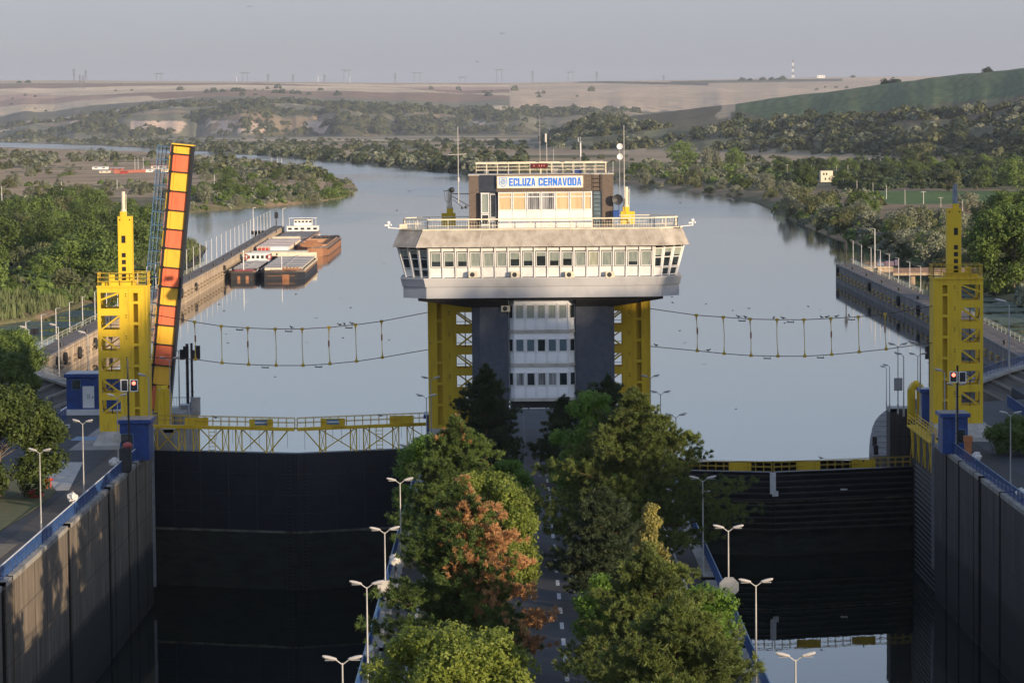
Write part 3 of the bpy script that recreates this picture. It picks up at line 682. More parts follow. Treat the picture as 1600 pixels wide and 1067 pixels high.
lock_wall(XR0, 10, [(y, 1.4) for y in (150,180,207,238,262,281)], 60, 300, 'long middle wall beside the chamber of the ribbed gate, pines above', m=M['lock_wall_shaded'])
# gate recesses (set back) and island head
for x0, x1, l in ((-40, -36.2, 'recessed wall holding one leaf of the black gate beside the raised bridge'), (-6.8, -3, 'recessed wall holding the inner leaf of the black gate'), (8.6, 11.6, 'recessed wall holding the inner leaf of the ribbed gate'), (41.6, 45, 'recessed wall with slanted steel ribs at the outer leaf of the ribbed gate')):
    b = MB(); b.box(x0, x1, 293.6, 313.6 if x0 < 0 else 327.7, ZB, -.03); tag(b.build('recess_wall', M['lock_wall_shaded']), l, 'lock wall')
for x0, x1, l in ((XL1, -5, 'wall end of the middle island beyond the black gate'), (10, XR0, 'wall end of the middle island beyond the ribbed gate')):
    b = MB(); b.box(x0, x1, 313.6 if x0 < 0 else 327.8, 333.5, ZB, -.03); tag(b.build('lock_wall', M['lock_wall_shaded']), l, 'lock wall')
b = MB(); b.box(-3.0, 8.6, 300, 333.4, ZB, -.06); tag(b.build('island_block', M['concrete']), kind='structure')
b = MB(); b.prism([(XR0,331),(XR0,333.5),(XL1,333.5),(XL1,331)], ZB, -.1); 
# river sill under the gates' far side
b = MB(); b.box(-40, 45, 340, 346, -22, -9); tag(b.build('river_sill', M['concrete']), kind='structure')
# ground slabs (asphalt)
def slab(name, poly, z0, z1, m):
    b = MB(); b.prism(poly, z0, z1); return tag(b.build(name, m), kind='structure')
slab('quay_ground', [(-37.5,40),(-37.5,338),(-52,338),(-52,352),(-160,352),(-160,40)][::-1], -2, 0, M['asphalt'])
slab('quay_ground', [(43,40),(160,40),(160,352),(56,352),(56,338),(43,331)], -2, 0, M['asphalt'])
slab('island_ground', [(-5,40),(10,40),(10,300),(8.6,300),(8.6,333.4),(-3,333.4),(-3,294),(-5,294)], -2, 0, M['asphalt'])
slab('quay_edge', [(-3,294),(-3,333.4),(-8.8,333.4),(-8.8,313.6),(-6.8,313.6),(-6.8,294)][::-1], -.03, .004, M['asphalt'])
slab('quay_edge', [(8.6,300),(11.6,300),(11.6,327.8),(13.5,327.8),(13.5,333.4),(8.6,333.4)], -.03, .004, M['asphalt'])
slab('quay_edge', [(-42,293.6),(-36.2,293.6),(-36.2,313.6),(-34.2,313.6),(-34.2,338),(-42,338)], -.03, .004, M['concrete'])
slab('quay_edge', [(41.6,293.6),(47,293.6),(47,331),(39.4,331),(39.4,327.8),(41.6,327.8)], -.03, .004, M['concrete'])
# road, verge, kerbs, markings on the island
grass_m = mat('verge_grass', (.08,.10,.03), .95, col2=(.13,.11,.05), scale=1.2, coords='World', bump=.4)
slab('verge', [(-6.1,60),(-.9,60),(-.9,292),(-6.1,292)], 0, .09, grass_m)
slab('verge', [(6.6,60),(11,60),(11,292),(6.6,292)], 0, .09, grass_m)
for x in (-6.25,-.9,6.45,11): slab('kerb', [(x,60),(x+.15,60),(x+.15,292),(x,292)], 0, .13, M['kerb'])
# dashed centre line: equal dashes from 739 down to the picture's lower edge
d0 = G(847,739).y; d1 = G(873.6,1058).y; n = 17; step = (d0-d1)/n
k = 0; y = d0+step*.0
b = MB()
for i in range(-22, n+1):
    yy = d1+i*step; L_ = step*.42
    b.quad((2.62,yy-L_/2,.006),(2.86,yy-L_/2,.006),(2.86,yy+L_/2,.006),(2.62,yy+L_/2,.006))
g = G(843,743); b.quad((g.x-.1,g.y-.2,.006),(g.x+1.7,g.y-.2,.006),(g.x+1.7,g.y+.1,.006),(g.x-.1,g.y+.1,.006))
tag(b.build('road_marking', M['stripe_paint']), kind='structure')
b = MB()
for x0, x1 in ((-.2,1.4),(1.6,3.3),(3.5,5.2)): b.box(x0, x1, 331.6, 332.4, 0, .35)
tag(b.build('road_end_kerb', M['white']), 'white painted kerb blocks closing the road beneath the control tower', 'kerb')
b = MB(); b.box(.9, .94, 262, 331, .004, .008); b.box(-.9, 6.45, 300.1, 300.2, .004, .008); tag(b.build('asphalt_seam', M['black']), kind='structure')
# left quay surfaces
lawn = [G(-120,1000),G(-20,842),(G(62,790)),G(88,768),G(70,745),G(-80,700),G(-400,700),G(-700,1000)]
slab('lawn', [(p.x,p.y) for p in lawn], 0, .08, grass_m)
sl_ = [G(72,722),G(130,722),G(108,765),G(70,768)][::-1]
slab('concrete_pad', [(p.x,p.y) for p in sl_], 0, .012, M['concrete_light'])
slab('sand_strip', [(p.x,p.y) for p in (G(-60,870),G(0,872),G(28,850),G(-60,848))][::-1], 0, .012, mat('sandy_asphalt', (.24,.19,.12), .95, scale=2))
slab('blue_patch', [(p.x,p.y) for p in (G(110,688),G(152,688),G(153,682),G(120,682))], 0, .012, M['blue_light'])
slab('lawn', [(p.x,p.y) for p in (G(1545,700),G(1700,820),G(1800,720),G(1640,640),G(1562,640))][::-1] if False else [(62,60),(120,60),(120,280),(62,280)], 0, .08, grass_m)
b = MB()
a = G(1492,712); c = G(1600,778); b.bar((a.x,a.y,.06),(c.x,c.y,.06),.18,.14)
tag(b.build('kerb', M['kerb']), kind='structure')

# ---------------------------------------------------------------- railings
def railing(pts, label, h=1.05, step=2.0, name='guard_railing', mt=None, top=None, bal=.28, seg=3, rails=(.12,), pr=.06, group=None, fill=True):
    """posts, top rail and balusters along a line of points"""
    mt = mt or M['blue_rail']; o = empty(name, pts[0], 0, label, 'railing', group)
    tp = MB(); P = []
    for a, c in zip(pts, pts[1:]):
        a = Vector(a); c = Vector(c); n = max(1, round((c-a).length/step))
        P += [a.lerp(c, i/n) for i in range(n)]
    P.append(Vector(pts[-1])); up = Vector((0,0,h))
    for i, p in enumerate(P):
        if i < 98:
            q = MB(); q.bar(p, p+up, pr); q.build('post', mt, o)
    for a, c in zip(pts, pts[1:]): tp.bar(Vector(a)+up, Vector(c)+up, pr*1.2, pr)
    tp.build('top_rail', top or mt, o)
    r = MB()
    for a, c in zip(pts, pts[1:]):
        for hh in rails: r.bar(Vector(a)+up*hh, Vector(c)+up*hh, pr*.7)
    r.build('lower_rail', mt, o)
    if fill:
        for s0 in range(0, len(P)-1, seg):
            q = MB()
            for i in range(s0, min(s0+seg, len(P)-1)):
                a, c = P[i], P[i+1]; m_ = max(2, round((c-a).length/bal))
                for j in range(1, m_): pp = a.lerp(c, j/m_); q.bar(pp+up*rails[0], pp+up, .028)
            q.build('baluster_panel', mt, o)
    return o
railing([(XL0-.35,150,0),(XL0-.35,293,0)], 'blue railing with white top rail along the stained wall of the black gate chamber', top=M['white'])
railing([(XL1+.3,130,0),(XL1+.3,294,0)], 'blue railing between the black gate chamber and the lamps of the tree island', top=M['blue_light'])
railing([(XR0-.3,130,0),(XR0-.3,300,0)], 'blue railing on the pine side of the island, above the mirror-like water', top=M['blue_light'])
railing([(XR1+.35,180,0),(XR1+.35,293,0)], 'blue railing with pale top rail along the dark wall past the shaded kiosk', top=M['blue_light'])
a = G(50,700); c = G(104,662); railing([(a.x,a.y,.3),(c.x,c.y,.3)], 'blue ramp railing above a white kerb behind the bushy quay tree', h=1.3, step=1.5)
a = G(58,703); c = G(106,668); b = MB(); b.bar((a.x,a.y,.15),(c.x,c.y,.15),.45,.35); tag(b.build('ramp_kerb', M['white']), 'white painted kerb beneath the blue ramp railing', 'kerb')
a = G(1532,690+0); railing([G(1574,640)+Vector((0,0,.2)), G(1620,672)+Vector((0,0,.2))], 'blue railing at the picture edge behind the shaded yellow tower', h=1.3, step=1.5)
railing([(XR1+2.6,314,0),(XR1+2.6,327,0)], 'blue railing on the wall end beside the yellow pipe portal', step=1.6)

# ---------------------------------------------------------------- the black mitre gate and its footbridge
gate_m = mat('black_green_gate_steel', (.013,.018,.028), .55, col2=(.008,.011,.018), scale=.7)
algae_m = mat('algae_stained_gate', (.030,.034,.024), .85, col2=(.011,.013,.010), scale=.5, stretch=(1,1,3))
def gate(xl, xc, xr, ye, yc, zt, label, ribbed):
    o = empty('lock_gate', (xc, yc, ZB), 0, label, 'lock gate')
    for s, xe in ((0, xl), (1, xr)):
        pe = Vector((xe, ye, 0)); pc = Vector((xc+(-.06 if s == 0 else .06), yc, 0)); d = (pc-pe).normalized(); nrm = Vector((0,-1,0))
        bk = Vector((0, 1.2, 0))
        def pan(z0, z1, off=0.):
            q = MB(); a, c = pe-Vector((0,off,0)), pc-Vector((0,off,0))
            pts = [(a.x,a.y),(c.x,c.y),((c+bk).x,(c+bk).y),((a+bk).x,(a+bk).y)]
            if s == 1: pts = pts[::-1]
            q.prism(pts, z0, z1); return q
        leaf = pan(-9.0, zt).build('gate_leaf', gate_m, o)
        pan(ZB, -9.02).build('lower_plating', algae_m, leaf)
        q = MB(); q.bar(pe+Vector((0,-.04,-9)), pc+Vector((0,-.04,-9)), .1, .22); q.build('seam_beam', mat('pale_scale_line', (.17,.16,.12), .9, var=.3, scale=.6), leaf)
        if ribbed:
            q = MB()
            z = zt-.35
            while z > -12: q.bar(pe+Vector((0,-.22,z)), pc+Vector((0,-.22,z)), .5, .16); z -= .62
            q.build('stiffener_ribs', mat('worn_gate_edge', (.06,.055,.05), .8, scale=2), leaf)
            q = MB(); mid = pe.lerp(pc, .55 if s == 0 else .5); q.box(mid.x-.35, mid.x+.35, mid.y-.6, mid.y-.5, -8.0, -7.85); q.build('white_mark', M['white'], leaf)
        else:
            q = MB()
            for z in np.arange(-17, zt-.4, .35): a = pc-d*.75; q.box(a.x-.3, a.x+.3, a.y-.28, a.y-.2, z, z+.05)
            a = pc-d*.75
            q.box(a.x-.32, a.x-.26, a.y-.26, a.y-.2, -17, zt); q.box(a.x+.26, a.x+.32, a.y-.26, a.y-.2, -17, zt)
            q.build('ladder', M['dark_steel'], leaf)
            # welded plate seams and patched plates
            q = MB()
            for t in (.18,.36,.55,.74): p = pe.lerp(pc, t); q.box(p.x-.04, p.x+.04, p.y-.06, p.y, -8.8, zt-.1)
            for z in (-3.4,-5.4,-7.2): q.bar(pe+Vector((0,-.03,z)), pc+Vector((0,-.03,z)), .06, .05)
            q.build('plate_seams', mat('gate_seam', (.028,.032,.04), .6), leaf)
    q = MB(); q.box(xc-.16, xc+.16, yc+.12, yc+1.1, ZB, zt-.02); q.build('mitre_seal', M['rubber'], o)
    return o
gate(-36.1, -21.12, -6.9, 306.0, 301.3, -1.35, 'black double-leaf steel gate under the yellow trussed footbridge', False)
rg = gate(11.7, 26.6, 41.5, 326.0, 322.0, -5.95, 'dark ribbed double-leaf gate with a white centre post', True)
q = MB(); q.box(26.25, 26.85, 321.3, 321.6, -8.1, -5.9); q.box(26.5,27.1,321.35,321.65,-8.35,-7.8); q.build('centre_post', M['white'], rg)
def footbridge(x0, xc, x1, ye, yc, zd, hr, panels, label, truss, gatez):
    o = empty('gate_footbridge', (xc, yc, zd), 0, label, 'footbridge')
    for s, xe in ((-1, x0), (1, x1)):
        a = Vector((xe, ye, zd)); c = Vector((xc+s*.12, yc, zd)); n = 18
        q = MB(); q.bar(a-Vector((0,0,.12)), c-Vector((0,0,.12)), .9, .14) if truss else q.bar(a-Vector((0,0,.06)), c-Vector((0,0,.06)), .9, .1)
        q.build('deck', M['yellow'] if truss else M['dark_steel'], o)
        if truss: q = MB(); q.bar(a+Vector((0,-.47,-.16)), c+Vector((0,-.47,-.16)), .08, .3); q.build('edge_beam', M['yellow'], o)
        for side in (-.42, .42):
            q = MB(); off = Vector((0, side, 0))
            for hh in (.5, 1.0): q.bar(a+off+Vector((0,0,hr*hh)), c+off+Vector((0,0,hr*hh)), .05)
            for i in range(n+1): p = a.lerp(c, i/n)+off; q.bar(p, p+Vector((0,0,hr)), .045)
            q.build('handrail', M['yellow_dim'], o)
        if truss:
            for i, t in enumerate((.04,.23,.33,.53,.62,.83)):
                p = a.lerp(c, t); zt = gatez
                q = MB(); q.bar(p+Vector((-.3,0,-.2)), Vector((p.x-.3,p.y,zt)), .11); q.bar(p+Vector((.3,0,-.2)), Vector((p.x+.3,p.y,zt)), .11)
                q.bar(p+Vector((-.3,0,-.2)), Vector((p.x+.3,p.y,zt)), .06); q.bar(p+Vector((.3,0,-.2)), Vector((p.x-.3,p.y,zt)), .06)
                q.build('trestle', M['yellow'], o)
            for t0, t1 in ((.04,.23),(.33,.53),(.62,.83)):
                p = a.lerp(c, t0); p2 = a.lerp(c, t1); q = MB()
                q.bar(p+Vector((.3,0,-.25)), Vector((p2.x-.3,p2.y,gatez)), .09); q.bar(p2+Vector((-.3,0,-.25)), Vector((p.x+.3,p.y,gatez)), .09)
                q.build('brace', M['yellow'], o)
            q = MB(); p = a.lerp(c, .9 if s < 0 else .9); q.bar(a.lerp(c, .83)+Vector((0,0,-2.4)), c+Vector((-s*.6*-1,0,-.2)), .1); q.build('brace', M['yellow'], o)
            p = a.lerp(c, .44); q = MB()
            for dx in (-.3,.3): q.bar(p+Vector((dx,-.4,0)), Vector((p.x+dx,p.y-.4,gatez)), .06)
            for z in np.arange(gatez+.2, zd, .35): q.bar((p.x-.3,p.y-.4,z),(p.x+.3,p.y-.4,z), .05)
            q.build('access_ladder', M['yellow'], o)
            q = MB()
            for t in (.15,.29,.47,.58,.7,.76,.95): p = a.lerp(c, t); q.bar(p+Vector((0,-.2,0)), (p.x,p.y-.2,gatez+.1+1.3*rnd.random()), .03)
            q.build('hanging_rod', M['dark_steel'], o)
    for i, (xa, xb, Y0, Y1, blue) in enumerate(panels):
        ym = ye+(yc-ye)*(1-abs((xa+xb)/2-xc)/abs(x1-xc)) ; q = MB()
        q.box(xa, xb, ym-.56, ym-.52, zd+Y0, zd+Y1); p = q.build('panel', M['yellow'] if truss else M['yellow'], o)
        if blue:
            q = MB(); mx_ = (xa+xb)/2; q.box(mx_-.6, mx_+.6, ym-.60, ym-.565, zd+Y0+.22, zd+Y1-.08); q.build('blue_sign', M['blue_light'], p)
            q = MB(); q.box(mx_-.6, mx_+.6, ym-.612, ym-.602, zd+(Y0+Y1)/2+.0, zd+(Y0+Y1)/2+.13); q.build('white_stripe', M['white'], p)
    return o
pl = []
for X0, X1, bl in ((287,324,0),(391,428,1),(502,540,1),(608,646,0)):
    pl.append((WX(X0,303,660), WX(X1,303,660), -.02, .78, bl))
footbridge(-35.9, -21.1, -7.0, 306.0, 301.3, 1.2, .9, pl, 'yellow footbridge on trestles across the top of the black gate', True, -1.35)
pr_ = [(WX(a,324,730), WX(b,324,730), .1, .95, 0) for a, b in ((1137,1172),(1242,1279),(1331,1368))]
footbridge(11.9, 26.6, 41.3, 326.0, 322.0, -5.86, 1.0, pr_, 'low walkway with yellow panels on top of the dark ribbed gate', False, -6)
# ================================================================ CONTROL TOWER
class Face:
    """a flat face given by its corners; u,v in 0..1, d outward"""
    def __init__(s, a, b, c, d):   # bottom-left, bottom-right, top-right, top-left as seen from outside
        s.a, s.b, s.c, s.d = map(Vector, (a, b, c, d)); s.n = (s.b-s.a).cross(s.d-s.a).normalized()
        s.w = (s.b-s.a).length; s.h = (s.d-s.a).length
    def P(s, u, v, d=0):
        return s.a.lerp(s.b, u).lerp(s.d.lerp(s.c, u), v)+s.n*d
    def slab(s, mb, u0, u1, v0, v1, d0, d1):
        k = len(mb.v); mb.v += [tuple(s.P(*q)) for q in ((u0,v0,d0),(u1,v0,d0),(u1,v1,d0),(u0,v1,d0),(u0,v0,d1),(u1,v0,d1),(u1,v1,d1),(u0,v1,d1))]
        mb.f += [(k,k+3,k+2,k+1),(k+4,k+5,k+6,k+7),(k,k+1,k+5,k+4),(k+1,k+2,k+6,k+5),(k+2,k+3,k+7,k+6),(k+3,k,k+4,k+7)]
def window(F, u0, u1, v0, v1, root, pane_m, fr=.05, d=0., blind=None, lab=None, transom=None):
    fu = fr/F.w; fv = fr/F.h; q = MB()
    F.slab(q, u0, u0+fu, v0, v1, d, d+.07); F.slab(q, u1-fu, u1, v0, v1, d, d+.07)
    F.slab(q, u0+fu, u1-fu, v0, v0+fv, d, d+.07); F.slab(q, u0+fu, u1-fu, v1-fv, v1, d, d+.07)
    if transom: F.slab(q, u0+fu, u1-fu, transom-fv/2, transom+fv/2, d, d+.07)
    w = q.build('window', M['white'], root)
    if lab: w['label'] = lab
    q = MB(); F.slab(q, u0+fu, u1-fu, v0+fv, v1-fv, d-.02, d+.012); q.build('pane', pane_m, w)
    if blind:
        q = MB(); F.slab(q, u0+fu, u1-fu, v0+(v1-v0)*(1-blind), v1-fv, d+.014, d+.02); q.build('blind', M['curtain'], w)
    return w
def octo(x0, x1, y0, y1, c): return [(x0+c,y0),(x1-c,y0),(x1,y0+c),(x1,y1-c),(x1-c,y1),(x0+c,y1),(x0,y1-c),(x0,y0+c)]
T = empty('control_tower', (2.6, 293, 0), 0, 'control tower with a wide glazed cabin on dark columns and a blue lettered sign', 'control tower')
xa, xb, y0, y1 = -10.2, 15.35, 288.0, 297.6; c = 2.2
# lower white band: two steps
q = MB(); q.prism(octo(xa, xb, y0, y1, c), 14.25, 15.28); q.build('band', M['white_conc'], T)
q = MB(); q.prism(octo(xa-.08, xb+.08, y0-.08, y1+.08, c), 15.30, 15.98, octo(xa-.22, xb+.22, y0-.22, y1+.22, c)); q.prism(octo(xa-.25, xb+.25, y0-.25, y1+.25, c), 15.98, 16.12); q.build('band_step', M['white_conc'], T)
# haunch
q = MB(); q.prism([(-4.2,290.1),(-.52,290.1),(-.52,296.5),(-4.2,296.5)], 13.3, 14.0, [(-8.8,288.9),(-.52,288.9),(-.52,297),(-8.8,297)]); q.prism([(5.76,290.1),(9.6,290.1),(9.6,296.5),(5.76,296.5)], 13.3, 14.0, [(5.76,288.9),(13.8,288.9),(13.8,297),(5.76,297)]); q.box(-8.8,13.8,288.9,297,14.0,14.24)
q.build('soffit', mat('dark_soffit', (.035,.035,.037), .9), T)
# glazed belt: inward at the foot
zb, zt = 16.12, 18.95
bot = octo(xa+.35, xb-.35, y0+.45, y1-.3, c); topp = octo(xa-.42, xb+.42, y0-.12, y1+.3, c+.70)
q = MB(); ins = lambda P, k: [(x+(2.6-x)*k, y+(293-y)*k*2) for x, y in P]
q.prism(ins(bot,.012), zb, zt, ins(topp,.012)); core = q.build('cabin_core', mat('dark_cabin_interior', (.05,.055,.055), .6), T)
F = Face((*bot[0],zb), (*bot[1],zb), (*topp[1],zt), (*topp[0],zt))
FL = Face((*bot[7],zb), (*bot[0],zb), (*topp[0],zt), (*topp[7],zt)); FR = Face((*bot[1],zb), (*bot[2],zb), (*topp[2],zt), (*topp[1],zt))
FS1 = Face((*bot[6],zb), (*bot[7],zb), (*topp[7],zt), (*topp[6],zt)); FS2 = Face((*bot[2],zb), (*bot[3],zb), (*topp[3],zt), (*topp[2],zt))
NB = 17; st = ['half','half','half','full','none_pale','full','dark_half','half','narrow','half','dark_half','full','full_pale','full','full','low','full']
for i in range(NB):
    u0, u1 = i/NB, (i+1)/NB; s_ = st[i]
    pm = {'full':M['curtain'],'full_pale':M['curtain_pale'] if 'curtain_pale' in M else M['curtain'],'none_pale':M['curtain']}.get(s_, M['glass'])
    bl = {'half':.62,'dark_half':.5,'narrow':.3,'low':.72}.get(s_)
    window(F, u0+.0065, u1-.0065, .36, .84, T, pm, fr=.06, d=.06, blind=bl)
    q = MB(); F.slab(q, u0+.004, u1-.004, .02, .335, 0, .05); q.build('spandrel_panel', M['white_panel'], T)
    q = MB(); F.slab(q, u0+.004, u1-.004, .87, .985, 0, .05); q.build('upper_panel', M['white_panel'], T)
for i in range(NB+1):
    u = i/NB; q = MB(); F.slab(q, u-.0034, u+.0034, 0, 1, .0, .17); q.build('fin', M['white_panel'], T)
for FF, nb_ in ((FL,3),(FR,3),(FS1,4),(FS2,4)):
    for i in range(nb_):
        u0, u1 = i/nb_, (i+1)/nb_
        window(FF, u0+.03, u1-.03, .30, .93, T, M['glass'], fr=.07, d=.05, transom=.62, blind=.4 if i != 1 else .25)
        window(FF, u0+.03, u1-.03, .03, .28, T, M['glass'] if i else M['white_panel'], fr=.06, d=.05)
    q = MB()
    for i in range(nb_+1): FF.slab(q, max(0, i/nb_-.03), min(1, i/nb_+.03), 0, 1, 0, .18)
    q.build('corner_fins', M['white_panel'], T)
# sloping mottled fascia
q = MB(); q.prism(octo(xa-.95, xb+.95, y0-.75, y1+.7, 2.25), 18.97, 20.5, octo(xa-.3, xb+.3, y0-.05, y1+.1, 2.25)); fa = q.build('roof_fascia', M['fascia'], T)
FF = Face((xa-.95+2.25, y0-.75, 18.97), (xb+.95-2.25, y0-.75, 18.97), (xb+.3-2.25, y0-.05, 20.5), (xa-.3+2.25, y0-.05, 20.5))
for i in range(17): q = MB(); FF.slab(q, i/16-.0013, i/16+.0013, .01, .99, -.02, .012); q.build('fascia_joint', M['concrete_light'], fa)
q = MB(); q.prism(octo(xa-.34, xb+.34, y0-.09, y1+.14, 2.25), 20.5, 20.62); q.build('coping', M['cream'], T)
# roof railing
def simple_rail(root, pts, h, n, m, w=.05, mid=(.5,), bars=0, name='roof_railing', thick=None):
    for a, c_ in zip(pts, pts[1:]):
        a = Vector(a); c_ = Vector(c_); q = MB(); k = max(1, round((c_-a).length/n))
        q.bar(a+Vector((0,0,h)), c_+Vector((0,0,h)), thick or w*1.6, thick or w*1.3)
        for mm in mid: q.bar(a+Vector((0,0,h*mm)), c_+Vector((0,0,h*mm)), w*.7)
        for i in range(k+1): p = a.lerp(c_, i/k); q.bar(p, p+Vector((0,0,h)), w)
        if bars:
            kk = round((c_-a).length/bars)
            for i in range(kk): p = a.lerp(c_, i/kk); q.bar(p, p+Vector((0,0,h*.78)), .022)
        q.build(name, m, root)
ring = octo(xa+.1, xb-.1, y0+.5, y1-.5, 2.25); ring = [(x,y,20.6) for x,y in ring]
simple_rail(T, [ring[7],ring[0],ring[1],ring[2]], .88, 1.9, M['cream'], .06, (.35,), bars=.24, thick=.13)
simple_rail(T, [ring[2],ring[3],ring[4],ring[5],ring[6],ring[7]], .88, 1.9, M['cream'], .06, (.35,), bars=.5)
# columns
for x0, x1, s in ((-3.9,-.5,-1),(5.75,9.35,1)):
    ch = .75
    p = [(x0+ch,290.2),(x1,290.2),(x1,296.4),(x0+ch,296.4),(x0,295.6),(x0,291.0)] if s < 0 else [(x0,290.2),(x1-ch,290.2),(x1,291.0),(x1,295.6),(x1-ch,296.4),(x0,296.4)]
    q = MB(); q.prism(p, 0, 13.6); q.build('column', M['plaster_dark'], T)
# glazed bay between the columns
bay = [(.05,289.7),(5.05,289.7),(5.72,290.6),(5.72,295.8),(-.48,295.8),(-.48,290.6)]
q = MB(); q.prism(bay, 4.75, 13.98); q.build('stair_bay', M['bay_white'], T)
for k, (Yt, Yb, Yp, Yq) in enumerate(((475,498.5,500,514),(528.5,550,551.5,566.5),(581,603,604.5,620.5))):
    zt_, zb_, zp, zq = WZ(Yt,289.7), WZ(Yb,289.7), WZ(Yp,289.7), WZ(Yq,289.7)
    F3 = Face((.05,289.7,zq),(5.05,289.7,zq),(5.05,289.7,zt_),(.05,289.7,zt_)); hv = (zb_-zq)/(zt_-zq); pv = (zp-zq)/(zt_-zq)
    for i in range(5):
        u0 = i/5; pm = (M['curtain'], M['curtain'], M['curtain_strip'])[k] if (i+k) % 3 else (M['curtain'], M['glass'], M['glass'])[k]
        if k == 1: pm = mat_b if (mat_b := M.get('curtain_blue')) and i != 2 else M['glass']
        window(F3, u0+.02, u0+.18, hv, .97, T, pm, fr=.07, d=.02)
        q = MB(); F3.slab(q, u0+.01, u0+.19, .02, pv, .0, .05); q.build('spandrel_panel', M['bay_white'], T)
        q = MB(); F3.slab(q, u0-.008, u0+.008, 0, 1, 0, .12); q.build('fin', M['bay_white'], T)
    q = MB(); F3.slab(q, .992, 1.0, 0, 1, 0, .12); q.build('fin', M['white_panel'], T)
    for a, b_ in (((-.48,290.6),(.05,289.7)), ((5.05,289.7),(5.72,290.6))):
        F4 = Face((*a,zq),(*b_,zq),(*b_,zt_),(*a,zt_)); window(F4, .1, .9, hv, .97, T, M['glass'], fr=.07, d=.02)
    zz = WZ(Yq+1.5, 289.7); q = MB(); k2 = lambda P: [(x+(x-2.6)*.03, y-.12) for x, y in P[:3]]+[P[3],P[4],(P[5][0]-.1,P[5][1]-.12)]
    q.prism(k2(bay), zz-.3, zz); q.build('floor_band', M['concrete_light'], T)
q = MB(); q.box(-.4, 5.7, 290.3, 296, 3.9, 4.75); q.build('under_bay_dark', M['black'], T)  # black block stands in for the darkness under the bay
# upper house
HX0, HX1 = -4.05, 9.35
q = MB(); q.box(HX0, HX1, 291.0, 297, 20.5, 25.45); house = q.build('roof_house', M['brown_stone'], T)
q = MB(); q.box(HX0-.06, HX1+.06, 290.94, 297.06, 25.45, 25.56); q.build('roof_slab', M['concrete_light'], T)
q = MB(); q.box(-1.5, 7.3, 290.0, 291.0, 23.95, 25.5); q.build('sign_wall', M['brown_stone'], T)
q = MB(); q.prism([(-3.15,291.0),(-1.5,290.0),(-1.5,291.0)], 23.95, 25.5); q.build('canopy_corner', M['plaster_dark'], T)
q = MB(); q.box(-3.0, -1.5, 290.55, 291, 20.5, 23.9); q.build('corner_bay', mat('shaded_cladding', (.25,.26,.28), .6), T)  # shade put into a greyer copy of the white cladding
Fh = Face((-1.35,290.2,20.55),(7.35,290.2,20.55),(7.35,290.2,23.93),(-1.35,290.2,23.93))
q = MB(); q.box(-1.35, 7.35, 290.2, 291, 20.55, 23.94); q.build('window_bay', M['white_panel'], T)
xs = [778,800.5,822.5,845,867.5,890,912,925]; xs = [(WX(x,290.2,320)+1.35)/8.7 for x in xs]
vb = (WZ(329,290.2)-20.55)/3.38; vm = (WZ(308,290.2)-20.55)/3.38
for i in range(7):
    pm = M['curtain_strip'] if i in (2,3) else M['curtain_warm']
    window(Fh, xs[i]+.004, xs[i+1]-.004, vb, .985, T, pm, fr=.08, d=.02, transom=vm)
    q = MB(); Fh.slab(q, xs[i]+.002, xs[i+1]-.002, .0, vb-.01, 0, .04); q.build('spandrel_panel', M['white_panel'], T)
Fk = Face((-3.0,290.55,20.55),(-1.5,290.55,20.55),(-1.5,290.55,23.9),(-3.0,290.55,23.9))
window(Fk, .05, .55, .42, .98, T, M['curtain'], fr=.08, d=.02); window(Fk, .05, .55, .1, .4, T, M['glass'], fr=.08, d=.02); window(Fk, .62, .98, .3, .95, T, M['glass'], fr=.05, d=.02)
# glazed strip and ladder at the right
q = MB(); q.box(7.4, 8.3, 290.9, 290.99, 20.6, 23.9); q.build('glass_strip', mat('blueish_glass', (.12,.17,.2), .12, spec=.9), T)
q = MB()
for z in np.arange(20.9, 25.4, .38): q.box(7.5, 8.25, 290.78, 290.84, z, z+.05)
for x in (7.45, 8.25): q.box(x, x+.06, 290.76, 290.84, 20.6, 25.5)
q.build('wall_ladder', M['dark_steel'], T)
# the sign
SG = empty('name_sign', (2.6, 289.9, 24.1)); SG.parent = None
sx0, sx1 = WX(777,289.8,285), WX(911,289.8,285); sz0, sz1 = WZ(293.5,289.8,843), WZ(275.5,289.8,843)
q = MB(); q.box(sx0, sx1, 289.84, 289.99, sz0, sz1); sb = q.build('sign_board', M['sign_white'] if 'sign_white' in M else M['white'], T)
q = MB(); bx = .05
q.box(sx0-bx, sx1+bx, 289.82, 289.98, sz0-bx, sz0); q.box(sx0-bx, sx1+bx, 289.82, 289.98, sz1, sz1+bx); q.box(sx0-bx, sx0, 289.82, 289.98, sz0, sz1); q.box(sx1, sx1+bx, 289.82, 289.98, sz0, sz1)
q.build('sign_rim', mat('tan_rim', (.5,.36,.22), .6), sb)
bpy.data.objects.remove(SG)
def text(name, body, mt, parent, x0, x1, z0, z1, y, bold=.0):
    cu = bpy.data.curves.new(name, 'FONT'); cu.body = body; cu.size = 1; cu.extrude = .0; cu.offset = bold
    to = bpy.data.objects.new(name, cu); COL.objects.link(to); bpy.context.view_layer.update()
    dg = bpy.context.evaluated_depsgraph_get(); me = bpy.data.meshes.new_from_object(to.evaluated_get(dg)); bpy.data.objects.remove(to)
    co = np.array([v.co[:] for v in me.vertices]); mn = co.min(0); mx_ = co.max(0); rt = root_loc(parent)
    co2 = np.zeros_like(co); co2[:,0] = x0+(co[:,0]-mn[0])/(mx_[0]-mn[0])*(x1-x0)-rt.x; co2[:,1] = y-rt.y; co2[:,2] = z0+(co[:,1]-mn[1])/(mx_[1]-mn[1])*(z1-z0)-rt.z
    me.vertices.foreach_set('co', co2.astype(np.float32).ravel()); me.update(); me.materials.clear(); me.materials.append(mt)
    return link_mesh(name, me, mt, parent)
sblue = mat('sign_blue', (.02,.20,.75), .5, var=.05)
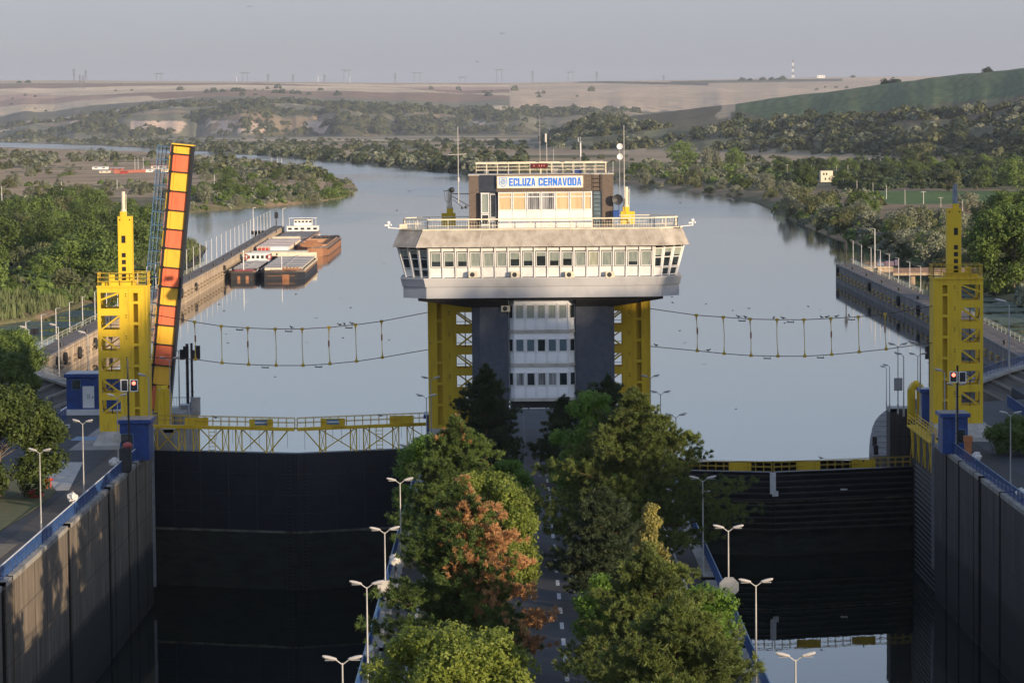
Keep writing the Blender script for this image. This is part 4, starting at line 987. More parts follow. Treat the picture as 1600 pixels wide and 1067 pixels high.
def R4(a,b,c,d): return [(a,b),(c,b),(c,d),(a,d)]
GL = {'E':[R4(0,0,.36,1),R4(.36,0,1,.2),R4(.36,.4,.92,.6),R4(.36,.8,1,1)],
 'C':[R4(0,.08,.36,.92),R4(.08,.92,.92,1),R4(.36,.8,1,.92),R4(.66,.62,1,.8),R4(.08,0,.92,.08),R4(.36,.08,1,.2),R4(.66,.2,1,.38)],
 'L':[R4(0,0,.38,1),R4(.38,0,1,.22)], 'U':[R4(0,.08,.36,1),R4(.64,.08,1,1),R4(.08,0,.92,.08),R4(.36,.08,.64,.2)],
 'Z':[R4(0,.8,1,1),R4(0,0,1,.2),[(0,.2),(.44,.2),(1,.8),(.56,.8)]],
 'A':[[(0,0),(.31,0),(.5,.8),(.5,1),(.3,1)],[(.5,.8),(.69,0),(1,0),(.7,1),(.5,1)],[(.37,.22),(.63,.22),(.595,.38),(.405,.38)]],
 'V':[[(.3,0),(.5,0),(.5,.2),(.31,1),(0,1)],[(.5,0),(.7,0),(1,1),(.69,1),(.5,.2)]],
 'R':[R4(0,0,.36,1),R4(.36,.8,.92,1),R4(.64,.56,1,.8),R4(.36,.42,.92,.56),[(.66,0),(1,0),(.86,.42),(.52,.42)]],
 'N':[R4(0,0,.32,1),R4(.68,0,1,1),[(.32,.5),(.68,0),(.68,.5),(.32,1)]],
 'O':[R4(0,.08,.36,.92),R4(.64,.08,1,.92),R4(.08,0,.92,.08),R4(.36,.08,.64,.2),R4(.08,.92,.92,1),R4(.36,.8,.64,.92)],
 'D':[R4(0,0,.36,1),R4(.36,.82,.9,1),R4(.36,0,.9,.18),R4(.64,.18,1,.82)]}
def lettering(word, x0, x1, z0, z1, y, m, parent):
    q = MB(); n = len(word); g = .12; w = (x1-x0)/(n+(n-1)*g)
    for i, ch in enumerate(word):
        xo = x0+i*w*(1+g)
        for P in GL[ch]:
            k = len(q.v); q.v += [(xo+a*w, y, z0+b*(z1-z0)) for a, b in P]; q.f.append(tuple(range(k, k+len(P))))
    q.build('lettering', m, parent)
lettering('ECLUZA', WX(795.5,289.8,285), WX(836.5,289.8,285), sz0+.17, sz1-.16, 289.82, sblue, sb)
lettering('CERNAVODA', WX(841.5,289.8,285), WX(908.5,289.8,285), sz0+.17, sz1-.16, 289.82, sblue, sb)
# crest
ex0, ex1 = WX(779.5,289.8,285), WX(792.5,289.8,285); q = MB(); em = (ex0+ex1)/2; ez = sz0+.04
def shield(k, y):
    w = (ex1-ex0)/2*k; top_ = sz1-.1-(1-k)*.3; return [(em-w, y, top_), (em-w, y, ez+.32+(1-k)*.1), (em, y, ez+(1-k)*.45), (em+w, y, ez+.32+(1-k)*.1), (em+w, y, top_)]
for k, y, mm, nm in ((1, 289.828, sblue, 'crest_border'), (.86, 289.822, mat('crest_field', (.62,.68,.66), .5), 'crest_field')):
    q = MB(); P = shield(k, y); q.v = P; q.f = [tuple(range(5))]; q.build(nm, mm, sb)
q = MB(); cc = Vector((em, 289.815, (sz0+sz1)/2+.03))
for i in range(16):
    a = i/16*6.283; b2 = (i+1)/16*6.283; r0, r1 = .17, .22
    q.quad(cc+Vector((math.cos(a)*r0,0,math.sin(a)*r0)), cc+Vector((math.cos(a)*r1,0,math.sin(a)*r1)), cc+Vector((math.cos(b2)*r1,0,math.sin(b2)*r1)), cc+Vector((math.cos(b2)*r0,0,math.sin(b2)*r0)))
q.bar(cc+Vector((-.1,0,-.1)), cc+Vector((0,0,.12)), .03, .004); q.bar(cc+Vector((.1,0,-.1)), cc+Vector((0,0,.12)), .03, .004); q.bar(cc+Vector((-.06,0,-.03)), cc+Vector((.06,0,-.03)), .03, .004)
q.build('crest_emblem', sblue, sb)
# top railing, board and masts
r5 = [(WX(743,291.3,260),291.3,25.56),(WX(948,291.3,260),291.3,25.56),(WX(948,291.3,260),296.6,25.56),(WX(743,291.3,260),296.6,25.56),(WX(743,291.3,260),291.3,25.56)]
simple_rail(T, r5, 1.0, 1.05, M['cream'], .05, (.35,.65), name='top_railing', thick=.12)
q = MB(); a_, b_ = WX(829,291.1,260), WX(856,291.1,260); q.box(a_, b_, 291.0, 291.2, WZ(263,291.1,843), WZ(255.5,291.1,843)); db = q.build('display_board', mat('display_maroon', (.10,.012,.012), .4), T)
q = MB()
for i, xx in enumerate((.2,.5,.64,.78)): xm = a_+(b_-a_)*xx; zz = (WZ(263,291.1,843)+WZ(255.5,291.1,843))/2; q.box(xm-.02, xm+.02, 290.985, 290.998, zz-.07, zz+.07)
q.build('digits', M['display'], db)
q = MB(); 
for xx in (760,796,868,896): x = WX(xx,294,262); q.box(x-.2, x+.2, 293.8, 294.3, 25.56, 25.9)
q.build('roof_boxes', M['grey_steel'], T)
q = MB(); x = WX(903,292,270); q.box(x-.35, x+.35, 291.8, 292.2, 25.57, 25.95); q.build('roof_tank', M['blue'], T)
# air conditioners under the cabin windows
def ac(x, y, z, m=M['cream']):
    q = MB(); q.box(x-.42, x+.42, y-.38, y, z, z+.58); a = q.build('air_conditioner', m, T, bevel=.03)
    q = MB(); n = 16; c_ = Vector((x-.06, y-.388, z+.29)); k = len(q.v)
    q.v = [tuple(c_+Vector((math.cos(i/n*6.283)*.22,0,math.sin(i/n*6.283)*.22))) for i in range(n)]; q.f = [tuple(range(n))]; q.build('fan_grille', M['dark_steel'], a)
    q = MB(); q.box(x-.4, x-.34, y-.36, y+.1, z-.06, z); q.box(x+.34, x+.4, y-.36, y+.1, z-.06, z); q.build('bracket', M['grey_steel'], a)
for X in (739,805,890,953): ac(WX(X,288,428), 288.1, WZ(434,288,X))
ac(WX(790,290,482), 290.2, WZ(487,290,790))
for X, w in ((803,0),(900,0)): pass
# ================================================================ YELLOW HOIST TOWERS
def hoist(x0, mir, label, rod_m, loc_y=299.0):
    """x0: chamber-side edge; the solid leg stands at the chamber, the braced bay away from it. mir=+1: braced bay towards +x"""
    w, dep, zt = 4.7, 3.2, 15.0; Y_ = loc_y
    o = empty('hoist_tower', (x0, Y_, 0), 0, label, 'hoist tower', 'yellow hoist towers at the four lock walls')
    X = lambda u: x0+mir*u
    def bx(q, u0, u1, a, b_, z0, z1): q.box(min(X(u0),X(u1)), max(X(u0),X(u1)), a, b_, z0, z1)
    # solid leg: front plate with vertical slots
    q = MB(); zs0 = 1.2; pitch = 2.02; n = 7
    bx(q, 0, .82, Y_, Y_+.25, zs0, zt); bx(q, 1.28, 2.5, Y_, Y_+.25, zs0, zt)
    zz = zt-.55; slots = [(zt-1.35, zt-.55)]+[(zt-1.6-2.02*i-1.75, zt-1.6-2.02*i) for i in range(6)]
    prev = zt
    for a, b_ in slots: bx(q, .82, 1.28, Y_, Y_+.25, b_, prev); prev = a
    bx(q, .82, 1.28, Y_, Y_+.25, zs0, max(prev, zs0+.05))
    bx(q, 0, 2.5, Y_+.55, Y_+.7, zs0, zt); bx(q, 0, .12, Y_+.25, Y_+.55, zs0, zt); bx(q, 2.38, 2.5, Y_+.25, Y_+.55, zs0, zt)
    bx(q, 0, .5, Y_+.7, Y_+dep, zs0, zt)
    bx(q, 1.62, 1.66, Y_-.03, Y_, zs0, zt); bx(q, -.06, .1, Y_-.06, Y_+.3, zs0, zt)
    q.build('guide_leg', M['yellow'], o)
    q = MB()
    for i in range(7):
        for dz in (0, .22): bx(q, 1.9, 2.05, Y_-.012, Y_+.005, zt-.9-2.02*i+dz, zt-.82-2.02*i+dz)
    q.build('bolt_holes', M['black'], o)
    # outer post and rungs front and back
    for yy, nm in ((Y_, 'front_frame'), (Y_+dep-.3, 'rear_frame')):
        q = MB(); bx(q, 4.4, w, yy, yy+.28, zs0, zt); bx(q, 2.5, 2.62, yy, yy+.28, zs0, zt)
        if yy > Y_: bx(q, 0.5, 2.5, yy, yy+.1, zs0, zs0+.4)
        for i in range(8):
            z1 = zt-1.9*i-(.0 if i == 0 else .12*i); h = .5 if i == 0 else .68
            if i < 7: bx(q, 2.62, 4.4, yy, yy+.26, z1-h, z1)
            else: bx(q, 2.62, 4.4, yy, yy+.26, zs0, zs0+1.0)
        q.build(nm, M['yellow'], o)
    for i in range(7):
        za = zt-2.02*i-.7; zb = za-1.34; q = MB()
        a = (X(2.62), Y_+.12, za if i % 2 else zb); c = (X(4.4), Y_+.12, zb if i % 2 else za)
        if i == 0: a = (X(2.62), Y_+.12, zt-.55); c = (X(4.4), Y_+.12, zt-1.2)
        q.bar(a, c, .16); q.build('diagonal_brace', M['yellow'], o)
        q = MB(); q.bar((X(4.55), Y_+.3, za), (X(4.55), Y_+dep-.3, zb), .14); q.bar((X(2.6), Y_+dep-.35, za), (X(4.5), Y_+dep-.35, zb), .12); q.build('rear_brace', M['yellow'], o)
        q = MB()
        if i: q.bar((X(2.7),Y_+.4,zb+.45),(X(4.4),Y_+.4,zb+.45),.05); q.bar((X(3.5),Y_+.5,zb),(X(3.5),Y_+.5,za),.09); q.build('landing_rail', M['dark_steel'], o)
    # foot, cap beam, platform and railing
    q = MB(); pf = [(min(X(-.15),X(w+.5)), Y_-1.6), (max(X(-.15),X(w+.5)), Y_-1.6), (max(X(-.15),X(w+.5)), Y_+dep+.5), (min(X(-.15),X(w+.5)), Y_+dep+.5)]
    pt = [(min(X(0),X(w-.1)), Y_-.15), (max(X(0),X(w-.1)), Y_-.15), (max(X(0),X(w-.1)), Y_+dep+.1), (min(X(0),X(w-.1)), Y_+dep+.1)]
    q.prism(pf, 0.0, 1.2, pt); q.build('concrete_foot', M['concrete_light'], o)
    q = MB(); bx(q, -.1, w+.05, Y_-.12, Y_+dep+.1, zt, zt+.16); bx(q, 1.1, 3.2, Y_+.2, Y_+2.0, zt+.16, zt+.65); bx(q, 3.6, 4.3, Y_+.4, Y_+1.2, zt+.16, zt+.5); bx(q, 3.05, 3.5, Y_+.1, Y_+.6, zt+.16, zt+1.2)
    q.build('top_platform', M['yellow'], o)
    q = MB(); zr = zt+.16
    P = [(X(-.05),Y_-.08,zr),(X(w),Y_-.08,zr),(X(w),Y_+dep,zr),(X(-.05),Y_+dep,zr),(X(-.05),Y_-.08,zr)]
    for a, c in zip(P, P[1:]):
        a = Vector(a); c = Vector(c)
        for h in (.4,.8,1.2): q.bar(a+Vector((0,0,h)), c+Vector((0,0,h)), .06)
        k = 4
        for i in range(k+1): p = a.lerp(c, i/k); q.bar(p, p+Vector((0,0,1.2)), .07)
    q.build('platform_railing', M['yellow_dim'], o)
    # mast with window holes and piston rod
    zm = 21.75; q = MB(); u0, u1 = 1.35, 2.68; ym = Y_+.5; um = (u0+u1)/2+.15
    holes = [(19.2,19.9)]+[(18.25-.66*i-.42, 18.25-.66*i) for i in range(5)]
    bx(q, u0, um-.2, ym, ym+.1, zt+.16, zm); bx(q, um+.2, u1, ym, ym+.1, zt+.16, zm); pv = zm
    for a, b_ in holes: bx(q, um-.2, um+.2, ym, ym+.1, b_, pv); pv = a
    bx(q, um-.2, um+.2, ym, ym+.1, zt+.9, pv)
    bx(q, u0, u0+.1, ym+.1, ym+1.2, zt+.16, zm); bx(q, u1-.1, u1, ym+.1, ym+1.2, zt+.16, zm); bx(q, u0+.1, u1-.1, ym+1.1, ym+1.2, zt+.16, zm-.01); bx(q, u0+.1, u1-.1, ym+.1, ym+1.1, zm-.1, zm-.005)
    bx(q, um-.3, um+.3, ym+.1, ym+.7, zm, zm+.45)
    q.build('mast', M['yellow'], o)
    q = MB()
    for a, b_ in holes: bx(q, um-.2, um+.2, ym+.12, ym+.14, a, b_)
    bx(q, u0+.12, u0+.25, ym-.012, ym+.005, zm-.4, zm-.28); bx(q, u1-.25, u1-.12, ym-.012, ym+.005, zm-.4, zm-.28)
    q.build('openings', M['black'], o)
    q = MB(); q.tube((X(um),ym+.4,zm+.45),(X(um),ym+.4,zm+2.35),.19,n=12); q.tube((X(um),ym+.4,zm+.45),(X(um),ym+.4,zm+.62),.28,n=12); q.tube((X(um-.28),ym+.3,zm+.1),(X(um-.28),ym+.3,zm+2.1),.035); q.bar((X(um-.28),ym+.3,zm+1.0),(X(um),ym+.4,zm+1.0),.05)
    q.build('piston_rod', rod_m, o)
    return o
hoist(-35.05, -1, 'sunlit yellow hoist tower beside the upright orange and yellow bridge', M['cream'])
hoist(-8.15, 1, 'yellow hoist tower behind the column nearest the black gate, mast beside the floodlight bracket', M['cream'])
hoist(13.0, -1, 'yellow hoist tower behind the dark column on the pine side, mast near the dishes', M['cream'])
hoist(40.15, 1, 'shaded yellow hoist tower beside the traffic signal showing red and the dark wall', mat('blue_grey_rod', (.22,.26,.32), .5))

# ================================================================ UPRIGHT BRIDGE
def bascule():
    o = empty('bascule_bridge', (-36.3, 317.5, 0), 0, 'raised footbridge standing upright with orange and yellow warning squares and black edges', 'bridge')
    a = Vector((-37.1, 317.3, 1.6)); b_ = Vector((-34.25, 317.3, 28.45)); ax = (b_-a).normalized(); sd = Vector((ax.z, 0, -ax.x))  # to the right
    w = 2.0; L_ = (b_-a).length; Y_ = 317.3
    P = lambda s, t, y=0: a+ax*s+sd*t+Vector((0, y, 0))
    def blk(q, s0, s1, t0, t1, ya, yb):
        k = len(q.v); q.v += [tuple(P(s,t,y)) for s,t,y in ((s0,t0,ya),(s0,t1,ya),(s0,t1,yb),(s0,t0,yb),(s1,t0,ya),(s1,t1,ya),(s1,t1,yb),(s1,t0,yb))]
        q.f += [(k,k+3,k+2,k+1),(k+4,k+5,k+6,k+7),(k,k+1,k+5,k+4),(k+1,k+2,k+6,k+5),(k+2,k+3,k+7,k+6),(k+3,k,k+4,k+7)]
    ys = [228,240,268,298,328,357.5,387,417,447,476,507,537,569.5,600,640]
    s_at = lambda Yp: (WZ(Yp, 317.3, 265)-a.z)/ax.z
    for i, (Y0, Y1) in enumerate(zip(ys, ys[1:])):
        s1, s0 = s_at(Y0), max(0, s_at(Y1)); m_ = M['leaf_yellow'] if i % 2 == 0 else M['orange']
        if s1 <= 0: continue
        q = MB(); blk(q, s0+.02, s1-.02, .12, w-.16, 0, .1); q.build('warning_panel', m_, o)
        q = MB(); blk(q, s0+.02, s1-.02, -.22, -.05, 0.05, .5); q.build('deck_edge', M['leaf_yellow'] if i % 2 else mat_pink, o)
        q = MB(); blk(q, s0-.06, s0+.06, -.1, w-.12, -.16, .0); blk(q, s0-.12, s0+.12, -.16, .22, -.22, 0); q.build('panel_rib', M['black'], o)
        q = MB(); blk(q, s0+.02, s1-.02, .42, .46, -.05, 0); q.build('panel_seam', m_, o)
    q = MB(); blk(q, 0, L_, w-.12, w+.1, -.22, 1.5); blk(q, 0, L_, -.05, .1, -.1, .4); q.build('bottom_flange', M['black'], o)
    q = MB(); blk(q, 0, L_, -.05, w-.12, .4, 1.5); q.build('bridge_girder', M['dark_steel'], o)
    q = MB(); blk(q, L_, L_+.12, -.1, w+.1, -.2, 1.5); q.build('end_plate', M['leaf_yellow'], o)
    # deck railing, now standing out to the side
    for yy in (.2, 1.4):
        q = MB()
        for t in (-.75,-1.15,-1.5): blk(q, 1.5, L_-.2, t-.03, t+.03, yy-.03, yy+.03)
        for k in range(20):
            s = 1.5+(L_-1.8)*k/19; blk(q, s-.035, s+.035, -1.55, -.2, yy-.03, yy+.03)
        q.build('deck_railing', M['blue_light'] if yy < 1 else M['blue_rail'], o)
    q = MB()
    for k in range(40):
        s = 1.5+(L_-1.8)*k/39; blk(q, s-.02, s+.02, -.95, -.9, .2, 1.4)
    q.build('railing_rungs', M['blue_light'], o)
    q = MB(); blk(q, 8.6, 9.6, -1.7, -1.15, -.05, 0.0); q.build('white_plate', M['white'], o)
    q = MB(); blk(q, -.2, 2.6, .55, 1.6, -.4, -.2); q.build('hinge_guard', M['yellow'], o)
    q = MB(); blk(q, 1.1, 2.3, .85, 1.5, -.5, -.42); g_ = q.build('hinge_window_frame', M['white'], o)
    q = MB(); blk(q, 1.25, 2.15, .95, 1.4, -.53, -.505); q.build('hinge_window', M['red'], g_)
    q = MB(); q.box(-38.4, -33.6, 316.4, 321.5, 0, 1.2); q.build('plinth', M['concrete'], o)
mat_pink = mat('pale_pink_edge', (.62,.28,.22), .6)
bascule()

# ================================================================ ROPE BARRIERS ACROSS THE CHAMBERS
def barrier(xa, xb, Xs, tops, bots, ends, label):
    o = empty('cable_barrier', ((xa+xb)/2, 300, 0), 0, label, 'cable barrier'); D = 300.2
    up = [Vector((xa, D, WZ(ends[0], D, ends[4])))]+[W(X, y, D) for X, y in zip(Xs, tops)]+[Vector((xb, D, WZ(ends[1], D, ends[5])))]
    lo = [Vector((xa, D, WZ(ends[2], D, ends[4])))]+[W(X+1.5, y, D) for X, y in zip(Xs, bots)]+[Vector((xb, D, WZ(ends[3], D, ends[5])))]
    for P in (up, lo): q = MB(); q.path(P, .04, 6); q.build('cable', mat_cable, o)
    for i in range(len(Xs)):
        a, c = up[i+1], lo[i+1]; m_ = a.lerp(c, .5)+Vector((rnd.uniform(-.06,.06), 0, 0)); q = MB()
        q.path([a, m_, c], .035, 6)
        for p in (a, c): q.prism([(p.x-.16,p.y-.08),(p.x+.16,p.y-.08),(p.x+.16,p.y+.08),(p.x-.16,p.y+.08)], p.z-.12, p.z+.12)
        for p, s in ((a,-1),(c,1)): q.tube(p, p+Vector((0,0,s*.55)), .10, .04, 6)
        h = q.build('hanger', M['yellow_dim'], o)
        if i in (0,2,5,7): q = MB(); q.tube(m_+Vector((0,0,-.1)), m_+Vector((0,0,.5)), .08); q.build('sleeve', M['rust'], h)
    for P, fr in ((up, (.3,.5,.75)), (lo, (.4,.62))):
        for t in fr:
            k = t*(len(P)-1); p = P[int(k)].lerp(P[int(k)+1], k-int(k)); q = MB(); q.bar(p+Vector((-.35,-.03,-.22)), p+Vector((.35,-.03,-.25)), .06, .1); q.bar(p+Vector((-.3,-.03,-.2)), p+Vector((-.3,-.03,0)), .03); q.bar(p+Vector((.3,-.03,-.2)), p+Vector((.3,-.03,0)), .03); q.build('marker_bar', M['dark_steel'], o)
    return up, lo
mat_cable = mat('rusty_cable', (.10,.06,.055), .7)
cb1 = barrier(-35.0, -8.2, [304,345.5,387,430,472,514,555.5,596], [503,509.5,512.5,514,514,511.5,507.5,502], [561.5,567,569.5,571,571,568.5,564.5,558.5], (490,488,558,546,234,670), 'sagging rope barrier with yellow hangers in front of the upright bridge')
cb2 = barrier(13.0, 40.2, [1088,1130,1172,1214,1256,1298,1341,1383], [492.5,495.5,498.5,499.5,499.5,497.5,495,491], [548,552.5,555.5,556.5,556.5,554,550,545.5], (482,478,541,535.5,1017,1460), 'sagging rope barrier with perching birds before the shaded yellow tower')

# ================================================================ LAMPS
def lamp_proto(h=6.2, heads=2, arm=.36, z0=0):
    o = empty('street_lamp', (0,0,-500)); q = MB()
    q.tube((0,0,0),(0,0,.9),.085,n=10); q.tube((0,0,.9),(0,0,h),.06,.038,10); local(q, 'pole', M['lamp_pole'], o)
    for s in ((-1,1) if heads == 2 else (-1,)):
        q = MB(); q.tube((0,0,h-.08),(s*arm*.8,0,h+.14),.028,n=6); local(q, 'arm', M['lamp_pole'], o)
        q = MB(); n = 8; cx = s*(arm+.22); 
        # a flattened, tapered head tilted up
        secs = [(-.33,.05,.035),(-.27,.11,.065),(0,.15,.09),(.22,.13,.075),(.32,.07,.04)]; k = 0
        for (u, wy, wz) in secs:
            for i in range(n):
                a = i/n*6.283; q.v.append((cx+s*u, math.cos(a)*wy, h+.24+u*.22+math.sin(a)*wz))
        for j in range(len(secs)-1):
            for i in range(n): q.f.append((j*n+i, j*n+(i+1)%n, (j+1)*n+(i+1)%n, (j+1)*n+i))
        q.f += [tuple(range(n)), tuple((len(secs)-1)*n+i for i in range(n))]
        hd = local(q, 'lamp_head', M['lamp_head'], o)
        q = MB(); q.box(cx-.2, cx+.22, -.1, .1, h+.12, h+.15); local(q, 'lens', M['grey_steel'], hd)
    return o
LP2 = lamp_proto(); LP1 = lamp_proto(5.2, 1, .28); used = set()
def place(proto, loc, rz=0, label=None, cat='street lamp', group=None, sc=1):
    o = proto if proto.name not in used else copy_tree(proto); used.add(proto.name)
    o.location = loc; o.rotation_euler = (0,0,rz); o.scale = (sc,sc,sc); tag(o, label, cat, group); return o
lamps = [((535,1037),'nearest double street lamp on the black gate side, cut by the picture edge'),((573,917),'second nearest double street lamp along the railing of the black gate chamber'),
 ((601,831),'double street lamp with a white box on its pole, beside the black gate chamber'),((625,753),'double street lamp left of the green and brown pines, standing before the black gate'),((642,699),'shaded grey double street lamp at the right end of the black gate'),
 ((666,620),'small double street lamp beside the blue machine box near the inner yellow tower'),((673,592),'farthest double street lamp beside the inner yellow tower')]
for (p, l) in lamps:
    X, Y = p; D = (H-6.3)*FPX/(Y-YH(X)); D *= .9985; w = W(X, Y, D); place(LP2, (w.x, D, 0), rnd.uniform(-.2,.2), l, group='double lamps along the black gate chamber')
lampsR = [((1243,1033),'nearest double street lamp over the mirror-like water, cut by the picture edge'),((1181,915),'double street lamp at the lower end of the blue railing, above the sky reflection'),((1138,829),'double street lamp with an octagonal plate on its pole beside the front pines'),
 ((1098,751),'double street lamp half hidden in the big pine before the ribbed gate'),((1056,651),'street lamp whose head shows at the edge of the big pine'),((1032,615),'double street lamp between the bright green tree and the water'),((1016,590),'farthest double street lamp beside the inner yellow tower on the pine side')]
for (p, l) in lampsR:
    X, Y = p; D = (H-6.3)*FPX/(Y-YH(X)); w = W(X, Y, D); place(LP2, (w.x, D, 0), rnd.uniform(-.2,.2), l, group='double lamps along the shaded chamber')
for X, Y, l in ((62,707,'double street lamp by the lawn on the quay with the bushy tree'),(129,661,'double street lamp standing before the asphalt quay behind the first white-wrapped light'),(183,620,'double street lamp with a grey cabinet beside the blue kiosk and yellow tower'),
                (1579,648,'double street lamp on the shaded quay at the picture edge'),(1494,603,'dim double street lamp before the shaded yellow tower')):
    D = (H-6.3)*FPX/(Y-YH(X)); w = W(X, Y, D); place(LP2, (w.x, D, 0), rnd.uniform(-.3,.3), l, group='double lamps on the outer quays')
for X, Y, D, l in ((1403,541,322,'tall double street lamp with a grey box on the wall end'),(1434,556,318,'double street lamp behind the yellow pipe portal'),(265,563,314,'double street lamp before the lowest yellow square of the upright bridge')):
    w = W(X, Y, D); sc = w.z/6.2; place(LP2, (w.x, D, 0), 0, l, sc=sc)
for X, Y, D, l in ((1385,575,329,'leftmost single lamp on the concrete wall end beside the pale water'),(1377+13,557+16,325,'single lamp with a raised head behind the leftmost lamp of the wall end'),(1412,556,319,'single lamp between the boxed lamp and the yellow pipe portal'),(1438,540,312,'single lamp reaching up beside the black signal board'),
                   (279,548,321,'single lamp close to the black edge of the upright bridge'),(1476,582,297,'single lamp arm in front of the shaded yellow tower'),(232,590,297,'single lamp arm in front of the sunlit yellow tower'),(1577,476,372,'single lamp on the shaded side quay at the picture edge'),
                   (45,553-38,392,'single lamp with a white box beside the pair of black signals'),(91,511,398,'single lamp with a white box on the curved quay link'),(137,523,380,'single lamp before the sunlit mooring wall near the hut')):
    w = W(X, Y, D); base = 0 if D < 340 else -2.4; sc = max(.6, (w.z-base)/5.2); place(LP1, (w.x, D, base), 0, l, sc=sc)
# boxes on lamp poles
def pole_box(X, Y, D, w_, h_, m, label, cat='equipment box'):
    p = W(X, Y, D); q = MB(); q.box(p.x-w_/2, p.x+w_/2, D-.35, D-.1, p.z-h_/2, p.z+h_/2); q.box(p.x-w_*.35, p.x+w_*.35, D-.1, D, p.z-.1, p.z+.1); tag(q.build('equipment_box', m, bevel=.02), label, cat)
D_ = (H-6.3)*FPX/(831-YH(601)); pole_box(600, 918, D_, .75, .95, M['concrete_light'], 'white equipment box fixed to the lamp pole beside the black gate chamber')
pole_box(604, 947, D_, .35, .5, M['grey_steel'], 'small grey box low on the same boxed lamp pole')
D_ = (H-6.3)*FPX/(829-YH(1138)); q = MB(); p = W(1139, 916, D_); n = 8; R_ = .62
q.v = [(p.x+R_*math.cos((i+.5)/8*6.283), D_-.12, p.z+R_*math.sin((i+.5)/8*6.283)) for i in range(8)]+[(p.x+R_*math.cos((i+.5)/8*6.283), D_-.08, p.z+R_*math.sin((i+.5)/8*6.283)) for i in range(8)]
q.f = [tuple(range(8)), tuple(range(15,7,-1))]+[(i,(i+1)%8,8+(i+1)%8,8+i) for i in range(8)]; tag(q.build('octagonal_sign', M['grey_steel']), 'blank octagonal plate seen from behind on a lamp pole by the pines', 'sign')
pole_box(1134, 944, D_+2, .3, .75, M['concrete_light'], 'narrow white box under the octagonal plate by the pines')
pole_box(1403, 600, 321.5, .85, 1.3, M['grey_steel'], 'grey box on the tall lamp pole of the wall end'); pole_box(184, 684, 278.5, .6, .75, M['concrete_light'], 'grey cabinet on the lamp pole beside the blue kiosk')

# ================================================================ SIGNALS
def signal(X, Yb, Yt, D, zbase, heads, label, front=True, pole_r=.09, top=None):
    b_ = W(X, Yb, D); o = empty('traffic_signal', (b_.x, D, zbase), 0, label, 'traffic signal'); zt = WZ(Yt, D, X); q = MB(); q.tube((b_.x, D, zbase), (b_.x, D, zt), pole_r, n=8)
    for z in np.arange(zbase+1, zt-.3, 1.1): q.bar((b_.x-.22, D-.05, z), (b_.x+.22, D-.05, z), .04)
    q.build('pole', M['black'], o)
    for (X0, X1, Y0, Y1, lit) in heads:
        a = W(X0, Y1, D-.3); c = W(X1, Y0, D-.3)
        q = MB(); q.box(a.x, c.x, D-.5, D-.15, a.z, c.z); hb = q.build('signal_head', M['black'], o)
        q = MB(); q.bar(((a.x+c.x)/2, D-.2, (a.z+c.z)/2), (b_.x, D, (a.z+c.z)/2), .08); q.build('bracket', M['black'], hb)
        if front:
            t = .09; q = MB(); q.box(a.x-t, c.x+t, D-.53, D-.5, c.z, c.z+t); q.box(a.x-t, c.x+t, D-.53, D-.5, a.z-t, a.z); q.box(a.x-t, a.x, D-.53, D-.5, a.z, c.z); q.box(c.x, c.x+t, D-.53, D-.5, a.z, c.z); q.build('white_border', M['white'], hb)
            for k, fr_ in enumerate((.74, .3)):
                q = MB(); cz = a.z+(c.z-a.z)*fr_; q.tube(((a.x+c.x)/2, D-.5, cz), ((a.x+c.x)/2, D-.62, cz), .2, n=12); q.build('hood', M['dark_steel'], hb)
                q = MB(); q.tube(((a.x+c.x)/2, D-.62, cz), ((a.x+c.x)/2, D-.64, cz), .17, n=14); q.build('lens', M['red_light'] if (lit and k == 0) else M['dark_steel'], hb)
    return o
signal(202, 715, 560, 281, 0, [(190.5,199,594,610,0),(205,214.5,594,610,1)], 'white framed signal pair with the red light lit, before the sunlit yellow tower')
signal(1496, 700, 571, 281, 0, [(1484.5,1494,581.5,596,1),(1499,1508,581.5,596,0)], 'white framed signal pair with the red light lit, before the shaded yellow tower')
signal(293.5, 625, 537, 327, .2, [(281,288.5,546,562,0),(286.5,294.5,541,560,0)], 'black boxy signals seen from behind on the thick pole nearer the upright bridge', False, .16)
signal(300.5, 620, 536, 330, .2, [(299,304,547,562,0),(305,312.5,540,561,0)], 'black boxy signals seen from behind on the slim pole at the wall end', False, .13)
signal(1452, 600, 535, 320, 0, [(1445.5,1453,541,561,0),(1453,1458,547,562,0)], 'black signal board with white dots beside the shaded yellow tower', False, .07)
signal(54, 552, 510, 425, -2.5, [(48,53,513,523,0),(55,60.5,513,523,0)], 'pair of black signals at the near end of the sunlit mooring wall', False, .09)
signal(1322, 412, 376, 700, -2.5, [(1319.5,1324.5,381,391,0)], 'black signal mast at the far end of the shaded mooring wall', False, .12)
signal(432, 366, 329, 950, -2.5, [(429,434.5,332,341,0)], 'black signal mast among the poles at the far end of the sunlit mooring wall', False, .18)
# grey cabinets under the signals
for X, Y, D, w_, h_, l in ((246,0,0,0,0,0),):
    pass
b_ = MB(); b_.box(WX(277,322),WX(292,322),322,324,.2,1.6); tag(b_.build('control_cabinet', M['grey_steel']), 'grey control cabinet between the upright bridge and the signal poles', 'cabinet')
b_ = MB(); b_.tube((WX(303.5,326),326,.2),(WX(303.5,326),326,1.9),.5,n=14); b_.tube((WX(303.5,326),326,1.9),(WX(303.5,326),326,2.05),.53,n=14); tag(b_.build('round_tank', M['concrete_light']), 'round pale tank at the wall end behind the footbridge', 'tank')
railing([(XL0-.2,316,0),(XL0-.2,337.6,0),(-38,337.6,0)], 'blue railing around the pale wall end beside the signals', step=1.8)

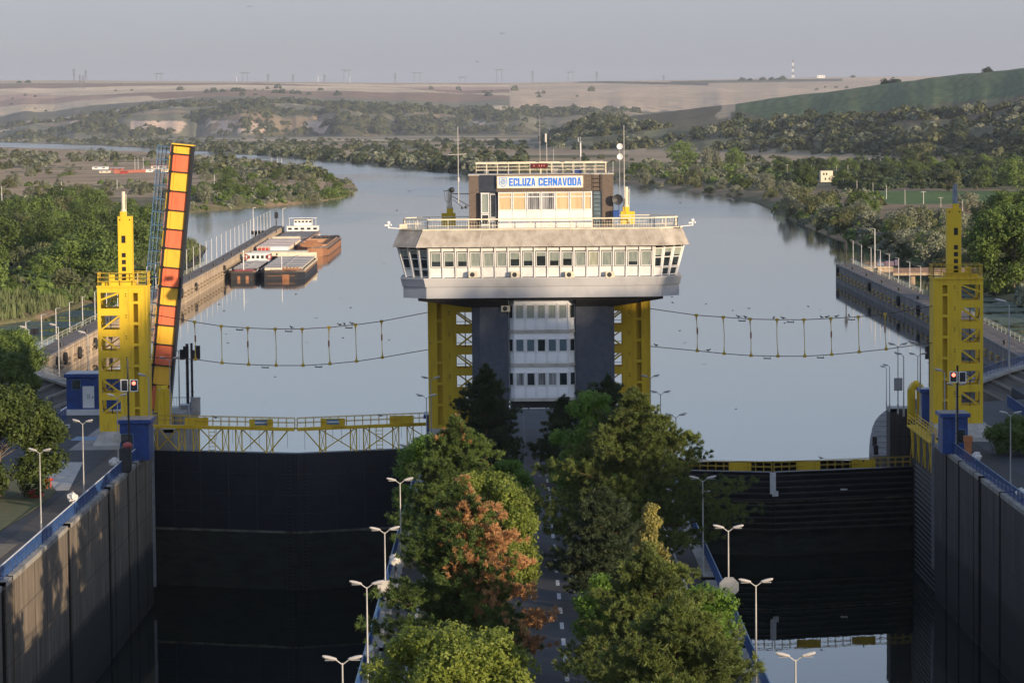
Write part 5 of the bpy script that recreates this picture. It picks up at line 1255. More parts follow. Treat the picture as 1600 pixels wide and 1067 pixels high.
# ================================================================ HUTS
def hut(x0, x1, y0, y1, z0, z1, label, m=None, roof=.35, over=.25, roof_m=None, door=None, win=None, kind='hut'):
    m = m or M['blue']; o = empty('service_'+kind, ((x0+x1)/2, (y0+y1)/2, z0), 0, label, kind); q = MB(); q.box(x0, x1, y0, y1, z0, z1-roof); q.build('wall', m, o)
    q = MB(); q.box(x0-over, x1+over, y0-over, y1+over, z1-roof, z1); q.build('roof', roof_m or m, o, bevel=.03)
    q = MB(); q.box(x0-over+.1, x1+over-.1, y0-over+.1, y1+over-.1, z1, z1+.03); q.build('roof_sheet', M['grey_steel'], o)
    q = MB()
    n = max(2, int((x1-x0)/.45))
    for i in range(n+1): xx = x0+(x1-x0)*i/n; q.box(xx-.015, xx+.015, y0-.02, y0, z0+.05, z1-roof)
    q.build('wall_ribs', m, o)
    if door:
        d = MB(); d.box(door[0], door[1], y0-.05, y0-.02, z0+.15, z0+2.45); dd = d.build('door', door[2], o); q = MB(); q.box(door[1]-.2, door[1]-.1, y0-.09, y0-.05, z0+1.2, z0+1.35); q.build('handle', M['dark_steel'], dd)
        if door[3]: text('door_number', door[3], M['dark_steel'], dd, door[0]+.45, door[1]-.45, z0+1.1, z0+1.6, y0-.055)
    if win:
        q = MB(); q.box(win[0]-.06, win[1]+.06, y0-.045, y0-.02, win[2]-.06, win[3]+.06); w = q.build('window', M['blue_light'], o); q = MB(); q.box(win[0], win[1], y0-.06, y0-.048, win[2], win[3]); q.build('pane', M['glass'], w)
    return o
a = W(104.5, 628, 330); c = W(160, 584, 330)
hut(a.x, a.x+5.6, 330, 334, 0.55, c.z, 'blue hut with a pale numbered door behind the sunlit yellow tower', door=(WX(127,330), WX(145,330), M['white_panel'], '313'), win=(WX(111,330), WX(123.5,330), WZ(608,330,117), WZ(594,330,117)))
q = MB(); q.box(a.x-.6, a.x+6.4, 329.2, 334.5, 0, .55); tag(q.build('hut_plinth', M['white']), 'white plinth under the blue hut with the numbered door', 'plinth')
a = W(182, 700, 284.5)
hut(WX(184,284), WX(229,284)-.0, 284, 287.5, 0, WZ(656,284,205), 'blue kiosk at the chamber railing in front of the sunlit yellow tower', win=(WX(186,284), WX(204,284), 1.0, 2.4), kind='kiosk')
hut(WX(223,322), WX(242,322), 322, 325, 0, WZ(612,322,230), 'small blue hut behind the yellow footbridge at the foot of the upright bridge')
hut(WX(664,300), WX(700,300), 300, 303, 0, WZ(648,300,680), 'blue machine hut at the island end of the yellow footbridge', kind='hut')
hut(WX(1473,283), WX(1512,283), 283, 286, 0, WZ(646,283,1490), 'shaded blue kiosk behind the traffic signal showing red on the dark wall side', win=(WX(1496,283), WX(1508,283), 1.0, 2.2), kind='kiosk')
hut(WX(1441,312), WX(1460,312), 312, 314, 0, WZ(608,312,1450), 'narrow blue cabinet between the pipe portal and the shaded yellow tower', kind='cabinet')
hut(WX(712,302), WX(727,302), 303.5, 305.5, 2.2, 4.6, 'blue box hut seen through the braced bay of the inner yellow tower')
# yellow pipe portal
def portal(X0, X1, Yt, D, label):
    a = W(X0, Yt, D); c = W(X1, Yt, D); q = MB(); r = .42; P = [Vector((a.x+r,D,0))]
    for t in range(7): an = math.pi-t/6*math.pi/2; P.append(Vector((a.x+r+.6+math.cos(an)*.6, D, a.z-r-.6+math.sin(an)*.6)))
    for t in range(7): an = math.pi/2-t/6*math.pi/2; P.append(Vector((c.x-r-.6+math.cos(an)*.6, D, a.z-r-.6+math.sin(an)*.6)))
    P.append(Vector((c.x-r, D, 0))); q.path(P, r, 14); tag(q.build('pipe_portal', M['yellow']), label, 'pipe portal')
portal(1417.5, 1445, 594.5, 316, 'thick yellow pipe bent into a portal on the dark wall end')
portal(WX(247,320)*0+246, 268, 602, 316.2, 'yellow bent pipe guard at the foot of the upright bridge')
# footbridge end on the far wall (yellow, seen along)
fb = empty('access_stair', (40.6, 300, 0), 0, 'yellow sloping walkway along the dark wall below the narrow blue cabinet', 'walkway')
q = MB()
for xx in (39.1, 39.9):
    for hh in (.35,.7,1.05): q.bar((xx,294,hh),(xx,311,hh),.06)
    for k in range(9): q.bar((xx,294+k*2.1,-.1),(xx,294+k*2.1,1.05),.06)
q.build('handrail', M['yellow'], fb); q = MB(); q.box(39.05,40,294,311,-.2,-.05); q.build('deck', M['yellow'], fb)
for k in range(4): q = MB(); y = 296+k*4.5; q.bar((39.5,y,-.2),(39.5,y,-3.2),.14); q.bar((39.5,y,-.2),(39.5,y+2,-3.2),.1); q.bar((39.5,y+2,-.2),(39.5,y,-3.2),.1); q.build('trestle', M['yellow'], fb)
q = MB()
for k in range(22): q.bar((39.9,294,-4-k*.5),(39.9,311,-4-k*.5-0.0),.12,.1)
tag(q.build('slat_fender', mat('slat_steel', (.10,.10,.105), .6)), 'horizontal steel slats in the dark gate recess below the yellow walkway', 'fender')
q = MB(); q.box(39.2,39.5,293.4,293.7,-12,.8); tag(q.build('guide_rail', M['grey_steel']), 'pale vertical guide rail at the corner of the dark gate recess', 'guide rail')
q = MB(); q.box(-34.25,-33.95,293.4,293.7,-13,2.2); tag(q.build('guide_rail', M['grey_steel']), 'tall vertical guide rail where the stained wall meets the black gate', 'guide rail')
# white-wrapped floodlights on the railings
def wrapped(X, Y, D, label):
    p = W(X, Y, D); o = empty('wrapped_floodlight', (p.x, D, 0), 0, label, 'floodlight', 'floodlights wrapped in white plastic'); q = MB(); q.tube((p.x,D,0),(p.x,D,p.z-.2),.07); q.build('post', M['dark_steel'], o)
    q = MB(); q.ball((p.x,D,p.z), .42, 9, 6, .95); rs = np.random.RandomState(int(X)); q.v = [(a+rs.normal()*.06, b+rs.normal()*.06, c_+rs.normal()*.06) for a,b,c_ in q.v]; q.build('plastic_wrap', M['tarp'], o)
for X, Y, xw, l in ((113,777,XL0-.7,'nearer white-wrapped floodlight on the stained wall railing'),(179,722,XL0-.7,'farther white-wrapped floodlight on the stained wall railing near the kiosk'),(649,767,XL1+.8,'pale wrapped floodlight beside the railing left of the brown-tipped pine'),(618,876,XL1+.8,'pale wrapped floodlight at the edge of the brown-tipped pine, near the boxed lamp'),
                    (581,1018,XL1+.8,'pale wrapped floodlight by the nearest lamps and round green tree'),(1526,713,XR1+.7,'white-wrapped floodlight on the dark wall railing beyond the small people-high cabinets'),(1596,770,XR1+.7,'white-wrapped floodlight on the dark wall railing at the picture edge')):
    r_ = ray(X, Y); D = xw/r_.x*r_.y; wrapped(X, Y, D, l)
# small blue and white posts by the railings
def lifepost(X, Y, xw, label, m):
    r_ = ray(X, Y); D = xw/r_.x*r_.y; p = W(X, Y, D); o = empty('service_post', (p.x, D, 0), 0, label, 'service post'); q = MB()
    for dx in (-.28,.28): q.box(p.x+dx-.05, p.x+dx+.05, D-.1, D+.1, 0, p.z-.15)
    q.box(p.x-.05,p.x+.05,D-.05,D+.05,0,p.z-.15); q.build('frame', m, o); q = MB(); q.prism([(p.x-.45,D-.3),(p.x+.45,D-.3),(p.x+.45,D+.3),(p.x-.45,D+.3)], p.z-.15, p.z+.15, [(p.x-.05,D-.05),(p.x+.05,D-.05),(p.x+.05,D+.05),(p.x-.05,D+.05)]); q.build('cap', M['white'], o)
lifepost(211, 701, XL0-.6, 'blue framed post with a white peaked cap below the sunlit kiosk', M['blue_rail'])
lifepost(1488, 690, XR1+.5, 'white framed post with a peaked cap nearer the shaded kiosk wall', M['blue_light']); lifepost(1503, 690, XR1+1.6, 'second peaked post close to the orange box by the shaded kiosk', M['blue_light'])
q = MB(); p = W(195, 703, 274); q.box(p.x-.5, p.x+.5, 274, 275, 0, p.z+.2); tag(q.build('machine_cover', M['dark_steel'], bevel=.1), 'dark machine with a rounded top at the foot of the sunlit signal pole', 'machine')
q = MB(); q.ball((p.x+.2, 274.4, p.z+.35), .45, 12, 8, .7); tag(q.build('red_bag', mat('faded_red_cloth', (.42,.10,.09), .8)), 'faded red bundle on top of the dark machine beside the blue kiosk', 'bundle')
q = MB(); p = W(1513, 690, 277); q.box(p.x-.3, p.x+.3, 277, 277.5, 0, p.z); q.box(p.x-.38, p.x+.38, 276.95, 277.55, p.z, p.z+.5); tag(q.build('orange_box', mat('dull_orange_box', (.45,.16,.05), .6)), 'small orange box on a stand beside the shaded blue kiosk', 'box')
q = MB()
for X, Y in ((73,752),(79,750)): p = G(X, Y+12); q.tube((p.x,p.y,0),(p.x,p.y,.9),.07); q.tube((p.x-.25,p.y,.7),(p.x+.25,p.y,.7),.09)
tag(q.build('hydrant', M['red']), 'red fire hydrant pipes on the pale pad behind the bushy quay tree', 'hydrant')
q = MB(); p = G(55, 778); q.ball((p.x,p.y,.35), .7, 12, 8, .6); tag(q.build('red_cover', M['red']), 'rounded red cover on the lawn edge under the bushy quay tree', 'cover')

# ================================================================ ANTENNAS AND CAMERAS ON THE CONTROL TOWER
def mast(X, Y0, Y1, D, r, m, label, extra=None):
    a = W(X, Y1, D); z1 = WZ(Y0, D, X); q = MB(); q.tube((a.x,D,a.z),(a.x,D,z1),r,r*.6,6)
    if extra: extra(q, a.x, D, a.z, z1)
    tag(q.build('antenna_mast', m), label, 'antenna')
wm = M['lamp_head']
mast(716.5, 198, 318, 291, .05, wm, 'tall white whip antenna on the bracket beside the roof house, on the raised bridge side', lambda q,x,y,a,z: (q.bar((x-.9,y,z-2.6),(x+.8,y,z-2.55),.06), q.tube((x,y,a+2),(x,y,a+2.4),.1)))
mast(975.5, 196, 310, 291, .05, wm, 'tall white whip antenna beside the two white dishes')
mast(844, 182, 273, 292, .025, wm, 'thin tall whip antenna rising from the middle of the roof railing')
mast(854.5, 209, 273, 292.3, .04, wm, 'stout stub antenna next to the red display board', lambda q,x,y,a,z: q.tube((x-.1,y,z-.8),(x-.1,y,z),.09))
mast(907, 213, 272, 292, .05, M['grey_steel'], 'lumpy sensor mast on the right half of the roof railing', lambda q,x,y,a,z: (q.tube((x,y,z-1.9),(x,y,z-.6),.11), q.bar((x-.25,y,z-.5),(x+.25,y,z-.5),.05), q.tube((x-.2,y,z-.5),(x-.2,y,z-.1),.05)))
mast(865, 230, 272, 292, .04, M['grey_steel'], 'short grey antenna between the stub antenna and the sensor mast')
def dish(q, c, r):
    k = len(q.v); q.v.append(tuple(c))
    for i in range(14): q.v.append((c[0]+math.cos(i/14*6.283)*r, c[1]-.12, c[2]+math.sin(i/14*6.283)*r))
    for i in range(14): q.f.append((k, k+1+i, k+1+(i+1)%14))
def dm(q, x, y, a, z):
    q.tube((x-.6,y+.4,a),(x-.6,y+.4,z-1.5),.03); q.tube((x-1.0,y+.4,a),(x-1.0,y+.4,z-2.5),.03)
    for h in np.arange(a+.3, z-2, .5): q.bar((x-1.0,y+.4,h),(x-.6,y+.4,h),.03)
mast(968.5, 226, 322, 290.8, .045, M['grey_steel'], 'grey lattice mast carrying two white dishes beside the roof house', dm)
for X, Y, r in ((968.5,229,.27),(968.8,245,.27)):
    q = MB(); p = W(X, Y, 290.6); dish(q, p, r*1.05); q.tube(p, p+Vector((0,.25,0)), .12); tag(q.build('dish_antenna', M['white']), 'upper white dish of the lattice mast' if Y < 240 else 'lower white dish of the lattice mast', 'dish antenna')
q = MB(); p = W(965, 312, 290.4); dish(q, p, .5); q.tube(p, p+Vector((-.6,.5,0)), .05); q.tube(p+Vector((.5,0,.1)), p+Vector((.7,0,-1.3)), .03); tag(q.build('dish_antenna', M['dark_steel']), 'dark dish low beside the roof house above the terrace railing', 'dish antenna')
q = MB(); p = W(962, 332, 290.4); q.box(p.x-.25,p.x+.35,290.2,290.7,p.z-.6,p.z+.2); q.tube((p.x+.3,290.4,p.z-1),(p.x+.3,290.4,p.z+.7),.04); tag(q.build('roof_equipment', M['blue'], bevel=.05), 'dark blue equipment bundle on the terrace beside the roof house corner', 'equipment')
# bracket with floodlight at the left
q = MB(); a = W(733, 303, 291.2); c = W(704, 303, 291.2); q.bar(a, c, .09); q.bar(W(733,322,291.2), W(703,305,291.2), .07); q.bar(W(725,326,291.2), W(708,312,291.2), .05); q.ball(W(706,297,291), .27, 10, 6); q.bar(W(693,299,291), W(704,297,291), .08)
q.path([W(694,300,291), W(696,314,291), W(702,316,291), W(706,306,291)], .025); q.ball(W(728,324,291), .15, 8, 5); q.ball(W(722,325,291), .12, 8, 5)
tag(q.build('floodlight_bracket', M['dark_steel']), 'dark steel bracket with a round floodlight and cable beside the roof house', 'bracket')
for X, Y, s, l in ((607,350,1,'white camera arm at the roof corner on the raised bridge side'),(1082,346,-1,'white camera arm at the roof corner on the pine side')):
    q = MB(); p = W(X, Y, 288.6); q.bar(p+Vector((0,0,-.35)), p+Vector((s*1.1,0,-.45)), .08); q.tube(p+Vector((0,0,-.4)), p+Vector((0,0,.15)), .07); q.ball(p+Vector((0,0,.1)), .17, 8, 6); q.box(p.x-.35,p.x-.05,p.y-.1,p.y+.1,p.z-.2,p.z-.05); q.ball(p+Vector((.22,0,-.1)), .1, 8, 5)
    tag(q.build('camera_arm', M['white']), l, 'security camera')
q = MB(); p = W(629,352,288.8); q.box(p.x-.3,p.x+.4,288.6,289,p.z-.35,p.z+.1); tag(q.build('junction_box', M['cream'], bevel=.03), 'cream junction box at the sunlit roof corner behind the railing', 'box')
# ================================================================ MOORING WALLS
M['wall_sun'] = stain_mat('sunlit_mooring_concrete', (.62,.47,.31), (.5,.38,.25), (.3,.25,.18))  # warm sunlight put into the concrete colour
M['wall_shade'] = stain_mat('shaded_mooring_concrete', (.24,.22,.20), (.2,.18,.16), (.14,.13,.12))  # the same concrete with shade put into its colour
M['deck_brown'] = mat('worn_brown_deck', (.17,.14,.115), .9, col2=(.10,.08,.065), scale=.4)  # brown darkened further to hold the shade lying on the deck
M['pole_pale'] = mat('pale_lamp_pole', (.62,.60,.57), .5)
def mooring(P, side, w, label, m, fender_m, n_tyre, yel):
    """P: front edge points (x,y); side: direction of the water"""
    zt = -2.5; o = empty('mooring_wall', (P[0][0], P[0][1], ZW-3), 0, label, 'mooring wall')
    back = [(x-side*w, y) for x, y in P]; poly = P+back[::-1]
    if side < 0: poly = poly[::-1]
    poly = poly[::-1] if side > 0 else poly[::-1]
    def ccw(p): return p if sum((p[i][0]*p[(i+1)%len(p)][1]-p[(i+1)%len(p)][0]*p[i][1]) for i in range(len(p))) > 0 else p[::-1]
    q = MB(); q.prism(ccw(P+back[::-1]), ZW-3, zt); q.build('wall_body', m, o)
    q = MB(); ins = [(x-side*.5, y) for x, y in P]; bk = [(x-side*(w-.15), y) for x, y in P]; q.prism(ccw(ins+bk[::-1]), zt, zt+.02); q.build('deck', M['deck_brown'], o)
    q = MB(); L_ = 0
    pts = []
    for a, c in zip(P, P[1:]):
        a = Vector((*a,0)); c = Vector((*c,0)); k = int((c-a).length/7)
        for i in range(k): pts.append(a.lerp(c, i/k))
    for i, p in enumerate(pts):
        if i < 95:
            q = MB()
            for dz in (0,.75): q.box(min(p.x, p.x+side*.35), max(p.x, p.x+side*.35), p.y-1.1, p.y+1.1, -5.2+dz, -4.85+dz)
            q.build('fender', fender_m, o)
    q = MB()
    for i, p in enumerate(pts[::4]): q.tube((p.x-side*.9,p.y,zt),(p.x-side*.9,p.y,zt+.5),.25,n=8); q.tube((p.x-side*.9,p.y,zt+.5),(p.x-side*.9,p.y,zt+.62),.34,n=8)
    q.build('bollards', M['black'], o)
    return o
PLm = [(-66.4,437),(-67.2,506),(-68.1,641),(-68.9,745),(-73.9,1015)]
mooring(PLm, 1, 3.6, 'long sunlit mooring wall coloured as if warmly lit running out to the barges', M['wall_sun'], mat('timber_fender', (.22,.17,.11), .9), 9, False)
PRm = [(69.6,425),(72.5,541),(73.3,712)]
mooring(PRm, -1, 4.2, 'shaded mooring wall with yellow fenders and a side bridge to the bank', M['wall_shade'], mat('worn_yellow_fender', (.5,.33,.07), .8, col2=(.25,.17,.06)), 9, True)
def tyre(x, y, z, side, label):
    q = MB(); r = .75; n = 14; k = 6
    for i in range(n):
        a = i/n*6.283
        for j in range(k):
            b = j/k*6.283; rr = r+.26*math.cos(b); q.v.append((x+side*(.3+.26*math.sin(b)), y+rr*math.cos(a), z+rr*math.sin(a)))
    for i in range(n):
        for j in range(k): q.f.append((i*k+j, i*k+(j+1)%k, ((i+1)%n)*k+(j+1)%k, ((i+1)%n)*k+j))
    tag(q.build('tyre_fender', M['rubber']), label, 'tyre', 'tyre fenders on the mooring walls')
for y in (455,463,480,500,520,545,560,603,617,641,672,745): tyre(float(np.interp(y,[p[1] for p in PLm],[p[0] for p in PLm])), y, -3.9 if y % 2 else -4.3, 1, 'black tyre hung as a fender on the sunlit mooring wall')
for y in (560,590,640,705): tyre(float(np.interp(y,[p[1] for p in PRm],[p[0] for p in PRm])), y, -3.9, -1, 'black tyre hung as a fender on the shaded mooring wall')
# rows of slim lamp poles on the walls
def slim_proto(m, h=4.8):
    o = empty('pole_lamp', (0,0,-500)); q = MB(); q.tube((0,0,0),(0,0,h),.085,.06,6); local(q, 'pole', m, o); q = MB(); q.bar((0,0,h-.03),(.75,0,h+.08),.16,.09); local(q, 'lamp_head', M['grey_steel'], o); return o
SP = slim_proto(M['pole_pale']); cnt = 0
y = 452.0
while y < 1005:
    x = float(np.interp(y, [p[1] for p in PLm], [p[0] for p in PLm]))-3.9; h = 1.0 if y < 600 else 1.12
    place(SP, (x, y, -2.5), 0, 'slim pale pole lamp in the row along the sunlit mooring wall', 'pole lamp', 'slim pole lamps along the sunlit mooring wall', sc=h); y += 16.2
for X, Y0, Y1, D in ((396,325,372,985),(442,326,352,1000)):
    w = W(X, Y1, D); q = MB(); q.tube((w.x,D,-3),(w.x,D,WZ(Y0,D,X)),.16,.1,6); q.bar((w.x,D,WZ(Y0,D,X)),(w.x+1,D,WZ(Y0,D,X)+.1),.25,.15); tag(q.build('tall_pole', M['pole_pale']), 'tall pale pole at the river end of the sunlit mooring wall, on the pontoon' if X < 400 else 'tall pale pole at the tip of the sunlit mooring wall', 'pole')
SP2 = slim_proto(M['pole_pale'], 5.6)
for X, Yt in ((1333,376),(1346,382),(1361,387),(1375.5,391),(1389.5,397),(1404,403),(1421.5,409),(1438.5,416)):
    r_ = ray(X, Yt); x_b = 77.3; D = x_b/r_.x*r_.y; place(SP2, (x_b, D, -2.5), 3.14, 'slim pole lamp in the row on the shaded mooring wall', 'pole lamp', 'slim pole lamps on the shaded mooring wall', sc=max(.5, (WZ(Yt, D, X)+2.5)/5.6))
w = W(1367, 411, 690); place(SP2, (w.x, 690, -2.5), 3.14, 'tallest pole lamp beside the sunlit side deck of the shaded mooring wall', 'pole lamp', sc=1.55)
# railing along the backs
railing([(x-3.5,y,-2.5) for x, y in PLm[:4]], 'low pale railing along the back of the sunlit mooring wall', h=.95, step=6, mt=mat('faded_rail', (.42,.42,.34), .7), bal=1.5, rails=(.45,), pr=.07)
railing([(x+3.9,y,-2.5) for x, y in PRm], 'low grey-green railing along the back of the shaded mooring wall', h=.95, step=5, mt=mat('faded_rail_green', (.36,.38,.32), .7), bal=1.2, rails=(.45,), pr=.07)
# pontoon head at the far end
q = MB(); a = W(394, 354, 1000); q.box(a.x, -74, 996, 1004, -4.5, -3.9); q.box(a.x, -74, 996, 996.5, -3.9, -3.3); hd = q.build('pontoon_bridge', M['dark_steel']); tag(hd, 'dark pontoon bridge at the river end of the sunlit mooring wall', 'pontoon')
for i in range(6): q = MB(); x = a.x+1+i*1.9; q.bar((x,1000,-4.5),(x-1.2,998,-9),.5); q.build('pile', M['dark_steel'], hd)
# side bridge and deck of the shaded wall
q = MB(); a = W(1392, 422, 668); q.box(a.x, 118, 664, 668, -2.9, -2.3); sb2 = q.build('side_bridge', M['wall_sun']); tag(sb2, 'flat side bridge with a brown railing from the shaded mooring wall to the bank', 'footbridge')
q = MB(); q.box(WX(1423,666), WX(1429,666), 665, 667, -9, -2.9); q.build('pier', M['wall_sun'], sb2)
q = MB(); q.box(a.x, 118, 663.9, 664, -2.3, -1.25); q.build('railing_panel', mat('brown_rail', (.16,.11,.09), .8), sb2)
q = MB(); q.box(77.5, WX(1391,700), 695, 701, -5, -2.45); q.box(WX(1367,700), WX(1391,700), 694, 695, -7, -2.6); sd_ = q.build('side_deck', M['wall_sun']); tag(sd_, 'sunlit concrete side deck behind the far end of the shaded mooring wall', 'deck')
q = MB()
for i in range(8): x = 78+i*(WX(1391,700)-78)/7; q.bar((x,695,-2.45),(x,695,-1.5),.08)
q.bar((78,695,-1.5),(WX(1391,700),695,-1.5),.08); q.build('railing', M['rust'], sd_)
q = MB(); p = G(1357, 403, -2.5); q.box(p.x-1, p.x+1, 700, 702, -2.5, -1.4); q.box(p.x+1.1,p.x+1.9,700,701,-2.5,-1.1); tag(q.build('parked_equipment', mat('purple_grey_box', (.12,.1,.16), .7), bevel=.1), 'dark violet container standing on the far end of the shaded mooring wall', 'container')
# ribbed slopes joining the lock to the walls
def slope(P, Q, label, rails=True):
    o = empty('ribbed_slope', P[0], 0, label, 'embankment'); P = [Vector(p) for p in P]; Q = [Vector(p) for p in Q]
    q = MB()
    for i in range(len(P)-1): q.quad(P[i], P[i+1], Q[i+1], Q[i]); d = Vector((0,0,-.6)); q.quad(P[i]+d, Q[i]+d, Q[i+1]+d, P[i+1]+d)
    q.build('slope_slab', mat('dark_slope', (.10,.085,.07), .95, col2=(.05,.045,.04), scale=.5), o)
    for i in range(len(P)-1):
        for t in (0,.5):
            a = P[i].lerp(P[i+1], t)+Vector((0,0,.12)); c = Q[i].lerp(Q[i+1], t)+Vector((0,0,.12)); q = MB(); q.bar(a, c, .35, .3); q.build('rib', M['concrete'], o)
    q = MB()
    for a, c in zip(P, P[1:]): q.bar(a+Vector((0,0,.25)), c+Vector((0,0,.25)), 2.2, .3)
    q.build('walkway', M['concrete'], o)
gl = [(-67.5,437,-2.3),(-64,418,-2.0),(-59.5,398,-1.6),(-53,378,-1.2),(-46,360,-.8),(-40,345,-.4)]
slope(gl, [(-90,415,-7),(-84,398,-7),(-78,382,-7),(-70,366,-7),(-62,356,-7),(-54,350,-7)], 'dark ribbed slope under the curved quay link behind the blue hut')
railing([Vector(p)+Vector((0,0,.4)) for p in gl], 'grey curved railing linking the lock to the sunlit mooring wall', h=1.1, step=2.2, mt=mat('grey_rail', (.2,.21,.22), .6), bal=.6, rails=(.15,.5))
gr_ = [(71,427,-2.3),(68,408,-1.5),(63.5,390,-.8),(58,372,0),(52,356,0),(46,340,0)]
slope([(-a if False else a, b, c) for a, b, c in gr_], [(92,415,-7),(86,396,-7),(80,380,-7),(74,366,-7),(66,356,-7),(58,350,-7)], 'dark ribbed slope under the curved link behind the shaded yellow tower')
railing([Vector(p)+Vector((0,0,.4)) for p in gr_], 'blue curved railing linking the shaded yellow tower to the mooring wall', h=1.1, step=2.2, mt=M['blue_rail'], bal=.6, rails=(.15,.5))
railing([(-110,441,-2.4),(-70,439,-2.4)], 'dim railing of the side path behind the pair of black signals', h=1.0, step=3, mt=mat('dim_rail', (.12,.13,.15), .7), bal=.8, rails=(.3,))
q = MB(); q.box(-130,-69.8,439.4,441.4,-3,-2.4); tag(q.build('side_walkway', M['concrete']), 'flat side walkway meeting the near end of the sunlit mooring wall', 'walkway')
# curved guide wall beside the dark wall end
cw = empty('wing_wall', (39, 335, ZW-2), 0, 'low curved concrete apron in the pale water beside the dark wall end', 'wing wall')
arc = [G(X, Y, -5.4) for X, Y in ((1358,707),(1358.3,696),(1359.5,684),(1363,668),(1368,656),(1375,648),(1384,641),(1396,636))]
pl_ = [(p.x, p.y) for p in arc]+[(56,arc[-1].y),(56,332),(arc[0].x,332)]
def ccw2(p): return p if sum((p[i][0]*p[(i+1)%len(p)][1]-p[(i+1)%len(p)][0]*p[i][1]) for i in range(len(p))) > 0 else p[::-1]
q = MB(); q.prism(ccw2(pl_), ZW-3, -5.4); q.build('apron', M['wall_shade'], cw)
q = MB()
for k in range(7):
    y = 340+k*6; xe = float(np.interp(y, [p.y for p in arc], [p.x for p in arc])); q.box(xe+.3, 55, y, y+.35, -5.4, -5.3)
q.build('slab_joints', M['concrete'], cw)
q = MB()
for k in range(2): q.box(38.3+k*.9, 38.8+k*.9, 333.2+k*9, 333.4+k*9, -5.4, -4.4)
q.build('post', M['black'], cw)

# ================================================================ BARGES
def hull(q, L_, w, zk, zd, bow=.16, stern=.06, sheer=.5, n=14):
    """local: x across, y along (bow at +y)"""
    sec = []
    for i in range(n+1):
        t = i/n
        if t < stern: k = .72+.28*math.sin(t/stern*math.pi/2)
        elif t > 1-bow: k = math.cos((t-1+bow)/bow*math.pi/2)**.75*.93+.07 if t < 1 else .1
        else: k = 1
        zz = zd+sheer*max(0, (t-.85)/.15)**2+sheer*.5*max(0, (.1-t)/.1)**2; hw = w/2*k; y = (t-.5)*L_
        sec.append([(-hw*.9,y,zk),(-hw,y,zk+.8),(-hw,y,zz),(hw,y,zz),(hw,y,zk+.8),(hw*.9,y,zk)])
    k0 = len(q.v)
    for s in sec: q.v += s
    for i in range(n):
        for j in range(6):
            a = k0+i*6+j; b = k0+i*6+(j+1)%6; q.f.append((a, b, b+6, a+6))
    q.f += [tuple(k0+j for j in range(6)), tuple(k0+n*6+j for j in reversed(range(6)))]
def barge(c, rz, L_, w, zd, hull_m, label, builder):
    o = empty('barge', (c[0], c[1], ZW), rz, label, 'barge'); q = MB(); hull(q, L_, w, -1.6, zd); local(q, 'hull', hull_m, o)
    q = MB(); hull(q, L_*.999, w*1.004, -1.5, .12, sheer=0); local(q, 'boot_topping', M['black'], o); q = MB()
    for s in (-1,1): q.bar((s*(w/2+.05), -L_*.42, zd-.12), (s*(w/2+.05), L_*.38, zd-.12), .16, .22)
    local(q, 'rubbing_strake', M['rust'] if hull_m is not M['rust'] else M['hull_dark'], o); q = MB(); hull(q, L_*.985, w*.96, zd-.05, zd+.012, sheer=.5); local(q, 'deck', deck_m, o); builder(o, L_, w, zd); return o
deck_m = mat('worn_barge_deck', (.20,.15,.12), .85, col2=(.11,.09,.08), scale=.5)
def hatches(o, y0, y1, w, zd, m, n, h=.9, coam=None, step=True):
    q = MB(); q.box(-w/2+.9, w/2-.9, y0, y1, zd+.02, zd+h); local(q, 'hold_coaming', coam or M['hull_dark'], o); k = (y1-y0)/n
    for i in range(n):
        q = MB(); z = zd+h+.02+(.12 if (i % 2 and step) else 0); q.prism([(-w/2+.75,y0+i*k+.05),(w/2-.75,y0+i*k+.05),(w/2-.75,y0+i*k+k-.05),(-w/2+.75,y0+i*k+k-.05)], z, z+.12)
        q.prism([(-.4,y0+i*k+.05),(.4,y0+i*k+.05),(.4,y0+(i+1)*k-.05),(-.4,y0+(i+1)*k-.05)], z+.12, z+.25); local(q, 'hatch_cover', m, o)
def wheelhouse(o, y, w, zd, h, m, wide=.55, dep=4, win=True):
    q = MB(); q.box(-w*wide/2, w*wide/2, y, y+dep, zd+.004, zd+h); a = local(q, 'deckhouse', m, o); q = MB(); q.box(-w*wide/2-.2, w*wide/2+.2, y-.2, y+dep+.2, zd+h, zd+h+.12); local(q, 'deckhouse_roof', m, o)
    if win:
        q = MB(); n = 5
        for i in range(n): x = -w*wide/2+(i+.5)*w*wide/n; q.box(x-w*wide/n*.3, x+w*wide/n*.3, y-.03, y-.003, zd+h*.5, zd+h*.8)
        local(q, 'windows', M['glass'], a)
def rails(o, w, y0, y1, zd, m, h=1.0):
    q = MB()
    for s in (-1,1):
        x = s*(w/2-.15); q.bar((x,y0,zd+h),(x,y1,zd+h),.07); n = int((y1-y0)/3)
        for i in range(n+1): y = y0+(y1-y0)*i/n; q.bar((x,y,zd),(x,y,zd+h),.07)
    local(q, 'deck_rails', m, o)
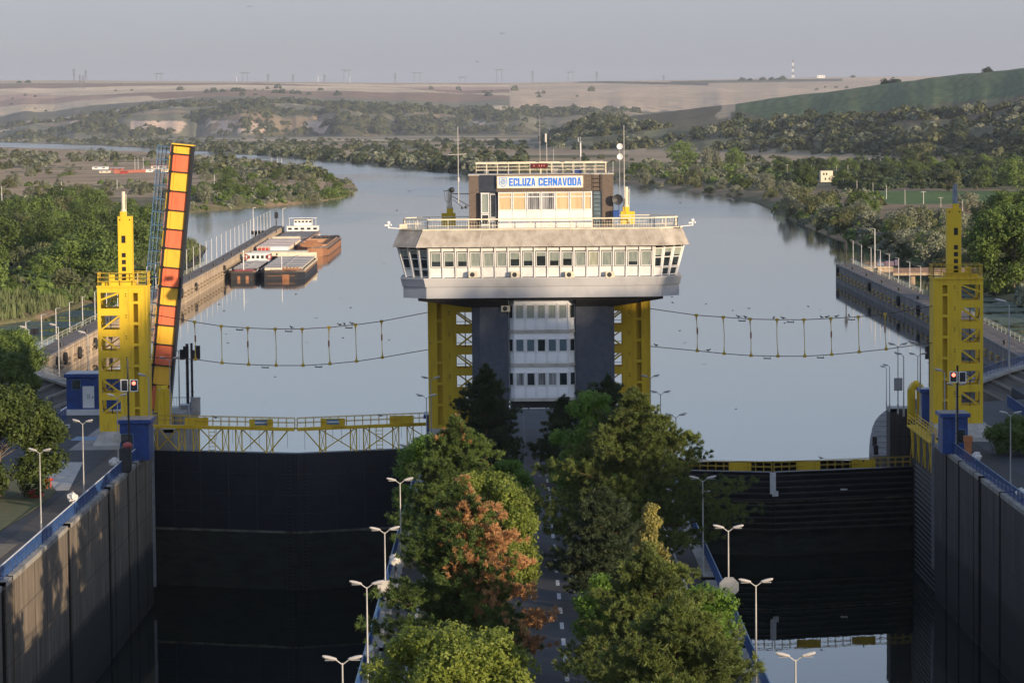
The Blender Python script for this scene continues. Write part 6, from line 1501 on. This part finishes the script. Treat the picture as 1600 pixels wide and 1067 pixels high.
def b_near(o, L_, w, zd):
    hatches(o, -L_*.38, L_*.40, w, zd, M['hatch_grey'], 12, coam=M['cream'])
    q = MB(); q.box(-w/2+.4, w/2-.4, L_*.405, L_*.42, zd+.003, zd+2.1); local(q, 'end_bulkhead', M['cream'], o)
    q = MB(); q.box(-.2, w*.42, -L_*.44, -L_*.41, zd+.003, zd+.9)
    for i in range(5): x = .3+i*.85; q.tube((x,-L_*.43,zd+.9),(x,-L_*.43,zd+1.25),.2)
    local(q, 'deck_gear', M['rust'], o)
    q = MB(); q.box(w*.03, w*.18, -L_/2-.12, -L_/2+.05, -.2, zd-.3); local(q, 'rudder_trunk', M['rust'], o); q = MB(); q.bar((-w*.3,-L_/2-.03,zd*.6),(w*.3,-L_/2-.03,zd*.6),.1,.1); local(q, 'transom_bars', M['rust'], o)
    q = MB(); q.tube((0,-L_*.45,zd),(0,-L_*.45,zd+4),.09); local(q, 'flag_mast', M['white'], o); rails(o, w, -L_*.4, L_*.4, zd, M['cream'], .7)
def b_quay(o, L_, w, zd):
    hatches(o, -L_*.34, L_*.24, w, zd, M['hatch_grey'], 9, h=.7)
    wheelhouse(o, L_*.28, w, zd, 2.6, M['white'], .8, 5)
    for s in (-1,1):
        q = MB(); n = 12
        for i in range(n):
            a = i/n*6.283; b = (i+1)/n*6.283; q.tube((s*2.9+math.cos(a)*.6, L_*.28-.12, zd+1.7+math.sin(a)*.6), (s*2.9+math.cos(b)*.6, L_*.28-.12, zd+1.7+math.sin(b)*.6), .12, n=5)
        local(q, 'life_ring', M['red'], o)
    q = MB(); q.box(-w*.3, w*.32, -L_*.44, -L_*.37, zd+.003, zd+.7); q.bar((-w*.42,-L_*.47,zd+.6),(w*.42,-L_*.47,zd+.6),.12); local(q, 'stern_house', M['red'], o)
    q = MB(); q.tube((0,-L_*.43,zd),(0,-L_*.43,zd+5.5),.1); q.bar((-.1,-L_*.43,zd+4),(1.2,-L_*.43,zd+4),.08); local(q, 'signal_mast', M['white'], o)
    for x in (-.8, 1.2): q = MB(); q.box(x-.35, x+.35, -L_/2-.1, -L_/2+.05, -.3, zd-.5); local(q, 'rudder_trunk', M['rust'], o)
    rails(o, w*.95, -L_*.45, -L_*.36, zd, M['white'], .8)
def b_red(o, L_, w, zd):
    q = MB(); q.box(-w/2+.6, w/2-.6, -L_*.42, L_*.36, zd+.003, zd+1.3); local(q, 'hold_coaming', M['red'], o)
    k = L_*.78/10
    for i in range(10):
        q = MB(); y = -L_*.42+i*k; q.prism([(-w/2+.45,y+.05),(w/2-.45,y+.05),(w/2-.45,y+k-.05),(-w/2+.45,y+k-.05)], zd+1.32, zd+1.6+(i%2)*.1); local(q, 'hatch_cover', M['hatch_pale'], o)
    q = MB()
    for i in range(9): x = -w/2+.8+i*(w-1.6)/8; q.box(x-.08, x+.08, -L_*.42-.12, -L_*.42-.003, zd+.1, zd+1.3)
    local(q, 'coaming_stays', M['cream'], o)
    for s in (-1,1):
        q = MB()
        for i in range(16): y = -L_*.41+i*L_*.77/16; q.box(s*(w/2-.42)-.1, s*(w/2-.42)+.1, y, y+.3, zd+.1, zd+1.3)
        local(q, 'coaming_stays', M['cream'], o)
    wheelhouse(o, L_*.38, w, zd, 2.0, M['cream'], .8, 4)
def b_push(o, L_, w, zd):
    wheelhouse(o, -L_*.42, w, zd, 1.7, M['cream'], .92, L_*.3); q = MB(); q.box(w*.05, w*.48, -L_*.46, -L_*.43, zd, zd+1.6); local(q, 'green_container', M['green_paint'], o); q = MB(); q.box(-w*.2,w*.1,L_*.05,L_*.3,zd+.003,zd+2.6); local(q, 'engine_casing', M['white'], o)
def b_white(o, L_, w, zd):
    hatches(o, -L_*.4, L_*.22, w, zd, mat('dark_grey_cover', (.16,.16,.17), .8), 10, h=.5, coam=M['white'])
    wheelhouse(o, L_*.26, w, zd, 2.2, M['white'], .95, 6); wheelhouse(o, L_*.30, w, zd+2.33, 1.9, M['white'], .55, 4)
    q = MB(); q.box(-w*.42, w*.42, L_*.27, L_*.36, zd+4.7, zd+4.82)
    for x in (-w*.4, w*.4): q.bar((x,L_*.28,zd+2.3),(x,L_*.28,zd+4.7),.1)
    local(q, 'canopy', M['white'], o)
def b_rust(o, L_, w, zd):
    q = MB()
    for s in (-1,1): q.box(min(s*(w/2-.5),s*(w/2-.95)), max(s*(w/2-.5),s*(w/2-.95)), -L_*.3, L_*.32, zd+.003, zd+.9)
    q.box(-w/2+.95, w/2-.95, L_*.3, L_*.32, zd+.003, zd+.9); q.box(-w/2+.95, w/2-.95, -L_*.3, -L_*.29, zd+.003, zd+.4); local(q, 'hold_walls', M['rust_light'], o)
    q = MB(); q.box(-w/2+.96, w/2-.96, -L_*.288, L_*.295, zd+.01, zd+.08)
    for i in range(7): y = L_*(-.2+i*.07); q.box(-w/2+1, w/2-1, y, y+.25, zd+.08, zd+.35)
    local(q, 'hold_floor', M['rust_light'], o)
    q = MB(); q.box(-w*.3, w*.3, L_*.35, L_*.42, zd+.003, zd+1.5); q.box(-w*.18, w*.18, L_*.36, L_*.40, zd+1.5, zd+2.2); local(q, 'deckhouse', M['rust'], o)
    q = MB()
    for i in range(6): q.box(-w*.35+i*w*.13, -w*.35+i*w*.13+.5, -L_*.40, -L_*.37, zd, zd+.7+.3*(i%2))
    q.box(-w*.42,-w*.25,-L_*.44,-L_*.4,zd,zd+1); local(q, 'deck_gear', M['hull_dark'], o)
    q = MB(); q.tube((w*.47,L_*.05,zd-.1),(w*.47,L_*.05,zd+.9),.2); q.bar((-w*.3,-L_/2-.02,zd*.3),(-w*.12,-L_/2+.3,zd-.2),.25); local(q, 'anchor_gear', M['hull_dark'], o)
def at_barge(Xl, Xr, Yw, L_):
    a = G(Xl, Yw, ZW); c = G(Xr, Yw, ZW); w = c.x-a.x; return w, ((a.x+c.x)/2, (a.y+c.y)/2+L_/2)
w_, c_ = at_barge(404.5, 478, 437, 76); barge((c_[0]-.8, c_[1]), .012, 76, w_*.96, 1.5, M['hull_dark'], 'black barge with long grey hatch covers, moored outermost of the near pair', b_near)
w_, c_ = at_barge(352, 401, 438, 74); barge((c_[0]-.3, c_[1]), .012, 70, w_*.97, 1.4, M['hull_dark'], 'black barge with a white deckhouse and red life rings, moored against the sunlit wall', b_quay)
barge((-61.5, 833), .012, 24, 15.5, 1.7, M['hull_dark'], 'low push boat with cream house and green container between the barge pairs', b_push)
w_, c_ = at_barge(400, 470, 398, 80); barge((-66.0, 888), .012, 76, 9.8, 1.9, M['hull_dark'], 'barge with pale pink hatch covers and red and cream sides', b_red)
w_, c_ = at_barge(430, 492, 375, 80); barge((-66.6, 975), .012, 84, 10.5, 2.2, M['white'], 'white vessel with a dark cover and raised wheelhouse ending the row', b_white)
w_, c_ = at_barge(480, 533, 403, 70); barge((-56.6, 912), math.pi+.006, 92, 9.4, 2.1, M['rust'], 'rust-brown empty barge moored outside the row', b_rust)

# ================================================================ FAR BUILDINGS, POLES AND PYLONS
def house(X, Y, D, w, h, d, wall, roof, label, wins=2, z=None, cat='house', gable=True):
    p = W(X, Y, D); z = p.z if z is None else z; o = empty(cat.replace(' ', '_'), (p.x, D, z-.3), 0, label, cat); q = MB(); q.box(p.x-w/2, p.x+w/2, D, D+d, z-.5, z+h); q.build('wall', wall, o)
    q = MB()
    if gable:
        k = 0; q.v = [(p.x-w/2-.3,D-.4,z+h),(p.x+w/2+.3,D-.4,z+h),(p.x+w/2+.3,D+d+.4,z+h),(p.x-w/2-.3,D+d+.4,z+h),(p.x-w/2-.3,D+d/2,z+h+h*.3),(p.x+w/2+.3,D+d/2,z+h+h*.3)]; q.f = [(0,1,5,4),(2,3,4,5),(0,4,3),(1,2,5),(0,3,2,1)]
    else: q.box(p.x-w/2-.2, p.x+w/2+.2, D-.2, D+d+.2, z+h, z+h+.25)
    q.build('roof', roof, o)
    if wins < 0:
        for u, v in ((-.25,.6),(-.02,.6),(-.12,.15)): q = MB(); x = p.x+w*u; q.box(x-w*.055, x+w*.055, D-.05, D-.01, z+h*v, z+h*(v+.2)); q.build('window', M['glass'], o)
        q = MB(); q.box(p.x+w/2, p.x+w/2+2.2, D+1, D+4, z-.5, z+h*.55); q.build('annex', wall, o)
    for i in range(wins):
        x = p.x-w/2+(i+.5)*w/wins; q = MB(); q.box(x-w/wins*.2, x+w/wins*.2, D-.05, D-.01, z+h*.45, z+h*.78); q.build('window', M['glass'], o)
tile = mat('red_tile_roof', (.35,.12,.07), .8); greyroof = mat('pale_sheet_roof', (.62,.56,.5), .6); rg_ = M['white']
gd = lambda X, Y: G(X, Y, -3.6).y
D = gd(1292, 284); house(1292, 284, D, 19*D/FPX, 17*D/FPX, 8, M['cream'], M['dark_steel'], 'tall white house with a dark window among the bare poles on the far bank', -1, z=-3.6, gable=False)
D = gd(780, 250); house(780, 250, D, 14*D/FPX, 3.2*D/FPX, 10, greyroof, mat('yellow_roof', (.7,.58,.2), .6), 'small house with a bright yellow roof behind the roof railing of the control tower', 1, z=-3.6)
for X, Y, w, h, wl, rf, l in ((156,262,24,4,M['white'],greyroof,'white-roofed shed at the end of the far hut row on the dry ground'),(163,267,16,3,M['cream'],greyroof,'low pale shed in front of the white-roofed shed'),(182,264,20,4,mat('brick_wall', (.35,.13,.09), .9),greyroof,'red walled shed with pale roof in the middle of the far hut row'),
                          (193,268,10,3,M['red'],tile,'small dark red hut between the sheds and the red fence'),(230,266,18,4,M['white'],greyroof,'white hut at the bridge end of the far hut row'),(247,262,22,6,greyroof,tile,'wide hut with a brown roof partly behind the raised bridge'),(257,266,12,4,M['cream'],greyroof,'cream hut partly behind the raised bridge')):
    D = gd(X, Y+3); house(X, Y+3, D, w*D/FPX, h*D/FPX, 8, wl, rf, l, 2, z=-3.7, cat='hut')
q = MB(); a = G(178,271.5,-3.6); c = G(228,269,-3.6); q.bar(a+Vector((0,0,.9)), c+Vector((0,0,.9)), .3, 2.0)
for i in range(9): p = a.lerp(c, i/8); q.bar(p, p+Vector((0,0,2.4)), .4)
tag(q.build('red_fence', mat('faded_red_fence', (.42,.14,.09), .8)), 'faded red fence on the dry ground in front of the far huts', 'fence')
D = 9800.; X = 1283; z = float(height(np.array([1283.]), np.array([13900.]))[0]); house(1283, 122, 13900, 34, 12, 20, M['white'], M['white'], 'white block on the skyline beside the lattice mast', 3, z=z-1, gable=False, cat='building')
for X, Y, l in ((837,244,'long pale shed roofline near the far river bank'),): pass
# wooden and concrete poles on the right bank
def pole(X, Yt, Yb, label, m, arm=True, r=.14, group='bare poles on the far right bank'):
    D = gd(X, Yb); p = W(X, Yb, D); zt = WZ(Yt, D, X); o = empty('utility_pole', (p.x, D, -4), 0, label, 'utility pole', group); q = MB(); q.tube((p.x,D,-4),(p.x,D,zt),r,r*.7,6); q.build('pole', m, o)
    if arm: q = MB(); q.bar((p.x-.9,D,zt-.3),(p.x+.9,D,zt-.3),.14); q.build('crossarm', m, o)
for X, Yt, Yb in ((1163,257,278),(1206,256,276),(1230,257,282),(1253,259,284),(1257,262,284),(1268,258,288),(1307,259,281),(1325,258,283),(1318,278,296),(1339,282,301),(1364,285,306),(1385,290,311),(1414,296,319),(1443,299,320),(1470,308,327),(1504,312,332),(1535,315,341),(1550,262,276),(1572,327,358)):
    pole(X, Yt, Yb, 'bare utility pole standing among the trees beyond the shaded mooring wall', M['pole_pale'] if X % 2 else M['concrete_light'], arm=X % 3 == 0)
for X, Yt, Yb in ((96,284,300),(168,280,294),(183,281,296),(211,246,268),(216,247,269),(224,247,268),(335,273,291),(400,248,262),(425,246,262),(434,246,262),(440,246,262),(3,292,318)):
    pole(X, Yt, Yb, 'bare pole standing among bushes on the dry left-hand flats', M['pole_pale'], arm=False, r=.18, group='bare poles on the dry flats')
# power pylons and turbines on the skyline
lat = mat('hazy_lattice_steel', (.10,.105,.12), .6)
def pylon(X, Yt, Yb, D, label, wide=1.0, portal_=False):
    z0 = float(height(np.array([float(X)]), np.array([float(D)]))[0])-3; x = (X-803)/FPX*D; z1 = H-(Yt-YH(X))*D/FPX; h = z1-z0; s = D/FPX; q = MB(); t = .56*s
    if portal_:
        for dx in (-4*s*wide, 4*s*wide): q.bar((x+dx,D,z0),(x+dx*.9,D,z1),t)
        q.bar((x-8*s*wide,D,z1),(x+8*s*wide,D,z1),t*1.3); q.bar((x-4*s,D,z1-h*.1),(x+4*s,D,z1),t)
    else:
        for dx in (-1.6*s,1.6*s): q.bar((x+dx,D,z0),(x,D,z1),t)
        for k in (.55,.75,.92): q.bar((x-2.6*s*wide,D,z0+h*k),(x+2.6*s*wide,D,z0+h*k),t)
        for k in (.2,.4): q.bar((x-1.2*s,D,z0+h*k),(x+.9*s,D,z0+h*(k+.2)),t*.8)
    tag(q.build('power_pylon', lat), label, 'pylon', 'power pylons along the skyline')
for X, Yt, w, pt in ((122,109,1.2,0),(140,111,1.1,0),(254,116,1,1),(388,115,1,1),(424,117,1,0),(463,117,1,0),(512,118,1,0),(546,111,1,1),(622,115,1,0),(656,115,1.2,1),(727,122,1,1),(784,110,1,1),(836,112,1,0),(895,114,1,1),(936,113,1,0),(1040,119,.8,0)):
    pylon(X, Yt, 130, 13950, 'faint lattice pylon standing on the hazy skyline', w, bool(pt))
for X, Yt in ((131,118),(136,119)):
    pylon(X, Yt, 140, 12500, 'small lattice pylon between the two taller ones on the hazy skyline', .8)
def turbine(X, Yt):
    D = 15500.; x = (X-803)/FPX*D; z1 = H-(Yt-YH(X))*D/FPX; z0 = z1-60; q = MB(); o = empty('wind_turbine', (x,D,z0), 0, 'white wind turbine just visible over the skyline', 'wind turbine', 'wind turbines beyond the skyline'); q.tube((x,D,z0),(x,D,z1),1.5,.9,6); q.build('tower', M['white'], o)
    for k in range(3): a = .5+k*2.094+X; q = MB(); q.bar((x,D-3,z1),(x+math.cos(a)*20,D-3,z1+math.sin(a)*20),1.6,.6); q.build('blade', M['white'], o)
for X in (375, 502, 551): turbine(X, 122)
# red and white lattice mast
D = 13400.; X = 1241.5; z0 = float(height(np.array([X]), np.array([D]))[0])-2; z1 = H-(95-YH(X))*D/FPX; x = (X-803)/FPX*D; o = empty('telecom_mast', (x,D,z0), 0, 'tall lattice mast with pale bands on the skyline beside the white block', 'mast'); n = 7
for i in range(n):
    a = z0+(z1-z0)*i/n; c = z0+(z1-z0)*(i+1)/n; wv = 4*(1-i/n)+1.5; q = MB(); q.bar((x-wv,D,a),(x-wv*.85,D,c),1.5); q.bar((x+wv,D,a),(x+wv*.85,D,c),1.5); q.bar((x-wv,D,a),(x+wv*.85,D,c),1.1); q.bar((x+wv,D,a),(x-wv*.85,D,c),1.1); q.build('mast_section', M['white'] if i % 2 else lat, o)
q = MB(); q.bar((x,D,z1),(x,D,z1+12),1.2); q.build('tip', lat, o)

# ================================================================ BIRDS
def bird_proto(fly):
    q = MB(); q.ball((0,0,.09), .075, 8, 6, .8); q.v = [(a*1, b*1.9, c) for a,b,c in q.v]; q.ball((0,-.16,.17), .048, 7, 5); q.tube((0,-.2,.17),(0,-.26,.16),.015,.004,5); q.bar((0,.1,.09),(0,.32,.05),.06,.015)
    if fly:
        for s in (-1,1): k = len(q.v); q.v += [(s*.05,-.08,.12),(s*.34,-.12,.24),(s*.62,.05,.16),(s*.32,.08,.2),(s*.05,.1,.12)]; q.f += [(k,k+1,k+3,k+4),(k+1,k+2,k+3)]
    else: q.bar((-.03,0,0),(-.03,0,.05),.012); q.bar((.03,0,0),(.03,0,.05),.012)
    me = bpy.data.meshes.new('bird'); me.from_pydata(q.v, [], q.f); me.materials.append(M['bird']); return me
bs, bf = bird_proto(False), bird_proto(True)
def bird(me, p, label, group, sc=1.3): o = bpy.data.objects.new('bird', me); COL.objects.link(o); o.location = p; o.rotation_euler = (0,0,rnd.uniform(0,6.28)); o.scale = (sc,)*3; tag(o, label, 'bird', group)
def on_cable(P, X):
    for a, c in zip(P, P[1:]):
        xa = 803+a.x*FPX/a.y; xb = 803+c.x*FPX/c.y
        if xa <= X <= xb: return a.lerp(c, (X-xa)/(xb-xa))+Vector((0,0,.05))
for X in (455,531,538,550): p = on_cable(cb1[0], X); p and bird(bs, p, 'dark bird perched on the upper cable before the upright bridge', 'birds perched on the first rope barrier')
for X in (1145,1156,1200,1215,1275,1283,1298,1318): p = on_cable(cb2[0], X+10); p and bird(bs, p, 'dark bird perched on the upper cable near the shaded yellow tower', 'birds perched on the second rope barrier')
for X in (1022,1103): p = on_cable(cb2[1], X+4); p and bird(bs, p, 'dark bird perched on the lower cable near the inner yellow tower', 'birds perched on the second rope barrier')
for X, Y in ((337,654),(595,651),(1283,717),(1349,722)): bird(bs, W(X, Y, 303 if X < 700 else 323), 'dark bird sitting on the handrail of a gate walkway', 'birds on the gate handrails')
for X, Y in ((353,523),(356,537),(462,461),(532,468),(342,477),(350,487),(494,498),(536,529),(480,536),(608,532),(672,537),(600,412),(620,330),(700,420),(1030,468),(1051,474),(1103,476),(1145,486),(1170,483),(1226,506),(1263,480),(1282,485),(1062,518),(1070,537),(1100,570),(1063,318),(1050,465),(1230,483),(548,482),(430,590),(413,627),(1150,640),(640,300),(785,54),(746,98),(390,12)):
    bird(bf, W(X, Y, rnd.uniform(250, 330)), 'dark bird in flight over the water or sky', 'birds in flight', .5)
# ================================================================ TREES OF THE ISLAND
PM = { 'leaf_dark': leafmat('dark_broad_leaves', (.10,.135,.03), (.055,.08,.02), .35, .7, 0, .5),
 'pine': leafmat('pine_needles', (.115,.17,.04), (.06,.095,.026), .2, .5, .0, .5),
 'pine_shaded': leafmat('shaded_pine_needles', (.065,.09,.042), (.04,.058,.028), .2, .5, 0, .5),  # needle colour darkened for the pines that stand in shade
 'pine_brown': leafmat('orange_brown_needles', (.56,.31,.14), (.40,.21,.09), .25, .9, 0, .6),
 'pine_lit': leafmat('sunlit_pine_needles', (.15,.19,.045), (.075,.10,.028), .2, .45, 0, .5),  # sunlight put into a lighter needle colour
 'leaf': leafmat('broad_green_leaves', (.19,.31,.05), (.11,.20,.03), .45, .8, 0, .45),
 'leaf_yel': leafmat('yellow_green_leaves', (.27,.32,.06), (.17,.22,.04), .45, .8, 0, .45),
 'cyp': leafmat('golden_cypress_leaves', (.36,.32,.09), (.20,.19,.055), .3, .9, 0, .5),
}
def needles(tips, dirs, seed, ln=.23, per=44, spread=.85, w=.02):
    """tufts of needles radiating about twig tips"""
    rs = np.random.RandomState(seed); n = len(tips); idx = np.repeat(np.arange(n), per)
    d = dirs[idx]+rs.normal(size=(len(idx),3))*spread; d /= np.linalg.norm(d, axis=1, keepdims=True)+1e-9
    base = tips[idx]+rs.normal(size=(len(idx),3))*.03-dirs[idx]*(rs.rand(len(idx))**2)[:, None]*.16
    L_ = (ln*(.65+.6*rs.rand(len(idx))))[:, None]; s = np.cross(d, rs.normal(size=d.shape)); s /= np.linalg.norm(s, axis=1, keepdims=True)+1e-9
    v = np.stack([base-s*w, base+s*w, base+d*L_+s*w*.5, base+d*L_-s*w*.5], 1).reshape(-1, 3); return v, np.arange(4*len(idx)).reshape(-1, 4)
def pine(x, y, hgt, rad, seed, m, label, brown=0., tufts=1500, lean=0, open_=.0, z0=.1, browndir=(1,.0), per=44, pexp=.66):
    rs = np.random.RandomState(seed); o = empty('pine_tree', (x, y, 0), 0, label, 'pine tree'); tb = MB(); tb.tube((0,0,-.2),(lean*.5,0,hgt*.55),.24,.15,9); tb.tube((lean*.5,0,hgt*.55),(lean,0,hgt*.96),.15,.04,8); me = local(tb, 'trunk', M['bark'], o)
    tips = []; dirs = []; lb = MB(); nb_ = int(34+hgt*3)
    for k in range(nb_):
        lay = 9+hgt*.45; t = (k+.5)/nb_; t = .25*t+.75*(math.floor(t*lay)+.5)/lay; t = min(t, .985); zc = hgt*(.10+.86*t); ang = k*2.399+rs.normal()*.25
        prof = (1-t)**pexp*1.05*(.72+.28*math.sin(min(1,t*5)*1.57))*(.75+.45*rs.rand())
        R_ = rad*max(.09, prof); rise_ = .10+.5*t; up = R_*rise_*(.4+.6*rs.rand())
        b0 = Vector((lean*t,0,zc)); b1 = b0+Vector((math.cos(ang)*R_, math.sin(ang)*R_, up)); mid = b0.lerp(b1, .5)+Vector((0,0,-.10*R_))
        lb.tube(b0, mid, .05+.03*(1-t), .035, 5); lb.tube(mid, b1, .035, .015, 5)
        nt_ = max(4, int(tufts/nb_*(.35+1.3*R_/rad)))
        for j in range(nt_):
            s = 1-rs.rand()**1.7*.85; p = b0.lerp(mid, s*2) if s < .5 else mid.lerp(b1, s*2-1)
            sp = R_*.26*(1.1-.5*s)+.12; off = np.clip(rs.normal(size=3), -1.7, 1.7)*np.array((sp,sp,sp*.27))*.9
            tips.append(np.array(p)+off+np.array((0,0,.08*R_))); dv = np.array((math.cos(ang)*.5, math.sin(ang)*.5, .75))+off*.5; dirs.append(dv/np.linalg.norm(dv))
    for j in range(int(tufts*.05)): tips.append(np.array((lean,0,hgt*(.88+.12*rs.rand())))+rs.normal(size=3)*.16); dirs.append(np.array((0,0,1.)))
    tips = np.array(tips); dirs = np.array(dirs); br = np.zeros(len(tips), bool)
    if brown:
        q = tips[:,0]*browndir[0]/rad+tips[:,2]/hgt*browndir[1]; nn = vnoise(tips[:,0]*.9+9, tips[:,2]*.9+tips[:,1]*.7, seed); br = (q+nn*.5+rs.normal(size=len(tips))*.22 > brown)  # tufts far enough along browndir take the brown needle colour
    local(lb, 'branches', M['bark'], o)
    for sel, mm, nm in ((~br, m, 'crown'), (br, PM['pine_brown'], 'brown_crown')):
        if sel.sum() < 3: continue
        v, f = needles(tips[sel], dirs[sel], seed+1, per=per); link_mesh(nm, np_mesh(nm, v, f, mm), None, o)
    return o
def leafy(x, y, hgt, rad, seed, m, label, name='leafy_tree', leaves=9000, low=.12, leaf=.15, shape='round', clumps=60, cat='tree'):
    rs = np.random.RandomState(seed); o = empty(name, (x, y, 0), 0, label, cat); tb = MB(); tb.tube((0,0,-.2),(0,0,hgt*.5),.2,.13,9)
    cl = []
    for k in range(clumps):
        t = rs.rand()**.75; a = rs.rand()*6.283; pr = math.sin(math.pi*(.14+.78*t))**.65 if shape == 'round' else (1-t)**.9*1.0+.07; rr = rad*pr*(.55+.45*rs.rand()**.5)
        z = hgt*(low+(1-low)*t)*.93; cl.append((rr*math.cos(a), rr*math.sin(a), z, rad*(.17+.13*rs.rand())*(1 if shape == 'round' else .45+.6*pr)))
        if k < 16: tb.tube((0,0,min(z*.6,hgt*.5)), (rr*math.cos(a)*.8, rr*math.sin(a)*.8, z), .06, .02, 5)
    local(tb, 'trunk', M['bark_grey'], o); c, n = crown_pts(cl, leaves//clumps, rs, .35, .5)
    # leaves in little sprays rather than singly
    k = 5 if leaf < .3 else 3; c = np.repeat(c, k, 0)+rs.normal(size=(len(c)*k,3))*leaf*.55; n = np.repeat(n, k, 0)+rs.normal(size=(len(n)*k,3))*.45
    v, f = quads(c, n, leaf*(.6+.6*rs.rand(len(c)))*.8, 1.5, rs=rs); link_mesh('crown', np_mesh('crown', v, f, m), None, o); return o
def tx(X, D): return (X-803)/FPX*D+.0
def pos(X, D, Y=800): return WX(X, D, Y), D
def tp(X, Ytop, D): return WX(X, D, Ytop), D, WZ(Ytop, D, X)
# left row
x, y, h = tp(702, 972, 140); leafy(x, y, h*.98, 4.0, 201, PM['leaf_yel'], 'round bright yellow-green leafy tree nearest the camera beside the road', leaves=12000, clumps=75)
x, y, h = tp(748, 752, 170); pine(x-.95, y, h, 4.6, 202, PM['pine'], 'big pine with orange-brown needles along its road side', brown=.62, browndir=(.75,.55), tufts=3300)
x, y, h = tp(757, 738, 192); leafy(x, y, h, 3.3, 203, PM['leaf_yel'], 'light green leafy tree showing above the brown-tipped pine', leaves=8000)
x, y, h = tp(720, 655, 214); pine(x-.3, y, h, 4.1, 204, PM['pine'], 'broad dark pine with a few brown tufts left of the road', brown=1.32, browndir=(0,1.1), tufts=2300)
x, y, h = tp(690, 668, 222); leafy(x, y, h*.93, 3.5, 205, PM['leaf'], 'deep green leafy tree around the broad dark pine, touching the railing', leaves=7000)
x, y, h = tp(800, 700, 222); leafy(x-.3, y, h*.9, 2.0, 215, PM['leaf'], 'slim green leafy tree between the broad dark pine and the road', leaves=4500)
x, y, h = tp(756, 572, 262); pine(x+.1, y, h, 3.5, 206, PM['pine_shaded'], 'dark pine before the foot of the column nearest the black gate', tufts=1900)
# right row
x, y, h = tp(1062, 938, 136); pine(x-.1, y, h, 4.5, 207, PM['pine_lit'], pexp=.6, label= 'big bushy pine at the lower picture edge beside the nearest lamp', tufts=3200)
x, y, h = tp(985, 985, 139); leafy(x+.2, y-1, h*.85, 2.2, 208, PM['leaf_yel'], 'low bright leafy bush between the lower pine and the road', leaves=5000)
x, y, h = tp(1012, 858, 158); pine(x+.0, y, h, 4.1, 209, PM['pine_lit'], pexp=.6, label= 'wide olive pine below the golden pointed tree', tufts=2500)
x, y, h = tp(965, 868, 166); leafy(x+.4, y, h*.96, 2.5, 210, PM['leaf'], 'bright green leafy tree mixed into the wide olive pine', leaves=6500)
x, y, h = tp(1097, 888, 170); leafy(x, y, h*.85, 2.1, 218, PM['leaf'], 'green leafy tree behind the lamp with the octagonal plate', leaves=4500)
x, y, h = tp(1018, 775, 178); leafy(x, y, h, 2.0, 211, PM['cyp'], 'slender golden pointed tree in front of the spreading pine', name='cypress_tree', leaves=6000, shape='cone', leaf=.13, low=.05, clumps=90)
x, y, h = tp(995, 612, 214); pine(x+.1, y, h, 7.5, 212, PM['pine_lit'], pexp=.84, label= 'largest spreading pine, reaching out over the ribbed gate', tufts=4600, lean=-.3)
x, y, h = tp(935, 765, 195); pine(x+.3, y, h, 2.9, 217, PM['pine_shaded'], 'dark lower pine between the largest spreading pine and the golden pointed tree', tufts=1700)
x, y, h = tp(925, 606, 230); leafy(x, y, h, 2.9, 213, PM['leaf'], 'bright green leafy tree against the largest spreading pine', leaves=8000)
x, y, h = tp(955, 592, 264); pine(x-.3, y, h, 4.2, 214, PM['pine_shaded'], 'dark flat-topped pine before the column on the pine side', tufts=1900)
x, y, h = tp(880, 612, 262); pine(x, y, h*.95, 2.7, 216, PM['pine_shaded'], 'small dark pine at the road, beside the flat-topped pine', tufts=1000)
x, y, h = tp(668, 640, 262)
# quay trees
x, y, h = tp(8, 612, 256); leafy(x-.6, y, h*1.02, 5.0, 221, PM['leaf_dark'] if 'leaf_dark' in PM else PM['leaf'], 'bushy dark green tree on the quay lawn at the picture edge', leaves=11000, clumps=80, leaf=.24)
x, y, h = tp(1592, 655, 282); leafy(x+.5, y, h*1.0, 3.1, 222, LM['green'], 'shaded round tree beside the lamp on the far quay edge', leaves=6000)
x, y, h = tp(20, 560, 372)
for X, Yt, D, r_, l in ((-10,560,385,6,'leafy bush at the picture edge behind the dark ribbed slope'),(18,598,318,2.6,'dark bush growing at the end of the blue ramp railing'),(1590,320,700,9,'tall dark tree on the bank above the shaded tower'),(1585,345,560,8,'tall dark tree at the picture edge over the duckweed water')):
    leafy(WX(X, D, Yt), D, max(3, WZ(Yt, D, X)+3), r_, int(X)+400, LM['green'], l, name='bank_tree', leaves=12000, leaf=.42 if D > 400 else .22, low=.05, clumps=90)
# ================================================================ AIR
def haze():
    m = bpy.data.materials.new('haze_air'); m.use_nodes = True; nt = m.node_tree; nt.nodes.remove(nt.nodes['Principled BSDF'])
    v = N(nt, 'ShaderNodeVolumePrincipled'); v.inputs['Color'].default_value = (.80,.86,1.0,1); v.inputs['Density'].default_value = 2.5e-5; v.inputs['Anisotropy'].default_value = 0.0
    nt.links.new(v.outputs[0], nt.nodes['Material Output'].inputs['Volume'])
    b = MB(); b.box(-8000, 8000, -700, 17500, -24, 300); o = b.build('haze', m); tag(o, 'thin pale summer haze over the valley', 'haze', kind='stuff')
haze()
